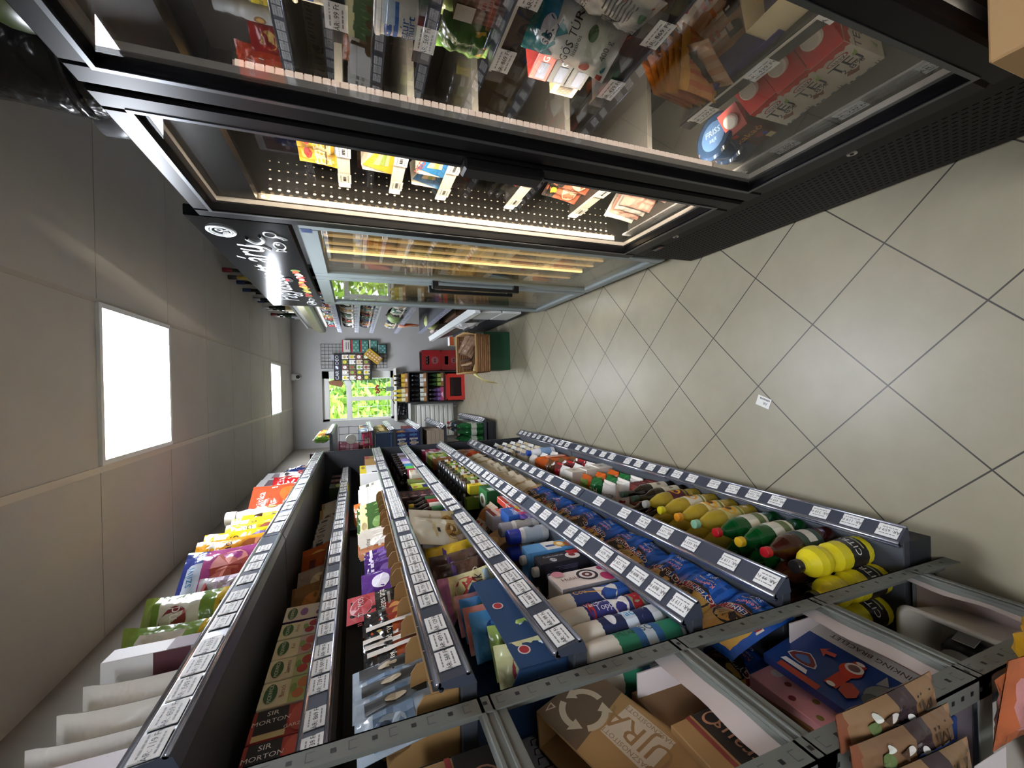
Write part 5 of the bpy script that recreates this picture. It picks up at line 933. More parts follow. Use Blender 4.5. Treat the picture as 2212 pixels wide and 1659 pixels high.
inf(sandwich('blue sandwich wedge further into the third shelf behind the second door', 'd0b890 m', '2a6a9c g'), 1.46, FS[2], .77, R(-70), 0)
inf(bag('salami_pack', 'round bright red meat pack behind the second door', 'meat pack', .2, .15, .06, 'b8241f f', gs=[('o', .5, .5, .3, .3, 'd0362c m')], seed=360), 1.36, FS[3], .78, R(-70), R(-10))
inf(bag('salami_pack', 'dull red meat pack standing behind the round red one', 'meat pack', .2, .17, .05, '8a1f1c f', seed=361), 1.46, FS[3], .84, R(-70), R(-8))
for i in range(3): inf(bag('meat_slices_pack', 'pack of sliced meat with clear window on the lowest shelf behind the second door, %s' % ORD[i], 'meat pack', .13, .15, .025, 'b5654a f', gs=[('r', 0, .7, 1, 1, '1e1c1c m'), ('o', .4, .8, .14, .08, 'e0b02c m'), ('o', .5, .35, .36, .2, 'd8a088 m')], seed=365 + i), 1.30 + .09 * i, FS[4], .77, R(-75), R(-10))
inf(bag('bacon_pack', 'shiny pink and white bacon pack on the fridge floor behind the second door', 'meat pack', .15, .17, .05, 'c9a49a f', gs=[('t', 'BACON', .4, .7, .02, '3a2c2a m'), ('r', .1, .1, .9, .3, 'b07a70 m')], seed=370), 1.28, .443, .74, R(-75), R(-10))
for i in range(4): inf(bag('ham_pack', 'clear tray of sliced ham on the fridge floor, %s of four' % ORD[i], 'ham pack', .12, .14, .02, ['c9998a f', 'b9b4ac f'][i % 2], seed=372 + i, group='sliced ham trays'), 1.40 + .04 * i, .443, .75, R(-60), R(-12))
# ---- things lying on top of the fridge
mb = MB(); mb.tube([(0, 0, 0), (.01, .0, .05), (-.005, .01, .16), (.01, 0, .28), (0, 0, .41)], [.115, .12, .113, .12, .115], '121314 f', 20); mb.tube([(0, 0, .12), (0, 0, .14)], .125, '1c1c1e f', 20)
b = finish(mb, 'black_duct', 'vertical black plastic wrapped duct between the black fridge and the ceiling', 'duct'); b.location = (.82, 1.32, FT - .005)
mb = MB().ball((0, 0, 0), (.12, .14, .11), '4a5a22 g', 16, 9)
b = finish(mb, 'green_sack', 'olive green round sack on top of the black fridge', 'sack'); b.location = (.82, 1.03, FT + .10)
mb = MB().tube([(0, 0, 0), (0, .06, 0), (.0, .10, .01), (0, .13, .04), (0, .14, .09)], [.045, .045, .05, .05, .045], '76767a g .3', 16).tube([(0, .03, 0), (0, .045, 0)], .052, '5c5c60 g', 16)
b = finish(mb, 'pipe_elbow', 'grey plastic pipe elbow joined to the black duct over the fridge', 'pipe elbow'); b.location = (.82, 1.44, FT + .11)
# ================================================================ pale freezer with printed header
Z0, Z1, ZY0, ZY1, ZX = .05, 1.85, 1.78, 3.42, .64
GRY = '7f8989 g .4'
fz = empty('freezer', 'pale grey two door glass freezer with black handles', 'freezer', (ZX, ZY0, 0)); oz = (ZX, ZY0, 0)
mb = MB(); mb.box(.70, 1.38, ZY0, ZY0 + .04, Z0, Z1, GRY); mb.box(.70, 1.38, ZY1 - .04, ZY1, Z0, Z1, GRY); mb.box(1.34, 1.38, ZY0, ZY1, Z0, Z1, 'd8d0bc g'); mb.box(.70, 1.38, ZY0, ZY1, Z1 - .05, Z1, GRY); mb.box(.70, 1.38, ZY0, ZY1, Z0, Z0 + .06, GRY)
mb.box(1.32, 1.34, ZY0 + .04, ZY1 - .04, .11, 1.8, 'c9b896 g'); mb.box(.72, 1.34, ZY1 - .045, ZY1 - .041, .11, 1.8, 'c9bda0 g')
part(mb, 'cabinet_body', fz, oz)
for y in (ZY0 + .1, ZY1 - .1):
    for x in (.76, 1.3): part(MB().lathe([(.02, 0), (.025, Z0)], '222224 g', 10, c=(x, y)), 'foot', fz, oz)
G2_ = glass('freezer_glass', (.92, .92, .88), .7, 1.45)
for i, (ya, yb) in enumerate(((ZY0, 2.585), (2.605, ZY1))):
    dp = part(slab_frame(MB(), ZX, ZX + .045, ya, yb, Z0 + .02, Z1 - .01, .06, .075, .06, GRY, .005), 'door', fz, oz)
    part(MB().box(ZX + .015, ZX + .021, ya + .05, yb - .05, Z0 + .07, Z1 - .08, G2_), 'door_glass', dp, oz)
    yh = 2.535 if i == 0 else 2.655
    part(MB().box(ZX - .045, ZX - .025, yh - .012, yh + .012, .62, 1.19, '141516 g', .004).box(ZX - .03, ZX + .002, yh - .012, yh + .012, .62, .66, '141516 g', .003).box(ZX - .03, ZX + .002, yh - .012, yh + .012, 1.15, 1.19, '141516 g', .003), 'door_handle', dp, oz)
part(MB().box(ZX - .001, ZX + .001, 1.83, 1.875, 1.79, 1.83, '28406e g'), 'badge', fz, oz)
part(MB().box(ZX - .002, ZX, 3.35, 3.39, 1.80, 1.82, '7c8486 c'), 'lock', fz, oz)
for y in (2.24, 2.36, 2.50, 2.67):  # strongest is the tube; faint glowing strips before it stand in for its reflections
    part(MB().box(.757, .765, y - .008, y + .008, .16, 1.77, 'ffcf82 e %g' % {2.24: .9, 2.36: 1.0, 2.50: 5, 2.67: .7}[y]), 'led_tube_and_reflection', fz, oz)
area('freezer_led_light', (.73, 2.2, 1.0), (R(90), 0, R(-90)), .6, 1.5, 4, (1, .84, .58))
area('freezer_led_light', (.73, 3.0, 1.0), (R(90), 0, R(-90)), .6, 1.5, 2.2, (1, .84, .58))
for k, z in enumerate((.14, .45, .76, 1.07, 1.38, 1.62)):
    for ya, yb in ((ZY0 + .06, 2.57), (2.62, ZY1 - .06)):
        sh = part(MB().box(.78, 1.31, ya, yb, z - .015, z, '8a8474 g', .002), 'shelf', fz, oz)
        part(MB().box(.770, .779, ya, yb, z - .03, z + .015, '55565c g .3'), 'price_rail', sh, oz)
FB = [('c9772c f', 'orange'), ('7c5a3a f', 'brown'), ('d8d2c2 f', 'white'), ('3a6a9c f', 'blue'), ('c25a34 f', 'red orange'), ('8a9a5a f', 'green'), ('b89a62 f', 'tan'), ('9a3a34 f', 'dark red')]
for k, z in enumerate((.14, .45, .76, 1.07, 1.38)):
    for j in range(5):
        y = 1.965 + j * .28 + .04 * (k % 2); c, nm = FB[(k * 3 + j * 2) % 8]
        if 2.52 < y < 2.68: y += .14
        put(bag('frozen_food_bag', '%s frozen food bag on the %s freezer shelf, %s from the black fridge' % (nm, ['lowest', 'second lowest', 'middle', 'second highest', 'highest'][k], ORD[j]), 'frozen food bag', .19, .19 + .02 * (j % 3), .07, c, gs=[('o', .5, .5, .32, .2, FB[(k + j) % 8][0][:6] + ' m'), ('r', .1, .75, .9, .85, 'e6dcc4 m')], seed=400 + k * 5 + j, group='bags of frozen food', wr=.01),   .84 + .05 * (j % 2), y, z + .001, RW + R(rnd.uniform(-25, 25)), R(-8))
# header board
hd = MB(); hd.box(.62, .66, ZY0 - .03, ZY1 + .02, 1.862, 2.19, '0e0f11 k .14', .003)
put_t = lambda s, y, z, h, mt='e6ebec m', tilt=0: hd.text(s, mt, (.6195, y, z), (0, -math.cos(tilt), math.sin(tilt)), (0, -math.sin(tilt) - .25, math.cos(tilt)), h)
put_t('Fagyasztott', 2.79, 2.05, .135); put_t('áru', 2.165, 2.065, .14)
def outline(pts, r=.0035, close=True, mt='e6ebec m'):
    P_ = [(.619, y, z) for y, z in pts]; hd.tube(P_ + ([P_[0]] if close else []), r, mt, 5, False)
ell = lambda cy, cz, a, b, n=18, ph=0: [(cy + a * math.cos(6.283 * i / n + ph), cz + b * math.sin(6.283 * i / n + ph)) for i in range(n)]
outline(ell(1.885, 2.11, .055, .045), .006); outline(ell(1.885, 2.11, .042, .033)); outline(ell(1.875, 2.115, .014, .011)); 
for i in range(3): outline([(1.87 + i * .018, 2.085), (1.88 + i * .018, 2.10 + .006 * i)], .003, False)
outline(ell(1.88, 1.945, .03, .022)); outline([(1.90, 1.93), (1.915, 1.908), (1.93, 1.905), (1.925, 1.89), (1.91, 1.895), (1.892, 1.92)])
outline(ell(2.015, 1.93, .05, .022)); outline([(2.06, 1.94), (2.09, 1.955), (2.09, 1.915), (2.06, 1.925)]); outline(ell(1.995, 1.935, .008, .006, 8))
outline([(1.95 + .05 * math.sin(t * .3), 2.01 + .03 * math.cos(t * .3)) for t in range(14)], .008, False); outline([(2.04, 2.06), (2.03, 2.02), (2.05, 1.99), (2.08, 1.975)], .006, False)
outline(ell(3.30, 1.92, .06, .03)); outline(ell(3.28, 1.92, .02, .012)); outline(ell(3.18, 1.91, .04, .016))
food = random.Random(5)
for i in range(34):
    y = 2.42 + i * .02; c = food.choice(['c9502c m', 'd98a3a m', 'b8322c m', 'd6b0a0 m', '5a7a3a m', 'd9c04a m', 'e2d6b8 m', '9c3a3a m'])
    hd.disc((.6188 - .0004 * (i % 5), y, 1.905 + .02 * food.random()), (0, 1, 0), (0, 0, 1), food.uniform(.014, .03), food.uniform(.012, .024), c, 10)
hd.disc((.6165, 2.62, 1.975), (0, 1, 0), (0, 0, 1), .05, .02, '2a2a2c m', 14); hd.disc((.616, 2.62, 1.985), (0, 1, 0), (0, 0, 1), .03, .01, 'b3282c m', 12)
tag(hd.build('header_board'), 'black board lettered Fagyasztott áru with white food drawings above the freezer', 'sign')
# ================================================================ produce cooler with curved canopy
CY0, CY1 = 3.52, 5.95; oc = (.66, CY0, 0)
pc = empty('produce_cooler', 'open wall cooler with curved silver canopy and vegetables beyond the freezer', 'cooler', oc)
mb = MB(); mb.box(1.38, 1.44, CY0, CY1, .02, 2.18, 'd0d0cc g'); mb.box(.78, 1.38, CY0, CY1, .02, .34, '4a4d4e m'); mb.box(.70, .80, CY0, CY1, .02, .30, '3a3d40 m')
mb.box(.82, 1.40, CY0 - .01, CY0 + .02, .3, 2.1, '9c9e9c g')
part(mb, 'cooler_body', pc, oc)
mb = MB(); prof = [(.80, 2.19), (.86, 2.19), (1.40, 2.19), (1.40, 2.08), (.90, 2.0), (.80, 1.985), (.765, 1.985), (.745, 1.99), (.735, 2.01), (.74, 2.05), (.76, 2.11)]
mb.prism(prof, CY0, CY1, '55544f c .4'); mb.prism([(.735, 2.02), (.728, 2.05), (.75, 2.12), (.758, 2.115)], CY0, CY1, 'a59f74 c .2'); mb.prism([(.79, 2.19), (.775, 2.2), (.83, 2.215), (.83, 2.19)], CY0, CY1, 'd6d8d8 g'); mb.prism(prof, CY0 - .02, CY0 - .001, 'd2d6d4 g'); mb.prism([(.80, 1.98), (.80, 1.97), (1.3, 1.99), (1.3, 2.0)], CY0 + .05, CY1 - .05, 'f4f6f4 e .7')
part(mb, 'canopy', pc, oc)
mb = MB(); mb.prism([(.66, .61), (.69, .62), (.70, .58), (.75, .34), (.80, .30), (.80, .26), (.74, .28), (.69, .46)], CY0, CY1, '4c4f50 g .3'); mb.prism([(.635, .59), (.64, .635), (.70, .65), (.69, .60)], CY0, CY1, 'd8dcda g .3')
part(mb, 'front_lip', pc, oc)
CS = [1.82, 1.615, 1.43, 1.11, .78]
for k, z in enumerate(CS):
    sh = part(MB().box(.76, 1.38, CY0 + .03, CY1 - .03, z - .02, z, '4a4c50 m', .002), 'shelf', pc, oc)
    part(MB().prism([(.735, z - .03), (.745, z + .02), (.75, z + .02), (.742, z - .03)], CY0 + .03, CY1 - .02, '8a8fa6 g .3'), 'price_rail', sh, oc)
    for t in range(14):
        o = bpy.data.objects.new('price_tag', tag_mesh(t, False)); COL.objects.link(o); o.parent = sh; o.location = (.7345 - oc[0], t * .165 + .12, z - .004); o.rotation_euler = (R(11), 0, RW); o.scale = (1.3, 1, 1.1)
SC = [('a8342c f', 'red'), ('cfc8b4 f', 'cream'), ('2c3a6a f', 'navy'), ('4a5a3a f', 'olive'), ('c99a3a f', 'amber'), ('3a2c26 f', 'dark brown'), ('7c9c8c f', 'pale green'), ('d9d4cc f', 'white')]
SNM = ['top', 'second', 'third', 'fourth', 'fifth']
for k, z in enumerate(CS[:4]):
    for j in range(18):
        y = 3.80 + j * .118; c, nm = SC[(k * 5 + j * 3 + (j // 3)) % 8]
        h_ = [.15, .16, .145, .15][k]
        put(bag('snack_packet', '%s packet on the %s cooler shelf, %s counted towards the window wall' % (nm, SNM[k], ORD[j]), 'packet', .105, h_, .05, c, gs=[('o', .5, .55, .32, .2, SC[(k + j * 2) % 8][0][:6] + ' m'), ('r', .1, .15, .9, .28, 'd9d2c4 m')], seed=500 + k * 20 + j, group='packets on the cooler shelves'), .815, y, z + .001, RW, R(-5))
def round_veg(nm, l, cat, r, c, ribs=0, c2=None, x=0, y=0, z=0):
    mb = MB(); n = 20; k = 10; vs = []
    for i in range(k + 1):
        t = math.pi * i / k
        for j in range(n):
            a = 6.283 * j / n; q = r * (1 + (.04 * math.cos(ribs * a) if ribs else 0)); vs.append((q * math.sin(t) * math.cos(a), q * math.sin(t) * math.sin(a), r * .95 * math.cos(t)))
    fs = [(i * n + j, (i + 1) * n + j, (i + 1) * n + (j + 1) % n, i * n + (j + 1) % n) for i in range(k) for j in range(n)]
    mb.add(vs, fs, c, True); mb.tube([(0, 0, r * .92), (.004, 0, r * 1.08)], .008, c2 or '8a8a4a m', 6)
    o = finish(mb, nm, l, cat); o.location = (x, y, z + r * .95); return o
round_veg('melon', 'pale green netted melon in the cooler above the silver front lip', 'melon', .10, 'b9c07c m', 10, None, .82, 5.30, .62)
round_veg('cabbage', 'round pale green cabbage on a cooler shelf beside the carrots', 'cabbage', .09, '9fb878 m', 6, None, .83, 4.98, 1.111)
for i in range(5):
    mb = MB().tube([(0, 0, 0), (0, .01, -.06), (.01, .02, -.14), (.005, .02, -.24)], [.014, .016, .010, .002], ['c9542a m', 'd98a5a m', 'd6cdb0 m', 'c9542a m', 'e0d6c0 m'][i], 8)
    b = finish(mb, 'root_vegetable', ['orange carrot', 'pale orange carrot', 'white parsley root', 'long orange carrot', 'thin white parsley root'][i] + ' hanging over the cooler shelf edge', 'vegetable', 'carrots and parsley roots'); b.location = (.745, 5.12 + .035 * i, 1.13)
for i in range(3):
    round_veg('garlic', 'garlic bulb in the cooler tray beside the melon, %s from the melon' % ORD[i], 'garlic', .03, 'c9b8b0 m', 6, 'a89a7a m', .74, 5.47 + i * .07, .63)
put(carton('veg_crate', 'brown wooden produce crate in the cooler tray behind the lip', 'crate', .7, .3, .16, '6a4a32 d', front=[('r', 0, .45, 1, .5, '3c2818 m')]), .80, 4.95, .40, RW)
put(carton('veg_crate', 'dark wooden produce crate under the melon in the cooler tray', 'crate', .6, .3, .26, '4c3626 d', front=[('r', 0, .45, 1, .5, '2c1c10 m')]), .80, 5.62, .35, RW)
mb = bagmesh(.34, .22, .05, 'e6e8ea f', seed=77, wr=.014, seal=.02, nu=14, nv=12)
put(finish(mb, 'white_plastic_bag', 'white plastic bag draped over the cooler lip next to the freezer', 'bag'), .64, 4.25, .42, RW, R(4))
for i in range(2): part(MB().box(.655, .70, 3.60, 4.0, .17 + .195 * i, .355 + .195 * i, 'dfe2e0 g', .004), 'white_side_panel', pc, oc)
put(bag('printed_sack', 'brown sack with green and yellow vegetable print below the cooler lip', 'sack', .5, .42, .14, '6c5844 f', gs=[('r', .08, .3, .5, .75, '8f9a5a m'), ('o', .7, .55, .2, .2, 'a89c92 m'), ('t', 'LEMON', .3, .82, .05, 'd9d9d4 m'), ('o', .3, .5, .1, .1, 'b0483a m')], seed=78, wr=.012), .55, 5.15, .0, RW, R(-10))
# bottles standing on top of the cooler and freezer
WB = [(.03, 0), (.037, .006), (.037, .17), (.033, .2), (.016, .235), (.014, .24), (.014, .30)]
wl = [('1a1a1c b', 'a02028 g', 'dark wine bottle with red foil'), ('4c1418 b', 'c9a86a g', 'red wine bottle with gold foil'), ('1c2a1c b', '7c1c24 g', 'dark green wine bottle, maroon foil'), ('bfa64a b', '2a2a2a g', 'pale yellow wine bottle, dark foil'), ('16181a b', '1f2c5a g', 'black sparkling bottle with navy foil'), ('20302a b', 'c8c8c8 c', 'green sparkling bottle with silver foil')]
BP = [(.70, 2.85, 0), (.72, 3.12, 1), (.70, 3.30, 0), (.86, 3.66, 2), (.84, 3.80, 3), (.86, 4.05, 4), (.84, 4.25, 4), (.86, 4.45, 5), (.84, 4.65, 5), (.86, 4.85, 4), (.84, 5.08, 5), (.86, 5.30, 5), (.84, 5.55, 2), (.86, 5.78, 5)]
seen = {}
for x, y, k in BP:
    n_ = seen.get(k, 0); seen[k] = n_ + 1
    b = bottle('wine_bottle', wl[k][2] + ' above the %s, %s of these down the aisle' % ('freezer' if y < 3.45 else 'cooler', ORD[n_]), 'bottle', WB, wl[k][0], wl[k][1], (.017, .07), lab=(.05, .14, .0376, ['d8d2c4 m', '2a2a2c m', 'c9b98a m'][n_ % 3]), group='bottles on top of the coolers')
    put(b, x + .05 if y > 3.45 else .74, y, (2.191 if y > 3.45 else 1.851) + (0 if y > 3.45 else 0), RW)
# ================================================================ grey perforated metal rack between the photographer and the shelves
RKX0, RKX1, RY0, RY1 = -.905, -.552, .405, .712
STEEL = '686b64 m .6'
rk = empty('metal_rack', 'grey perforated steel rack with lined shelves closest to the photographer', 'rack', (RKX1, RY0, 0)); ok = (RKX1, RY0, 0)
def perf_post(x, y, sx, sy):
    """angle profile post: one flange across the aisle (facing the aisle), one towards the photographer, punched with small slots"""
    mb = MB(); wd = .038; t = .003
    mb.box(min(x, x - sx * t), max(x, x - sx * t), min(y, y + sy * wd), max(y, y + sy * wd), 0, 2.02, STEEL)
    mb.box(min(x, x - sx * wd), max(x, x - sx * wd), min(y, y + sy * t), max(y, y + sy * t), 0, 2.02, STEEL)
    D = '0c0d0e m'
    for k in range(66):
        z = .02 + k * .0302; fx = x + sx * .0004; fy = y - sy * .0004; c = y + sy * wd * .5
        if k % 2: mb.quad((fx, c - .004, z), (fx, c + .004, z), (fx, c + .004, z + .008), (fx, c - .004, z + .008), D)
        else:
            for a, b, p, q in ((-.009, -.0075, 0, .012), (-.009, .009, .011, .0125), (.0075, .009, 0, .012)): mb.quad((fx, c + a, z + p), (fx, c + b, z + p), (fx, c + b, z + q), (fx, c + a, z + q), '4a4c4b m')
        c = x - sx * wd * .5; mb.quad((c - .004, fy, z), (c + .004, fy, z), (c + .004, fy, z + .009), (c - .004, fy, z + .009), D)
    return mb
for x, y, sx, sy in ((RKX1, RY1, 1, -1), (RKX1, RY0, 1, 1), (RKX0, RY1, -1, -1), (RKX0, RY0, -1, 1)): part(perf_post(x, y, sx, sy), 'post', rk, ok)
LV = [1.455, 1.035, .605, .205]
for z in LV:
    s_ = MB().box(RKX0, RKX1 - .012, RY0 + .01, RY1 - .01, z - .03, z - .026, '5a5c5b g .5')
    sh = part(s_, 'shelf', rk, ok)
    b = MB(); y0, y1 = RY0 + .002, RY1 - .002; X = RKX1 - .004
    b.box(X - .003, X, y0, y1, z - .045, z, STEEL, .001); b.box(X - .018, X - .003, y0, y1, z - .004, z, STEEL); b.box(X, X + .004, y0, y1, z - .026, z - .020, STEEL, .001); b.box(X, X + .004, y0, y1, z - .008, z, STEEL, .001)
    part(b, 'side_rail', sh, ok)
    b = MB(); b.box(RKX0, RKX1, RY0, RY0 + .003, z - .045, z, STEEL, .001); part(b, 'front_rail', sh, ok)
    if z < 1.3:
        hgt = .07 if z > .3 else .05; n = 10
        vs = [(X - .014 - .002 * math.sin(i * 1.1), y0 + .02 + (y1 - y0 - .04) * i / n, z - .024 + (hgt + .004 * math.sin(i * .9 + z * 5)) * j) for j in (0, 1) for i in range(n + 1)]
        l = MB().add(vs + [(a - .0015, b_, c) for a, b_, c in vs], [(i, i + 1, i + n + 2, i + n + 1) for i in range(n)] + [(2 * n + 2 + i, 3 * n + 3 + i, 3 * n + 4 + i, 2 * n + 3 + i) for i in range(n)], 'ddd0cc g .5', True)
        l.box(RKX0 + .02, X - .02, RY0 + .02, RY1 - .02, z - .026, z - .024, 'b9a6a0 c .5'); l.box(X - .17, X - .02, y1 - .03, y1 - .027, z - .024, z + .10, 'ddd0cc g .5') if z > .3 else None; part(l, 'foil_liner', sh, ok)
def rin(o, x, y, z, rz=LW, rx=0, ry=0): o.location = (x, y, z); o.rotation_euler = (rx, ry, rz); return o
KR = 'a98251 d'
# top level
z = LV[0] - .024
rin(carton('coffee_box', 'brown cardboard box with black end and looped emblem on the highest rack shelf', 'box', .15, .2, .155, KR, front=[('r', 0, .0, 1, .5, '2c2622 m'), ('r', 0, .52, 1, .58, '9c3a34 m'), ('o', .55, .24, .2, .17, 'a87a60 m'), ('o', .55, .24, .17, .14, '2c2622 m'), ('o', .55, .24, .14, .11, 'a87a60 m'), ('o', .55, .24, .11, .085, '2c2622 m'), ('t', 'SS', .55, .24, .02, 'a87a60 m')], side=[('r', .0, .0, .6, 1, '2c2622 m')]), -.60, .60, z + .0, R(96))
rin(carton('sachet_box', 'narrow brown notched carton behind the rack post', 'box', .06, .2, .11, KR, front=[('r', 0, 0, 1, .4, '2b2925 d')]), -.60, .49, z, LW)
# level with chocolate and cucumbers
z = LV[1] - .024
def ujra():
    mb = MB(); w, d, h = .27, .075, .15; t = .004
    for q in ((-w / 2, w / 2, 0, t, 0, h), (-w / 2, w / 2, d - t, d, 0, h), (-w / 2, -w / 2 + t, 0, d, 0, h), (w / 2 - t, w / 2, 0, d, 0, h), (-w / 2, w / 2, 0, d, 0, t)): mb.box(*q, 'b08a58 d')
    graphics(mb, [('p', [(.70, 0), (1, 0), (1, 1), (.62, 1)], '6c5842 d'), ('p', [(.24, .12), (.60, .08), (.61, .62), (.25, .66)], 'd0bfa6 m'), ('t', 'ÚJRA', .425, .36, .042, 'a07a4e m', -.03), ('t', 'HASZNOSÍTOTT', .43, .58, .0095, '9a8060 m', -.03), ('t', 'HASZNOSÍTOTT', .42, .15, .0095, '9a8060 m', -.03)], w, h, 0)
    for k in range(3):
        a0 = k * 2.094 + .4; A = lambda r, t_: (.79 + r * math.cos(t_), .55 + r * 1.8 * math.sin(t_))
        pts = [A(.17, a0 + s_ * .22) for s_ in range(7)]; q = [A(.125, a0 + s_ * .22) for s_ in range(7)]; e = a0 + 1.32
        graphics(mb, [('p', pts + [A(.2, e), A(.147, e + .55), A(.095, e)] + q[::-1], 'c9b699 m')], w, h, -.0006)
    graphics(mb, [('p', [(.93, .78), (.985, .78), (.957, .92)], 'c9b699 m'), ('p', [(.942, .80), (.973, .80), (.957, .88)], '6c5842 d')], w, h, -.0008)
    return finish(mb, 'recycled_cardboard_box', 'open brown cardboard box lettered ÚJRA with white recycling arrows on the rack', 'box')
rin(ujra(), -.605, .63, 1.155, R(88), R(-5), R(-17))
rin(carton('support_carton', 'plain brown carton under the recycling arrow box on the rack', 'box', .12, .06, .125, '8a6844 d'), -.625, .64, z, R(90))
for i in range(9):
    b = MB(); b.box(-.045, .045, 0, .011, 0, .17, '3a1a18 f', .002); b.box(-.05, .05, .004, .007, -.0, .19, '2c1214 f')
    rin(finish(b, 'chocolate_pack', 'dark chocolate wafer pack in a slanted row on the rack, %s from the grey upright' % ORD[i], 'chocolate pack', 'dark chocolate packs'), -.70 - .004 * i, .695 - .017 * i, z + .16, R(50), R(-9))
b = opentray('chocolate_tray', 'brown display carton under the dark chocolate packs on the rack', 'display box', .25, .12, .155, '6a3c24 d', KR, .15); rin(b, -.70, .575, z, R(90))
rin(bag('salad_bag', 'green striped cucumber print pack in the rack beside the brown box', 'pack', .12, .16, .05, '2c4a1c f', bands=[(k / 12, 0, (k + .6) / 12, 1, '5a8034 f') for k in range(0, 12, 2)], gs=[('p', [(.1, .1), (.5, .2), (.8, .75), (.3, .6)], '8fa470 m'), ('p', [(.5, .8), (.9, .5), (.8, .9)], '6a9040 m')], seed=600), -.625, .515, z + .03, R(90), R(-14))
rin(carton('coffee_box', 'brown cardboard box with dark band and flowing script beside the foil liner', 'box', .145, .05, .135, KR, front=[('r', 0, 0, 1, .66, '2c2620 m'), ('r', 0, .70, 1, .76, '8c3a34 m'), ('r', 0, .67, 1, .69, 'b98a5e m'), ('t', 'Strauss', .5, .46, .03, 'b98262 m', .05), ('o', .86, .46, .09, .14, 'b98262 m'), ('o', .86, .46, .07, .1, '2c2620 m'), ('r', .1, .1, .9, .12, 'b98262 m')], side=[('r', 0, 0, 1, .6, '2c2620 m')]), -.588, .505, z, R(90), R(-3))
for i in range(3):
    rin(bag('biscuit_pack', ['orange lettered biscuit pack behind the dark chocolate packs', 'orange biscuit pack standing deeper behind the chocolate packs', 'white and blue snack bag lettered Cita behind the rack upright'][i], 'pack', .13, .19, .04, ['b5642c f', 'a8582a f', 'c8ccd0 f'][i], gs=[('r', .1, .6, .9, .8, 'd9b48a m'), ('o', .5, .35, .3, .16, '6a3a1c m')] if i < 2 else [('o', .5, .4, .32, .2, '2c68a8 m'), ('t', 'Cita', .5, .4, .05, '101c34 m'), ('o', .6, .75, .14, .1, 'd0bc4a m'), ('p', [(.2, .6), (.5, .66), (.3, .9)], '6a9a44 m')], seed=610 + i), -.80 + .03 * i, [.56, .64, .69][i], z + [.1, .1, .12][i], R([70, 60, 74][i]), R(-14))
rin(carton('support_box', 'plain brown carton deep in the rack under the orange biscuit packs', 'box', .24, .1, .10, '8a6a44 d'), -.745, .58, z, R(90))
# level with the blue bracelet card
z = LV[2] - .024
b = MB(); w, d, h = .235, .02, .19
b.box(-w / 2, w / 2, 0, d, 0, h, '1f3b78 g'); b.quad((-w / 2, -.0006, 0), (w / 2, -.0006, 0), (w / 2, -.0006, .05), (-w / 2, -.0006, .05), 'd6cdc2 m')
SHLD = lambda cx, cy, s, k=1: [(cx + s * x, cy + s * y * k) for x, y in ((-1, .3), (-.9, -.1), (-.5, -.55), (0, -.9), (.5, -.55), (.9, -.1), (1, .3), (.55, .55), (0, .62), (-.55, .55))]
graphics(b, [('t', 'BLINKING BRACELET', .44, .14, .0125, '4a2c22 m'), ('r', 0, .03, 1, .04, 'a85a34 m'), ('r', .5, .92, .86, 1, 'a8402c m'), ('p', SHLD(.76, .72, .13, 1.1), 'b9bcc4 m'), ('p', SHLD(.76, .72, .115, 1.1), '7a3028 m'), ('p', SHLD(.76, .72, .07, 1.1), '4a6a9c m'), ('p', [(.66, .84), (.86, .84), (.88, .9), (.64, .9)], 'e0dcd8 m'),
             ('p', [(.40, .34), (.50, .34), (.52, .84), (.42, .84)], 'b3321f m'), ('o', .46, .50, .085, .11, 'c23a24 m'), ('o', .455, .45, .07, .075, 'ddd6cc m'), ('o', .455, .45, .045, .05, '7a5a54 m'), ('o', .45, .35, .035, .025, 'ddd2c8 m'), ('o', .47, .82, .035, .03, 'ddd2c8 m'), ('p', [(.62, .40), (.70, .43), (.69, .36), (.74, .46), (.67, .54), (.68, .48), (.61, .46)], 'b8503c m'), ('p', [(.30, .7), (.38, .66), (.42, .72), (.40, .84), (.32, .88), (.28, .8)], '9c3c2c m'),
             ('o', .16, .62, .13, .18, '6c706c m'), ('o', .13, .55, .06, .08, 'a8aca4 m'), ('o', .2, .72, .07, .09, '3c4440 m'), ('p', [(.06, .42), (.1, .28), (.15, .44)], '9aa098 m'), ('p', [(.2, .44), (.26, .32), (.27, .5)], '8a8c84 m')], w, h, 0)
rin(finish(b, 'bracelet_box', 'blue boxed card lettered BLINKING BRACELET with a red wristband picture', 'toy box'), -.60, .575, z + .01, R(88), R(-12))
rin(carton('blue_display_box', 'deep blue open display carton behind the bracelet card on the rack', 'display box', .25, .08, .12, '1a3c7a d', front=[('r', .1, .2, .9, .5, '2c58a0 m')], top=[('r', .05, .1, .95, .9, '10203c m')]), -.655, .57, z, R(90))
rin(carton('dragee_box', 'pink box with olive and maroon dots and a wafer picture on the rack', 'sweets box', .2, .07, .09, 'e09a9c m', front=[('o', .1, .6, .035, .08, '7a2c30 m'), ('o', .28, .8, .035, .07, '8a7c34 m'), ('o', .42, .45, .035, .08, '8a6a34 m'), ('o', .56, .8, .035, .08, '7a2c30 m'), ('o', .7, .5, .035, .08, '7a3c30 m'), ('o', .2, .3, .03, .06, '9a5a30 m'), ('o', .86, .4, .06, .14, 'e0cdc8 m')], top=[('p', [(.05, .5), (.3, .2), (.95, .4), (.7, .8)], '8a5a34 m'), ('p', [(.1, .5), (.32, .3), (.85, .45), (.66, .65)], '5a3418 m'), ('o', .9, .8, .04, .1, '7a2c30 m')]), -.67, .60, z + .145, R(90), R(-4))
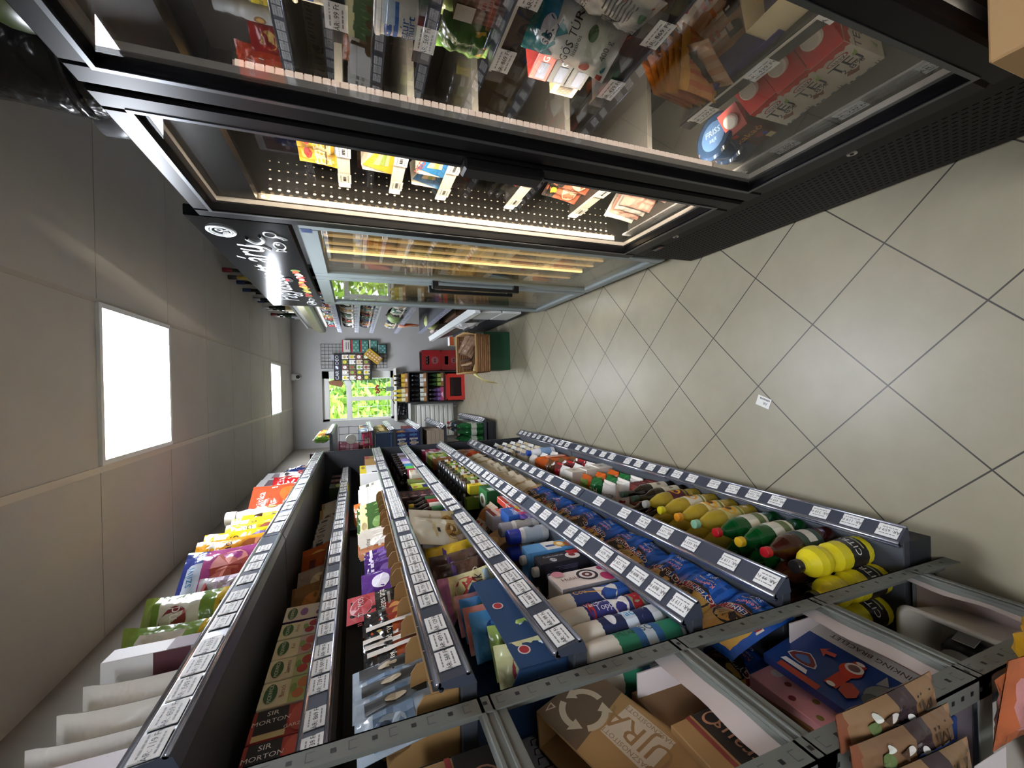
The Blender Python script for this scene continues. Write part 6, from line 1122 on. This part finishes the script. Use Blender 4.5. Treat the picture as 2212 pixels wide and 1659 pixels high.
rin(carton('dark_display_box', 'dark maroon carton with white rings under the pink box on the rack', 'display box', .22, .1, .12, '3a2228 m', front=[('o', .8, .6, .06, .12, 'b8b0b4 m'), ('o', .8, .6, .04, .08, '3a2228 m'), ('o', .7, .4, .06, .12, 'b8b0b4 m'), ('o', .7, .4, .04, .08, '3a2228 m')]), -.80, .56, z, R(90))
# lowest level: plastic bin
z = LV[3] - .024
o = empty('plastic_bin', 'milky plastic bin with rounded rim on the lowest rack shelf', 'bin', (-.735, .545, z)); b = MB()
rc = lambda a, c, r: [(sx * (a - r) + r * math.cos(t), sy * (c - r) + r * math.sin(t)) for sx, sy, t0 in ((1, 1, 0), (-1, 1, 90), (-1, -1, 180), (1, -1, 270)) for t in [R(t0 + k * 22.5) for k in range(5)]]
rings = [(rc(.12, .10, .03), 0), (rc(.135, .115, .03), .14), (rc(.142, .122, .032), .145), (rc(.128, .108, .028), .145), (rc(.113, .093, .026), .004)]
vs = [(x, y, zz) for rr, zz in rings for x, y in rr]; n = 20
b.add(vs, [(k * n + j, k * n + (j + 1) % n, (k + 1) * n + (j + 1) % n, (k + 1) * n + j) for k in range(4) for j in range(n)] + [tuple(range(n - 1, -1, -1)), tuple(range(4 * n, 5 * n))], 'b9b2a4 g .4', True); b.build('bin_body', o)
for i, (x, y, zz, rx, nm) in enumerate(((-.72, .50, .02, 30, 'leaning against the near wall'), (-.69, .56, .03, -20, 'with a white tag'), (-.77, .57, .02, 10, 'in the middle'))):
    b = MB().tube([(0, 0, 0), (0, 0, .02), (0, 0, .05), (0, 0, .07)], [.035, .05, .05, .03], '17171a g', 16); b.tube([(0, 0, .07), (0, 0, .075)], .042, '8a8a84 g', 16); b.box(-.02, .02, -.055, -.052, .01, .05, 'd0cec8 m')
    rin(finish(b, 'black_container', 'round black container in the milky plastic bin, ' + nm, 'container', 'black containers'), x, y, z + zz, LW, R(rx))
# ---- packets hanging on the near face of the rack
def hang(mk, x, z, y=.385, rz=0, ry=0): o = mk; o.location = (x, y, z); o.rotation_euler = (0, ry, rz); return o
HB = [('8a6a4c f', 'a9825a m'), ('7c5e44 f', '9a754e m'), ('86684a f', 'a37c56 m'), ('755840 f', '95704c m')]
for i in range(5):
    c, c2 = HB[i % 4]
    b = bagmesh(.05, .23, .026, c, bands=[(0, .34, 1, .52, '3c2f32 f'), (0, 0, 1, .08, 'a07a5c f'), (0, .92, 1, 1, '7a4a34 f')], gs=[('t', "Mi", .5, .2, .03, '3a2a1a m', R(90)), ('o', .3, .40, .1, .03, 'd9d6d0 m'), ('o', .55, .58, .16, .05, 'd9d2c8 m'), ('p', [(.3, .60), (.7, .60), (.6, .67)], '4a3424 m'), ('o', .5, .76, .2, .045, '5a6a3a m'), ('o', .75, .73, .1, .03, 'd6d6c8 m')], seed=620 + i, seal=.04, wr=.003, nu=8, nv=16)
    hang(finish(b, 'wafer_roll_pack', 'long brown wafer roll pack with dark band hanging on the rack, %s from its upright' % ORD[i], 'pack', 'hanging wafer roll packs'), -.498 - .030 * i, .795 + .010 * i, .382 - .024 * i, R(8), R(2 * i))
b = bagmesh(.16, .19, .03, 'b5623c f', bands=[(.15, .1, .85, .85, 'c98a86 f')], gs=[('p', [(.2, .2), (.45, .3), (.5, .75), (.25, .7)], 'd9d2d4 m'), ('o', .35, .6, .07, .05, '5a2c30 m'), ('o', .34, .36, .07, .05, '5a2c30 m'), ('o', .55, .5, .1, .2, 'd6cfd0 m'), ('o', .6, .62, .05, .06, '6a3432 m'), ('o', .7, .42, .05, .05, '7a3c38 m'), ('r', .2, .0, .9, .06, '8a2c2c m')], seed=640, wr=.006)
hang(finish(b, 'candy_bag', 'orange and pink candy bag with brown and white patches hanging low on the rack', 'bag'), -.565, .47, .36, R(-6), R(4))
b = bagmesh(.15, .16, .05, 'b98a1f f', gs=[('o', .5, .5, .3, .2, 'c99a2c m')], seed=641, wr=.01)
hang(finish(b, 'candy_bag', 'mustard yellow candy bag hanging beneath the orange and pink one', 'bag'), -.50, .355, .375, R(-6), R(-8))
b = MB().box(-.05, .05, 0, .001, 0, .1, 'd9cfcc m'); hang(finish(b, 'hanging_card', 'white paper card hanging beside the orange and pink candy bag', 'card'), -.70, .60, .375)
o = MB().box(0, .42, 0, .26, 0, .755, '9c7a50 d', .003).box(.2, .24, -.001, .261, .01, .756, 'b09268 m')
b = finish(o, 'cardboard_box', 'plain brown cardboard box standing beside the black fridge', 'box'); b.location = (.455, .06, 0)
# little paper label lying on the floor
b = MB().box(-.032, .032, -.022, .022, 0, .001, 'e4e2dc m'); b.text('ÁR', '2c2c30 m', (-.01, .004, .0014), (1, 0, 0), (0, 1, 0), .012)
for k in range(8): b.quad((-.026 + k * .006, -.016, .0013), (-.022 + k * .006, -.016, .0013), (-.022 + k * .006, -.008, .0013), (-.026 + k * .006, -.008, .0013), '55555a m')
b = finish(b, 'dropped_price_label', 'white paper price label lying on the floor tiles in mid aisle', 'paper label'); b.location = (-.104, 1.285, .001); b.rotation_euler = (0, 0, R(70))
# ================================================================ far gondola goods
X4 = -.47
def far(o, y, z, x=X4 - .03, rz=LW, rx=0, jit=2): return put(o, x - .025, y, z + .001, rz, rx, jit)
def slabs(n, y, z, c, name, lab, cat, w=.14, d=.2, h=.03, g=(), grp=None, dz=None, tc=None):
    for i in range(n): far(carton(name, lab % ORD[i], cat, w, d, h, c, front=g, group=grp, top_col=tc, side=g), y, z + i * (dz or h + .002))
zA, zC, zD, zE, zF, zG = [SH[k][0] for k in 'acdefg']
gg = ['e2cf2c f', '7fae34 f', 'd9b82a f', 'a83428 f', '3a2420 f', 'd98a3a f']
for j in range(9):
    c = ['6fa834 f', 'e0cf3a f', 'cf8a2c f', '8ab84a f', 'e6d65a f', 'b8442c f', '4a2a24 f', '5a342c f', '7a4a3a f'][j]
    nm = ['leaf green', 'bright yellow', 'amber', 'lime green', 'pale yellow', 'brick red', 'dark brown', 'cocoa brown', 'light brown'][j]
    far(bag('sweet_bag', nm + ' bag of sweets on the top shelf of the separate bay', 'bag', .15, .17 if j < 6 else .1, .07, c, gs=[('o', .5, .5, .3, .2, gg[(j + 2) % 6][:6] + ' m'), ('r', .0, .85, 1, 1, 'e6dcae m')], seed=700 + j), 5.03 + j * .14, zA)
for i in range(4): far(carton('chocolate_bar_box', 'dark brown chocolate bar box with white script atop the separate bay, %s up' % ORD[i], 'box', .16, .14, .048, '33191a m', side=[('r', .1, .55, .5, .8, '8a7a80 m'), ('o', .8, .5, .1, .2, 'b8a8a0 m')], front=[('r', .1, .4, .9, .7, '8a7a80 m')]), 5.04, zA - .0 + i * .05, x=-.68)
# end of the bay: wire basket with bathroom and kitchen odds and ends
o = empty('wire_basket', 'black wire basket on the open end of the separate shelving bay', 'basket', (-.62, 4.86, 1.52)); b = MB()
for i in range(6):
    for zz in (0,): b.tube([(-.2 + i * .08, 0, 0), (-.2 + i * .08, 0, .30)], .0025, '1c1c1e c', 5)
for j in range(4): b.tube([(-.2, 0, j * .1), (.2, 0, j * .1)], .0025, '1c1c1e c', 5); b.tube([(-.2, 0, j * .1), (-.2, .08, j * .1)], .0025, '1c1c1e c', 5); b.tube([(.2, 0, j * .1), (.2, .08, j * .1)], .0025, '1c1c1e c', 5)
b.build('wire_mesh', o)
mb = MB().lathe([(.02, 0), (.05, .004), (.055, .02), (.05, .05), (.04, .055), (.03, .05)], 'd2cfc4 m', 20)
q = finish(mb, 'white_roll', 'round white roll in the end basket of the separate bay', 'roll'); q.location = (-.56, 4.90, 1.70); q.rotation_euler = (R(90), 0, 0)
q = bag('cake_pack', 'dusty pink packet at the end of the separate bay, beside the white roll', 'packet', .1, .22, .03, 'a86a7a f', gs=[('r', .2, .3, .8, .6, 'c99aa4 m')], seed=720); q.location = (-.66, 4.88, 1.62); q.rotation_euler = (0, R(10), 0)
q = bag('cake_pack', 'magenta pink packet with dark print tipped on the navy boxes', 'packet', .16, .11, .04, 'b0405c f', gs=[('r', .2, .2, .6, .8, 'c9a09c m'), ('p', [(.5, .2), (.7, .4), (.55, .8)], '3a2a2a m')], seed=721); q.location = (-.57, 4.90, 1.30 + .18); q.rotation_euler = (R(-20), R(-6), 0)
for i in range(3): far(carton('wafer_tray', 'reddish brown wafer pack lying on the sachet level of the separate bay, %s up' % ORD[i], 'box', .22, .2, .06, '6a2f26 m', front=[('r', .0, .4, 1, .6, 'c9a88a m')], side=[('r', 0, .4, 1, .6, 'c9a88a m')]), 5.10, zC + .062 * i, x=-.62)
for i in range(6):
    far(carton('baking_pack', ['white box', 'pale blue box', 'white box with grey edge', 'yellowish box', 'dark red box', 'cream box'][i] + ' on the sachet level of the separate bay', 'box', .11, .16, .12 + .02 * (i % 2), ['d9dcd8 m', '8aa8bc m', 'd0d0cc m', 'b8a45a m', '7a2c28 m', 'cfc6a8 m'][i], front=[('r', .1, .3, .9, .6, '5a7a9c m')], top=[('r', .2, .2, .8, .8, 'b9c4c8 m')]), 5.38 + i * .15, zC)
far(carton('navy_box', 'large navy blue box facing the photographer at the end of the separate bay', 'box', .16, .2, .19, '1e3350 m', side=[('r', .1, .1, .9, .16, '3a5a80 m')]), 5.04, zD)
far(carton('orange_box', 'orange box with pale round print at the end of the separate bay', 'box', .14, .14, .12, 'c9742c m', side=[('r', .3, .2, .5, .8, 'd9b49a m'), ('o', .75, .5, .14, .25, 'e0a45a m')], front=[('r', .2, .2, .8, .7, 'd9b49a m')]), 5.06, zE + .17)
for i in range(5): far(bag('golden_bag', 'golden foil bag on the middle level of the separate bay, %s from its open end' % ORD[i], 'bag', .14, .19, .08, 'a8883a f', gs=[('r', .1, .4, .9, .7, 'd0bc7a m')], seed=730 + i, group='golden bags'), 5.25 + i * .2, zD)
far(carton('white_sign_card', 'small white card with black print above the orange box', 'card', .1, .003, .06, 'dcdad4 m', front=[('t', '5%', .5, .5, .03, '3a3a3c m')]), 5.0, zE + .30, x=-.50, rz=0)
def hbox(l): return carton('wafer_bar_box', l, 'box', .18, .3, .135, '1a2a66 m', front=[('r', .1, .2, .9, .8, '3a5a9c m')], side=[('r', .06 + .16 * k, .12 + .06 * (k % 3), .13 + .16 * k, .88, ['c9b88a m', 'd0ccc4 m', '4a86b8 m'][k % 3]) for k in range(6)] + [('r', 0, .48, 1, .52, '6a7ab0 m'), ('t', 'HIT', .5, .5, .06, 'd9d0b8 m')], group='navy wafer bar boxes')
for i in range(2): far(hbox('%s navy box with tall cream letters at the open end of the separate bay' % ['lower', 'upper'][i]), 5.06, zE + i * .137 - .0, x=-.49)
for i in range(2): far(hbox('navy wafer bar box set behind the front pair, %s one' % ['lower', 'upper'][i]), 5.28, zE + i * .137, x=-.49)
for i in range(4): far(carton('chocolate_slab_box', 'flat cream sided box in the low pile at the bay\'s open end, %s up' % ORD[i], 'box', .24, .33, .05, 'b9a894 m', top_col='4a3a30 m', side=[('r', 0, 0, .22, 1, '6c2420 m'), ('r', .05, .3, .12, .6, 'd0cac4 m')], top=[('r', .1 + .2 * k, .1, .2 + .2 * k, .9, '6a5440 m') for k in range(4)], group='flat chocolate boxes'), 5.09, zF + i * .052, x=-.49)
for i in range(4): far(carton('chocolate_slab_box', 'flat dark lidded box in the second low pile of the separate bay, %s up' % ORD[i], 'box', .24, .33, .05, '5a4434 m', top=[('r', .1 + .2 * k, .1, .2 + .2 * k, .9, '7a6244 m') for k in range(4)], group='flat chocolate boxes'), 5.35, zF + i * .052, x=-.49)
far(carton('sweets_carton', 'brown carton of sweets on the middle level near the bottle holder', 'box', .3, .2, .14, '7a3a30 m', top=[('r', .1 + .1 * k, .1 + .12 * (k % 4), .18 + .1 * k, .3 + .12 * (k % 4), 'a0563c m') for k in range(8)]), 5.62, zE, x=-.49)
wat = [(.03, 0), (.04, .006), (.041, .05), (.038, .06), (.041, .07), (.041, .2), (.03, .235), (.0135, .262), (.0135, .28)]
for r_ in range(3):
    for j in range(9):
        if r_ == 2 and j > 3: continue
        y = 5.02 + j * .092; c, cp, lb = ('1f7a3a b', '1f6a34 g', 'c9d0c4 m') if j < 3 else ('26302c b', ['d8d8d8 g', '2a5a9c g', '2c2c2c g'][j % 3], '6a7470 m') if j < 7 else ('55605a b', 'c03a34 g', 'a8b0b0 m')
        nm = 'green water bottle with pale label' if j < 3 else 'dark water bottle' if j < 7 else 'clear water bottle with red cap'
        far(bottle('water_bottle', '%s, %s from the open end in the %s line' % (nm, ORD[j], ['aisle', 'second', 'wall side'][r_]), 'bottle', wat, c, cp, (.0165, .02), lab=(.09, .16, .0416, lb), group='water bottles of the separate bay'), y, zG, x=-.475 - r_ * .088, jit=20)
    for j in range(0, 9, 3):
        if r_ < 2: pass
# ================================================================ back wall: radiator, bottle rack, crates, car freshener board
o = empty('radiator', 'white ribbed panel radiator under the window', 'radiator', (-.55, 7.0, 0)); b = MB()
b.box(-.3, .25, .0, .06, .08, .80, 'dcdcd4 g', .006)
for k in range(9): b.box(-.28, .23, -.012, .0, .11 + k * .075, .165 + k * .075, 'e2e2da g', .005)
b.build('radiator_panel', o); MB().tube([(-.2, .02, .08), (-.2, .02, 0)], .012, 'c9c9c4 c', 8).tube([(.2, .02, .08), (.2, .02, 0)], .012, 'c9c9c4 c', 8).build('pipe', o)
o = empty('black_bag', 'crumpled black bag and strap lying on the window sill', 'bag', (-.36, 7.0, WZ0 - .22)); b = bagmesh(.3, .2, .12, '16171a f', seed=740, wr=.02, seal=.01); b.build('bag_body', o)
o.location = (-.40, 7.0, .84); b = MB().tube([(.05, -.02, .12), (.14, -.03, .22), (.2, -.02, .24)], .012, '16171a m', 6); b.build('strap', o)
struct(MB().box(-.62, -.26, 6.93, 7.0, .80, .838, 'e2e2dc g', .004), 'trim_2')
# beer rack
o = empty('bottle_rack', 'dark wooden bottle rack with cardboard trays under the window', 'rack', (-.015, 6.6, 0)); oB = (-.015, 6.6, 0)
def pb(mb, n): return part(mb, n, o, oB)
for x in (-.26, .215): pb(MB().box(x, x + .018, 6.6, 6.98, 0, .90, '1e1a18 m'), 'side_panel')
RS = [.875, .59, .315]
for z in RS: pb(MB().box(-.242, .215, 6.6, 6.98, z - .018, z, '2a2420 m'), 'shelf')
pb(MB().box(-.242, .215, 6.96, 6.98, .0, .87, '17120f m'), 'back_panel')
for z, c, n_ in ((RS[0], 'a07446 d', 2), (RS[1], 'a07446 d', 3), (RS[2], '8a6440 d', 2)):
    for k in range(2):
        b = None if (z == RS[2] and k == 0) else opentray('bottle_tray', 'brown cardboard bottle tray with white ticket on the %s rack level, %s half' % ({0: 'upper', 1: 'middle', 2: 'lower'}[RS.index(z)], ['wall side', 'fridge side'][k]), 'tray', .22, .3, .05, c, c, .045, gs=[('r', .4, .2, .6, .9, 'e0ded8 m')])
        if z == RS[2] and k == 0: b = opentray('bottle_tray', 'pink printed cardboard tray with purple bottles on the lower rack level', 'tray', .22, .3, .06, 'b04a6a d', 'b04a6a d', .055, gs=[('p', [(.2, .2), (.5, .9), (.7, .3)], 'e0c9d0 m')])
        b.location = (-.13 + .23 * k, 6.6, z + .001)
beer = [(.028, 0), (.031, .004), (.031, .11), (.026, .135), (.013, .165), (.0125, .2)]
BC = [[('c9b83a b', 'e0cf5a g', 'd9d6b0 m', 'yellow'), ('201a14 b', 'd0b84a g', 'cfae3a m', 'dark yellow labelled')], [('1a1c1c b', '2c3a34 g', 'c9d0c4 m', 'black pale labelled'), ('14181c b', 'b8c0c0 c', 'd6d9d6 m', 'black silver topped')], [('4a3a5c b', 'c9c4c0 g', '7a5a9c m', 'purple labelled'), ('2c4a24 b', '3a5a2c g', '8aa04a m', 'green')]]
for k, z in enumerate(RS):
    for s in range(2):
        c = BC[k][s]
        for r_ in range(2):
            for j in range(3):
                x = -.205 + s * .235 + j * .07
                q = bottle('beer_bottle', '%s bottle on the %s level of the bottle rack, %s line, %s along' % (c[3], ['upper', 'middle', 'lower'][k], ['front', 'rear'][r_], ORD[s * 3 + j]), 'bottle', beer, c[0], c[1], (.0135, .008), lab=(.03, .095, .0315, c[2]), group='bottles in the trays of the dark rack')
                q.location = (x, 6.64 + r_ * .08, z + .006)
def crate(l, c, w, d, h, loc, emb=None, hole=None):
    b = MB(); t = .012
    b.box(-w / 2, w / 2, d - t, d, 0, h, c); b.box(-w / 2, -w / 2 + t, 0, d, 0, h, c); b.box(w / 2 - t, w / 2, 0, d, 0, h, c); b.box(-w / 2, w / 2, 0, d, 0, t, c)
    hz0, hz1, hx = hole
    b.box(-w / 2, -hx, 0, t, 0, h, c); b.box(hx, w / 2, 0, t, 0, h, c); b.box(-hx, hx, 0, t, 0, hz0, c); b.box(-hx, hx, 0, t, hz1, h, c)
    b.box(-w / 2 - .004, w / 2 + .004, -.004, d + .004, h - .02, h, c) if 0 else None
    for x in (-w / 2, w / 2 - .02): b.box(x, x + .02, -.004, .002, 0, h, c)
    b.box(-w / 2, w / 2, -.004, .002, h - .022, h, c); b.box(-w / 2, w / 2, -.004, .002, 0, .018, c)
    if emb: b.add([(emb[2] * math.cos(i * .314), -.001, emb[1] + emb[2] * math.sin(i * .314)) for i in range(20)], [tuple(range(20))], '8a4a4c m'); [b.box(-.02 + sx * .035 - .012, -.02 + sx * .035 + .012, -.003, -.0012, emb[1] - .012, emb[1] + .012, '3a1418 m') for sx in (0, 1)]
    b.quad((-w / 2 + t, d - t - .001, t), (w / 2 - t, d - t - .001, t), (w / 2 - t, d - t - .001, h), (-w / 2 + t, d - t - .001, h), '240a0c m')  # dark sheets on inner back and bottom: the crate's inner shade put into colour
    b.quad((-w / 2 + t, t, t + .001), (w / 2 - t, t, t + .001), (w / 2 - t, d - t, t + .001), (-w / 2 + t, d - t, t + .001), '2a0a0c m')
    q = finish(b, 'bottle_crate', l, 'crate'); q.location = loc; return q
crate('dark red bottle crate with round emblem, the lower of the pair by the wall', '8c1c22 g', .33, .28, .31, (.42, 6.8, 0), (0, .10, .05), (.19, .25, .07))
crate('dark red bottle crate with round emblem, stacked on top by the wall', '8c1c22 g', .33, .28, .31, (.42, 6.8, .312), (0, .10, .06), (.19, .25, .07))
for i in range(6):
    q = bottle('crate_bottle', 'empty bottle neck in the upper dark red crate, %s along' % ORD[i], 'bottle', beer, '4a3a2a b', 'c9c0b0 g', (.0135, .008), group='empty bottles in the crate'); q.location = (.29 + i * .05, 6.86, .328)
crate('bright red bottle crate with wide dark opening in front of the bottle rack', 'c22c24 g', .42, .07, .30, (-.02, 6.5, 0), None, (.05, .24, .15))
# green plinth crate, wicker basket
q = finish(MB().box(0, .425, 0, .36, 0, .296, '14492f g .5', .004).box(.01, .415, -.002, 0, .27, .28, '0f3a26 m'), 'green_box', 'dark green box standing on the tiles under the wicker basket', 'box'); q.location = (.16, 4.38, 0)
o = empty('wicker_basket', 'brown wicker basket with low front on the green box', 'basket', (.335, 4.36, .298))
b = MB(); b2 = MB(); W_, D_ = .20, .15
for k in range(13):
    z = k * .0215; a = .96 + k * .006; fh = .14
    P_ = [(-W_ * a, -D_ * a), (W_ * a, -D_ * a), (W_ * a, D_ * a), (-W_ * a, D_ * a)]
    seg = []
    for (x0, y0), (x1, y1) in zip(P_, P_[1:] + P_[:1]):
        for i in range(8): t = i / 8; x = x0 + (x1 - x0) * t; y = y0 + (y1 - y0) * t; seg.append((x + .004 * math.sin(i * 3.14 + k * 3.14), y + .004 * math.cos(i * 3.14 + k * 3.14), z))
    if z < fh: b.tube(seg + [seg[0]], .0115, '7c5430 m' if k % 2 else '8a6238 m', 6, False)
    else: b.tube(seg[8:] , .0115, '7c5430 m' if k % 2 else '8a6238 m', 6, False)
b.box(-W_, W_, -D_, D_, 0, .01, '5a3a20 m'); b.tube([(-W_, -D_, .145), (W_, -D_, .145), (W_ * 1.04, -D_, .27), (W_ * 1.04, D_, .28), (-W_ * 1.04, D_, .28), (-W_ * 1.04, -D_, .27), (-W_, -D_, .145)], .014, 'b08a58 m', 8)
b.build('woven_body', o)
for i in range(4):
    b = MB(); b.tube([(0, 0, 0), (.03, -.05, .03), (.08, -.11, .02), (.10 + .02 * i, -.17, -.05), (.09 + .03 * i, -.19, -.12 - .02 * i)], [.018, .016, .01, .006, .002], ['d9d08a m', 'c9bc6a m', 'd6c79a m', 'cdb878 m'][i], 8)
    q = finish(b, 'corn_husk', 'pale yellow dried husk hanging over the wicker basket edge, ' + ['shortest', 'second shortest', 'second longest', 'longest'][i], 'husk', 'dried husks'); q.location = (.14 + .026 * i, 4.30, .42); q.rotation_euler = (0, 0, R(-60 - 12 * i))
q = bag('cloth_bag', 'crumpled beige cloth bag in the wicker basket', 'bag', .26, .16, .10, '9a7c64 f', seed=750, wr=.02); q.location = (.40, 4.33, .41); q.rotation_euler = (R(-20), R(20), R(-20))
for i in range(6):
    b = MB().tube([(0, 0, 0), (0, .03, .05), (0, .04, .12)], [.012, .016, .008], ['6a4a3a m', 'c9a88a m', '5a4238 m'][i % 3], 8)
    q = finish(b, 'dried_root', 'small brown dried root in the back of the wicker basket, %s from the husks' % ORD[i], 'root', 'dried roots'); q.location = (.19 + .055 * i, 4.44, .43); q.rotation_euler = (R(10 * i - 20), 0, R(25 * i))
q = carton('cream_box', 'tall cream box with orange lid behind the wicker basket', 'box', .1, .1, .30, 'c3bc94 m', front=[('r', 0, .84, 1, 1, 'd9622c m'), ('r', .3, 0, .34, .84, 'a8a078 m'), ('r', .64, 0, .68, .84, 'a8a078 m')], top_col='e6e6e6 m'); q.location = (.52, 4.78, .30)
q = carton('support_carton', 'brown carton under the tall cream box beside the cooler', 'box', .14, .14, .30, '7a5c40 d'); q.location = (.52, 4.76, 0)
# wire grid with pads and the car freshener board
o = empty('wire_grid', 'black wire display grid on the white wall beside the window', 'grid', (.505, 7.06, 1.15)); b = MB()
for i in range(8): b.tube([(-.19 + i * .0545, 0, 0), (-.19 + i * .0545, 0, .98)], .003, '151517 c', 5)
for j in range(19): b.tube([(-.19, 0, j * .0545), (.19, 0, j * .0545)], .003, '151517 c', 5)
b.build('wire_mesh', o)
for i, (c, c2, nm) in enumerate((('c9c2bc g', 'a8242c m', 'white and red'), ('4a7c70 g', 'a8242c m', 'teal checked'), ('44756a g', 'a8242c m', 'teal checked'), ('4c7e74 g', 'b8b0a8 m', 'teal checked'), ('3f6a6a g', '7c9a9c m', 'blue green checked'))):
    q = carton('sponge_pack', '%s hanging sponge pack on the wire grid, %s from the ceiling' % (nm, ORD[i]), 'pack', .19 if i < 4 else .15, .03, .125, c, front=[('r', 0, .84, 1, 1, c2)] + [('r', .08 + .22 * a, .1 + .24 * b_, .2 + .22 * a, .28 + .24 * b_, '8ab0a4 m') for a in range(4) for b_ in range(3) if i and (a + b_) % 2 == 0] + ([('r', .2, .2, .8, .3, '6a5a5c m'), ('r', .2, .45, .8, .55, '6a5a5c m')] if i == 0 else []), group='hanging sponge packs', b=.008)
    q.location = (.665 if i < 4 else .62, 7.02, 1.70 - .135 * i)
o = empty('car_freshener_board', 'dark display board lettered CAR DEO with rows of car fresheners', 'display board', (.328, 7.0, 1.39))
b = MB().box(-.205, .205, 0, .02, 0, .56, '1c1d26 g', .008)
b.prism([(.10, .53), (.20, .53), (.20, .60), (.12, .60)], .002, .018, 'a8aab0 g')
b.text('CAR', 'd6d8dc m', (-.125, -.001, .51), (1, 0, 0), (0, 0, 1), .05); b.text('DEO', 'd6d8dc m', (.115, -.001, .51), (1, 0, 0), (0, 0, 1), .05)
b.disc((-.005, -.0012, .515), (1, 0, 0), (0, 0, 1), .035, .03, '5a5c78 m'); b.disc((-.002, -.0016, .515), (.8, 0, .6), (-.6, 0, .8), .03, .016, 'e0e2e6 m')
b.build('board', o)
rr = random.Random(3)
for r_ in range(4):
    for j in range(5):
        x = -.165 + j * .082; z = .345 - r_ * .105
        b = MB(); b.box(x - .036, x + .036, -.006, -.001, z, z + .095, ['e6e2dc g', 'cfc9b8 g', '8a5a50 g', '6a7a4a g'][(r_ + j) % 4], .004); y_ = rr.choice(['d9c62c m', 'e0d04a m', 'c9b08a m', '8ab04a m', 'e8e8e4 m', '9c4a44 m'])
        b.disc((x, -.0066, z + .055), (1, 0, 0), (0, 0, 1), .026, .026, y_, 14); b.disc((x - .009, -.007, z + .06), (1, 0, 0), (0, 0, 1), .004, .005, '2a2a2a m', 8); b.disc((x + .009, -.007, z + .06), (1, 0, 0), (0, 0, 1), .004, .005, '2a2a2a m', 8)
        b.box(x - .015, x + .015, -.0075, -.0066, z + .004, z + .02, '3a2c2c m'); b.build('car_freshener', o)
b = MB().box(-.13, .13, -.03, .03, 0, .13, 'b99426 g', .004)
for a in range(5):
    for c_ in range(2): b.box(-.105 + a * .045, -.075 + a * .045, -.032, -.03, .035 + c_ * .045, .065 + c_ * .045, 'd9b890 m', .004); b.box(-.108 + a * .045, -.072 + a * .045, -.031, -.0295, .03 + c_ * .045, .07 + c_ * .045, '4a2a14 m')
b.disc((-.09, -.0305, .018), (1, 0, 0), (0, 0, 1), .025, .012, 'c9a0b0 m')
q = finish(b, 'lighter_card', 'tilted yellow display card with rows of small items on the wire grid', 'display card'); q.location = (.545, 6.97, 1.32); q.rotation_euler = (0, R(-50), 0)
# on the sill: vase of flowers
o = empty('flower_vase', 'glass vase with red flowers on the window sill', 'vase', (-.03, 7.04, WZ0)); b = MB().lathe([(.03, 0), (.035, .01), (.04, .12), (.035, .13)], '8a9a90 b', 14); b.build('vase_body', o)
b = MB(); fl_ = random.Random(9)
for i in range(14): e = (fl_.uniform(-.05, .05), fl_.uniform(-.04, .04), fl_.uniform(.18, .27)); b.tube([(0, 0, .1), e], .002, '4a6a34 m', 5)
b.build('stem', o); b = MB()
for i in range(22): b.ball((fl_.uniform(-.06, .06), fl_.uniform(-.05, .05), fl_.uniform(.2, .29)), .014, fl_.choice(['b8242c m', 'd03a3c m', '8a1c24 m']), 7, 4)
b.build('blossom', o)
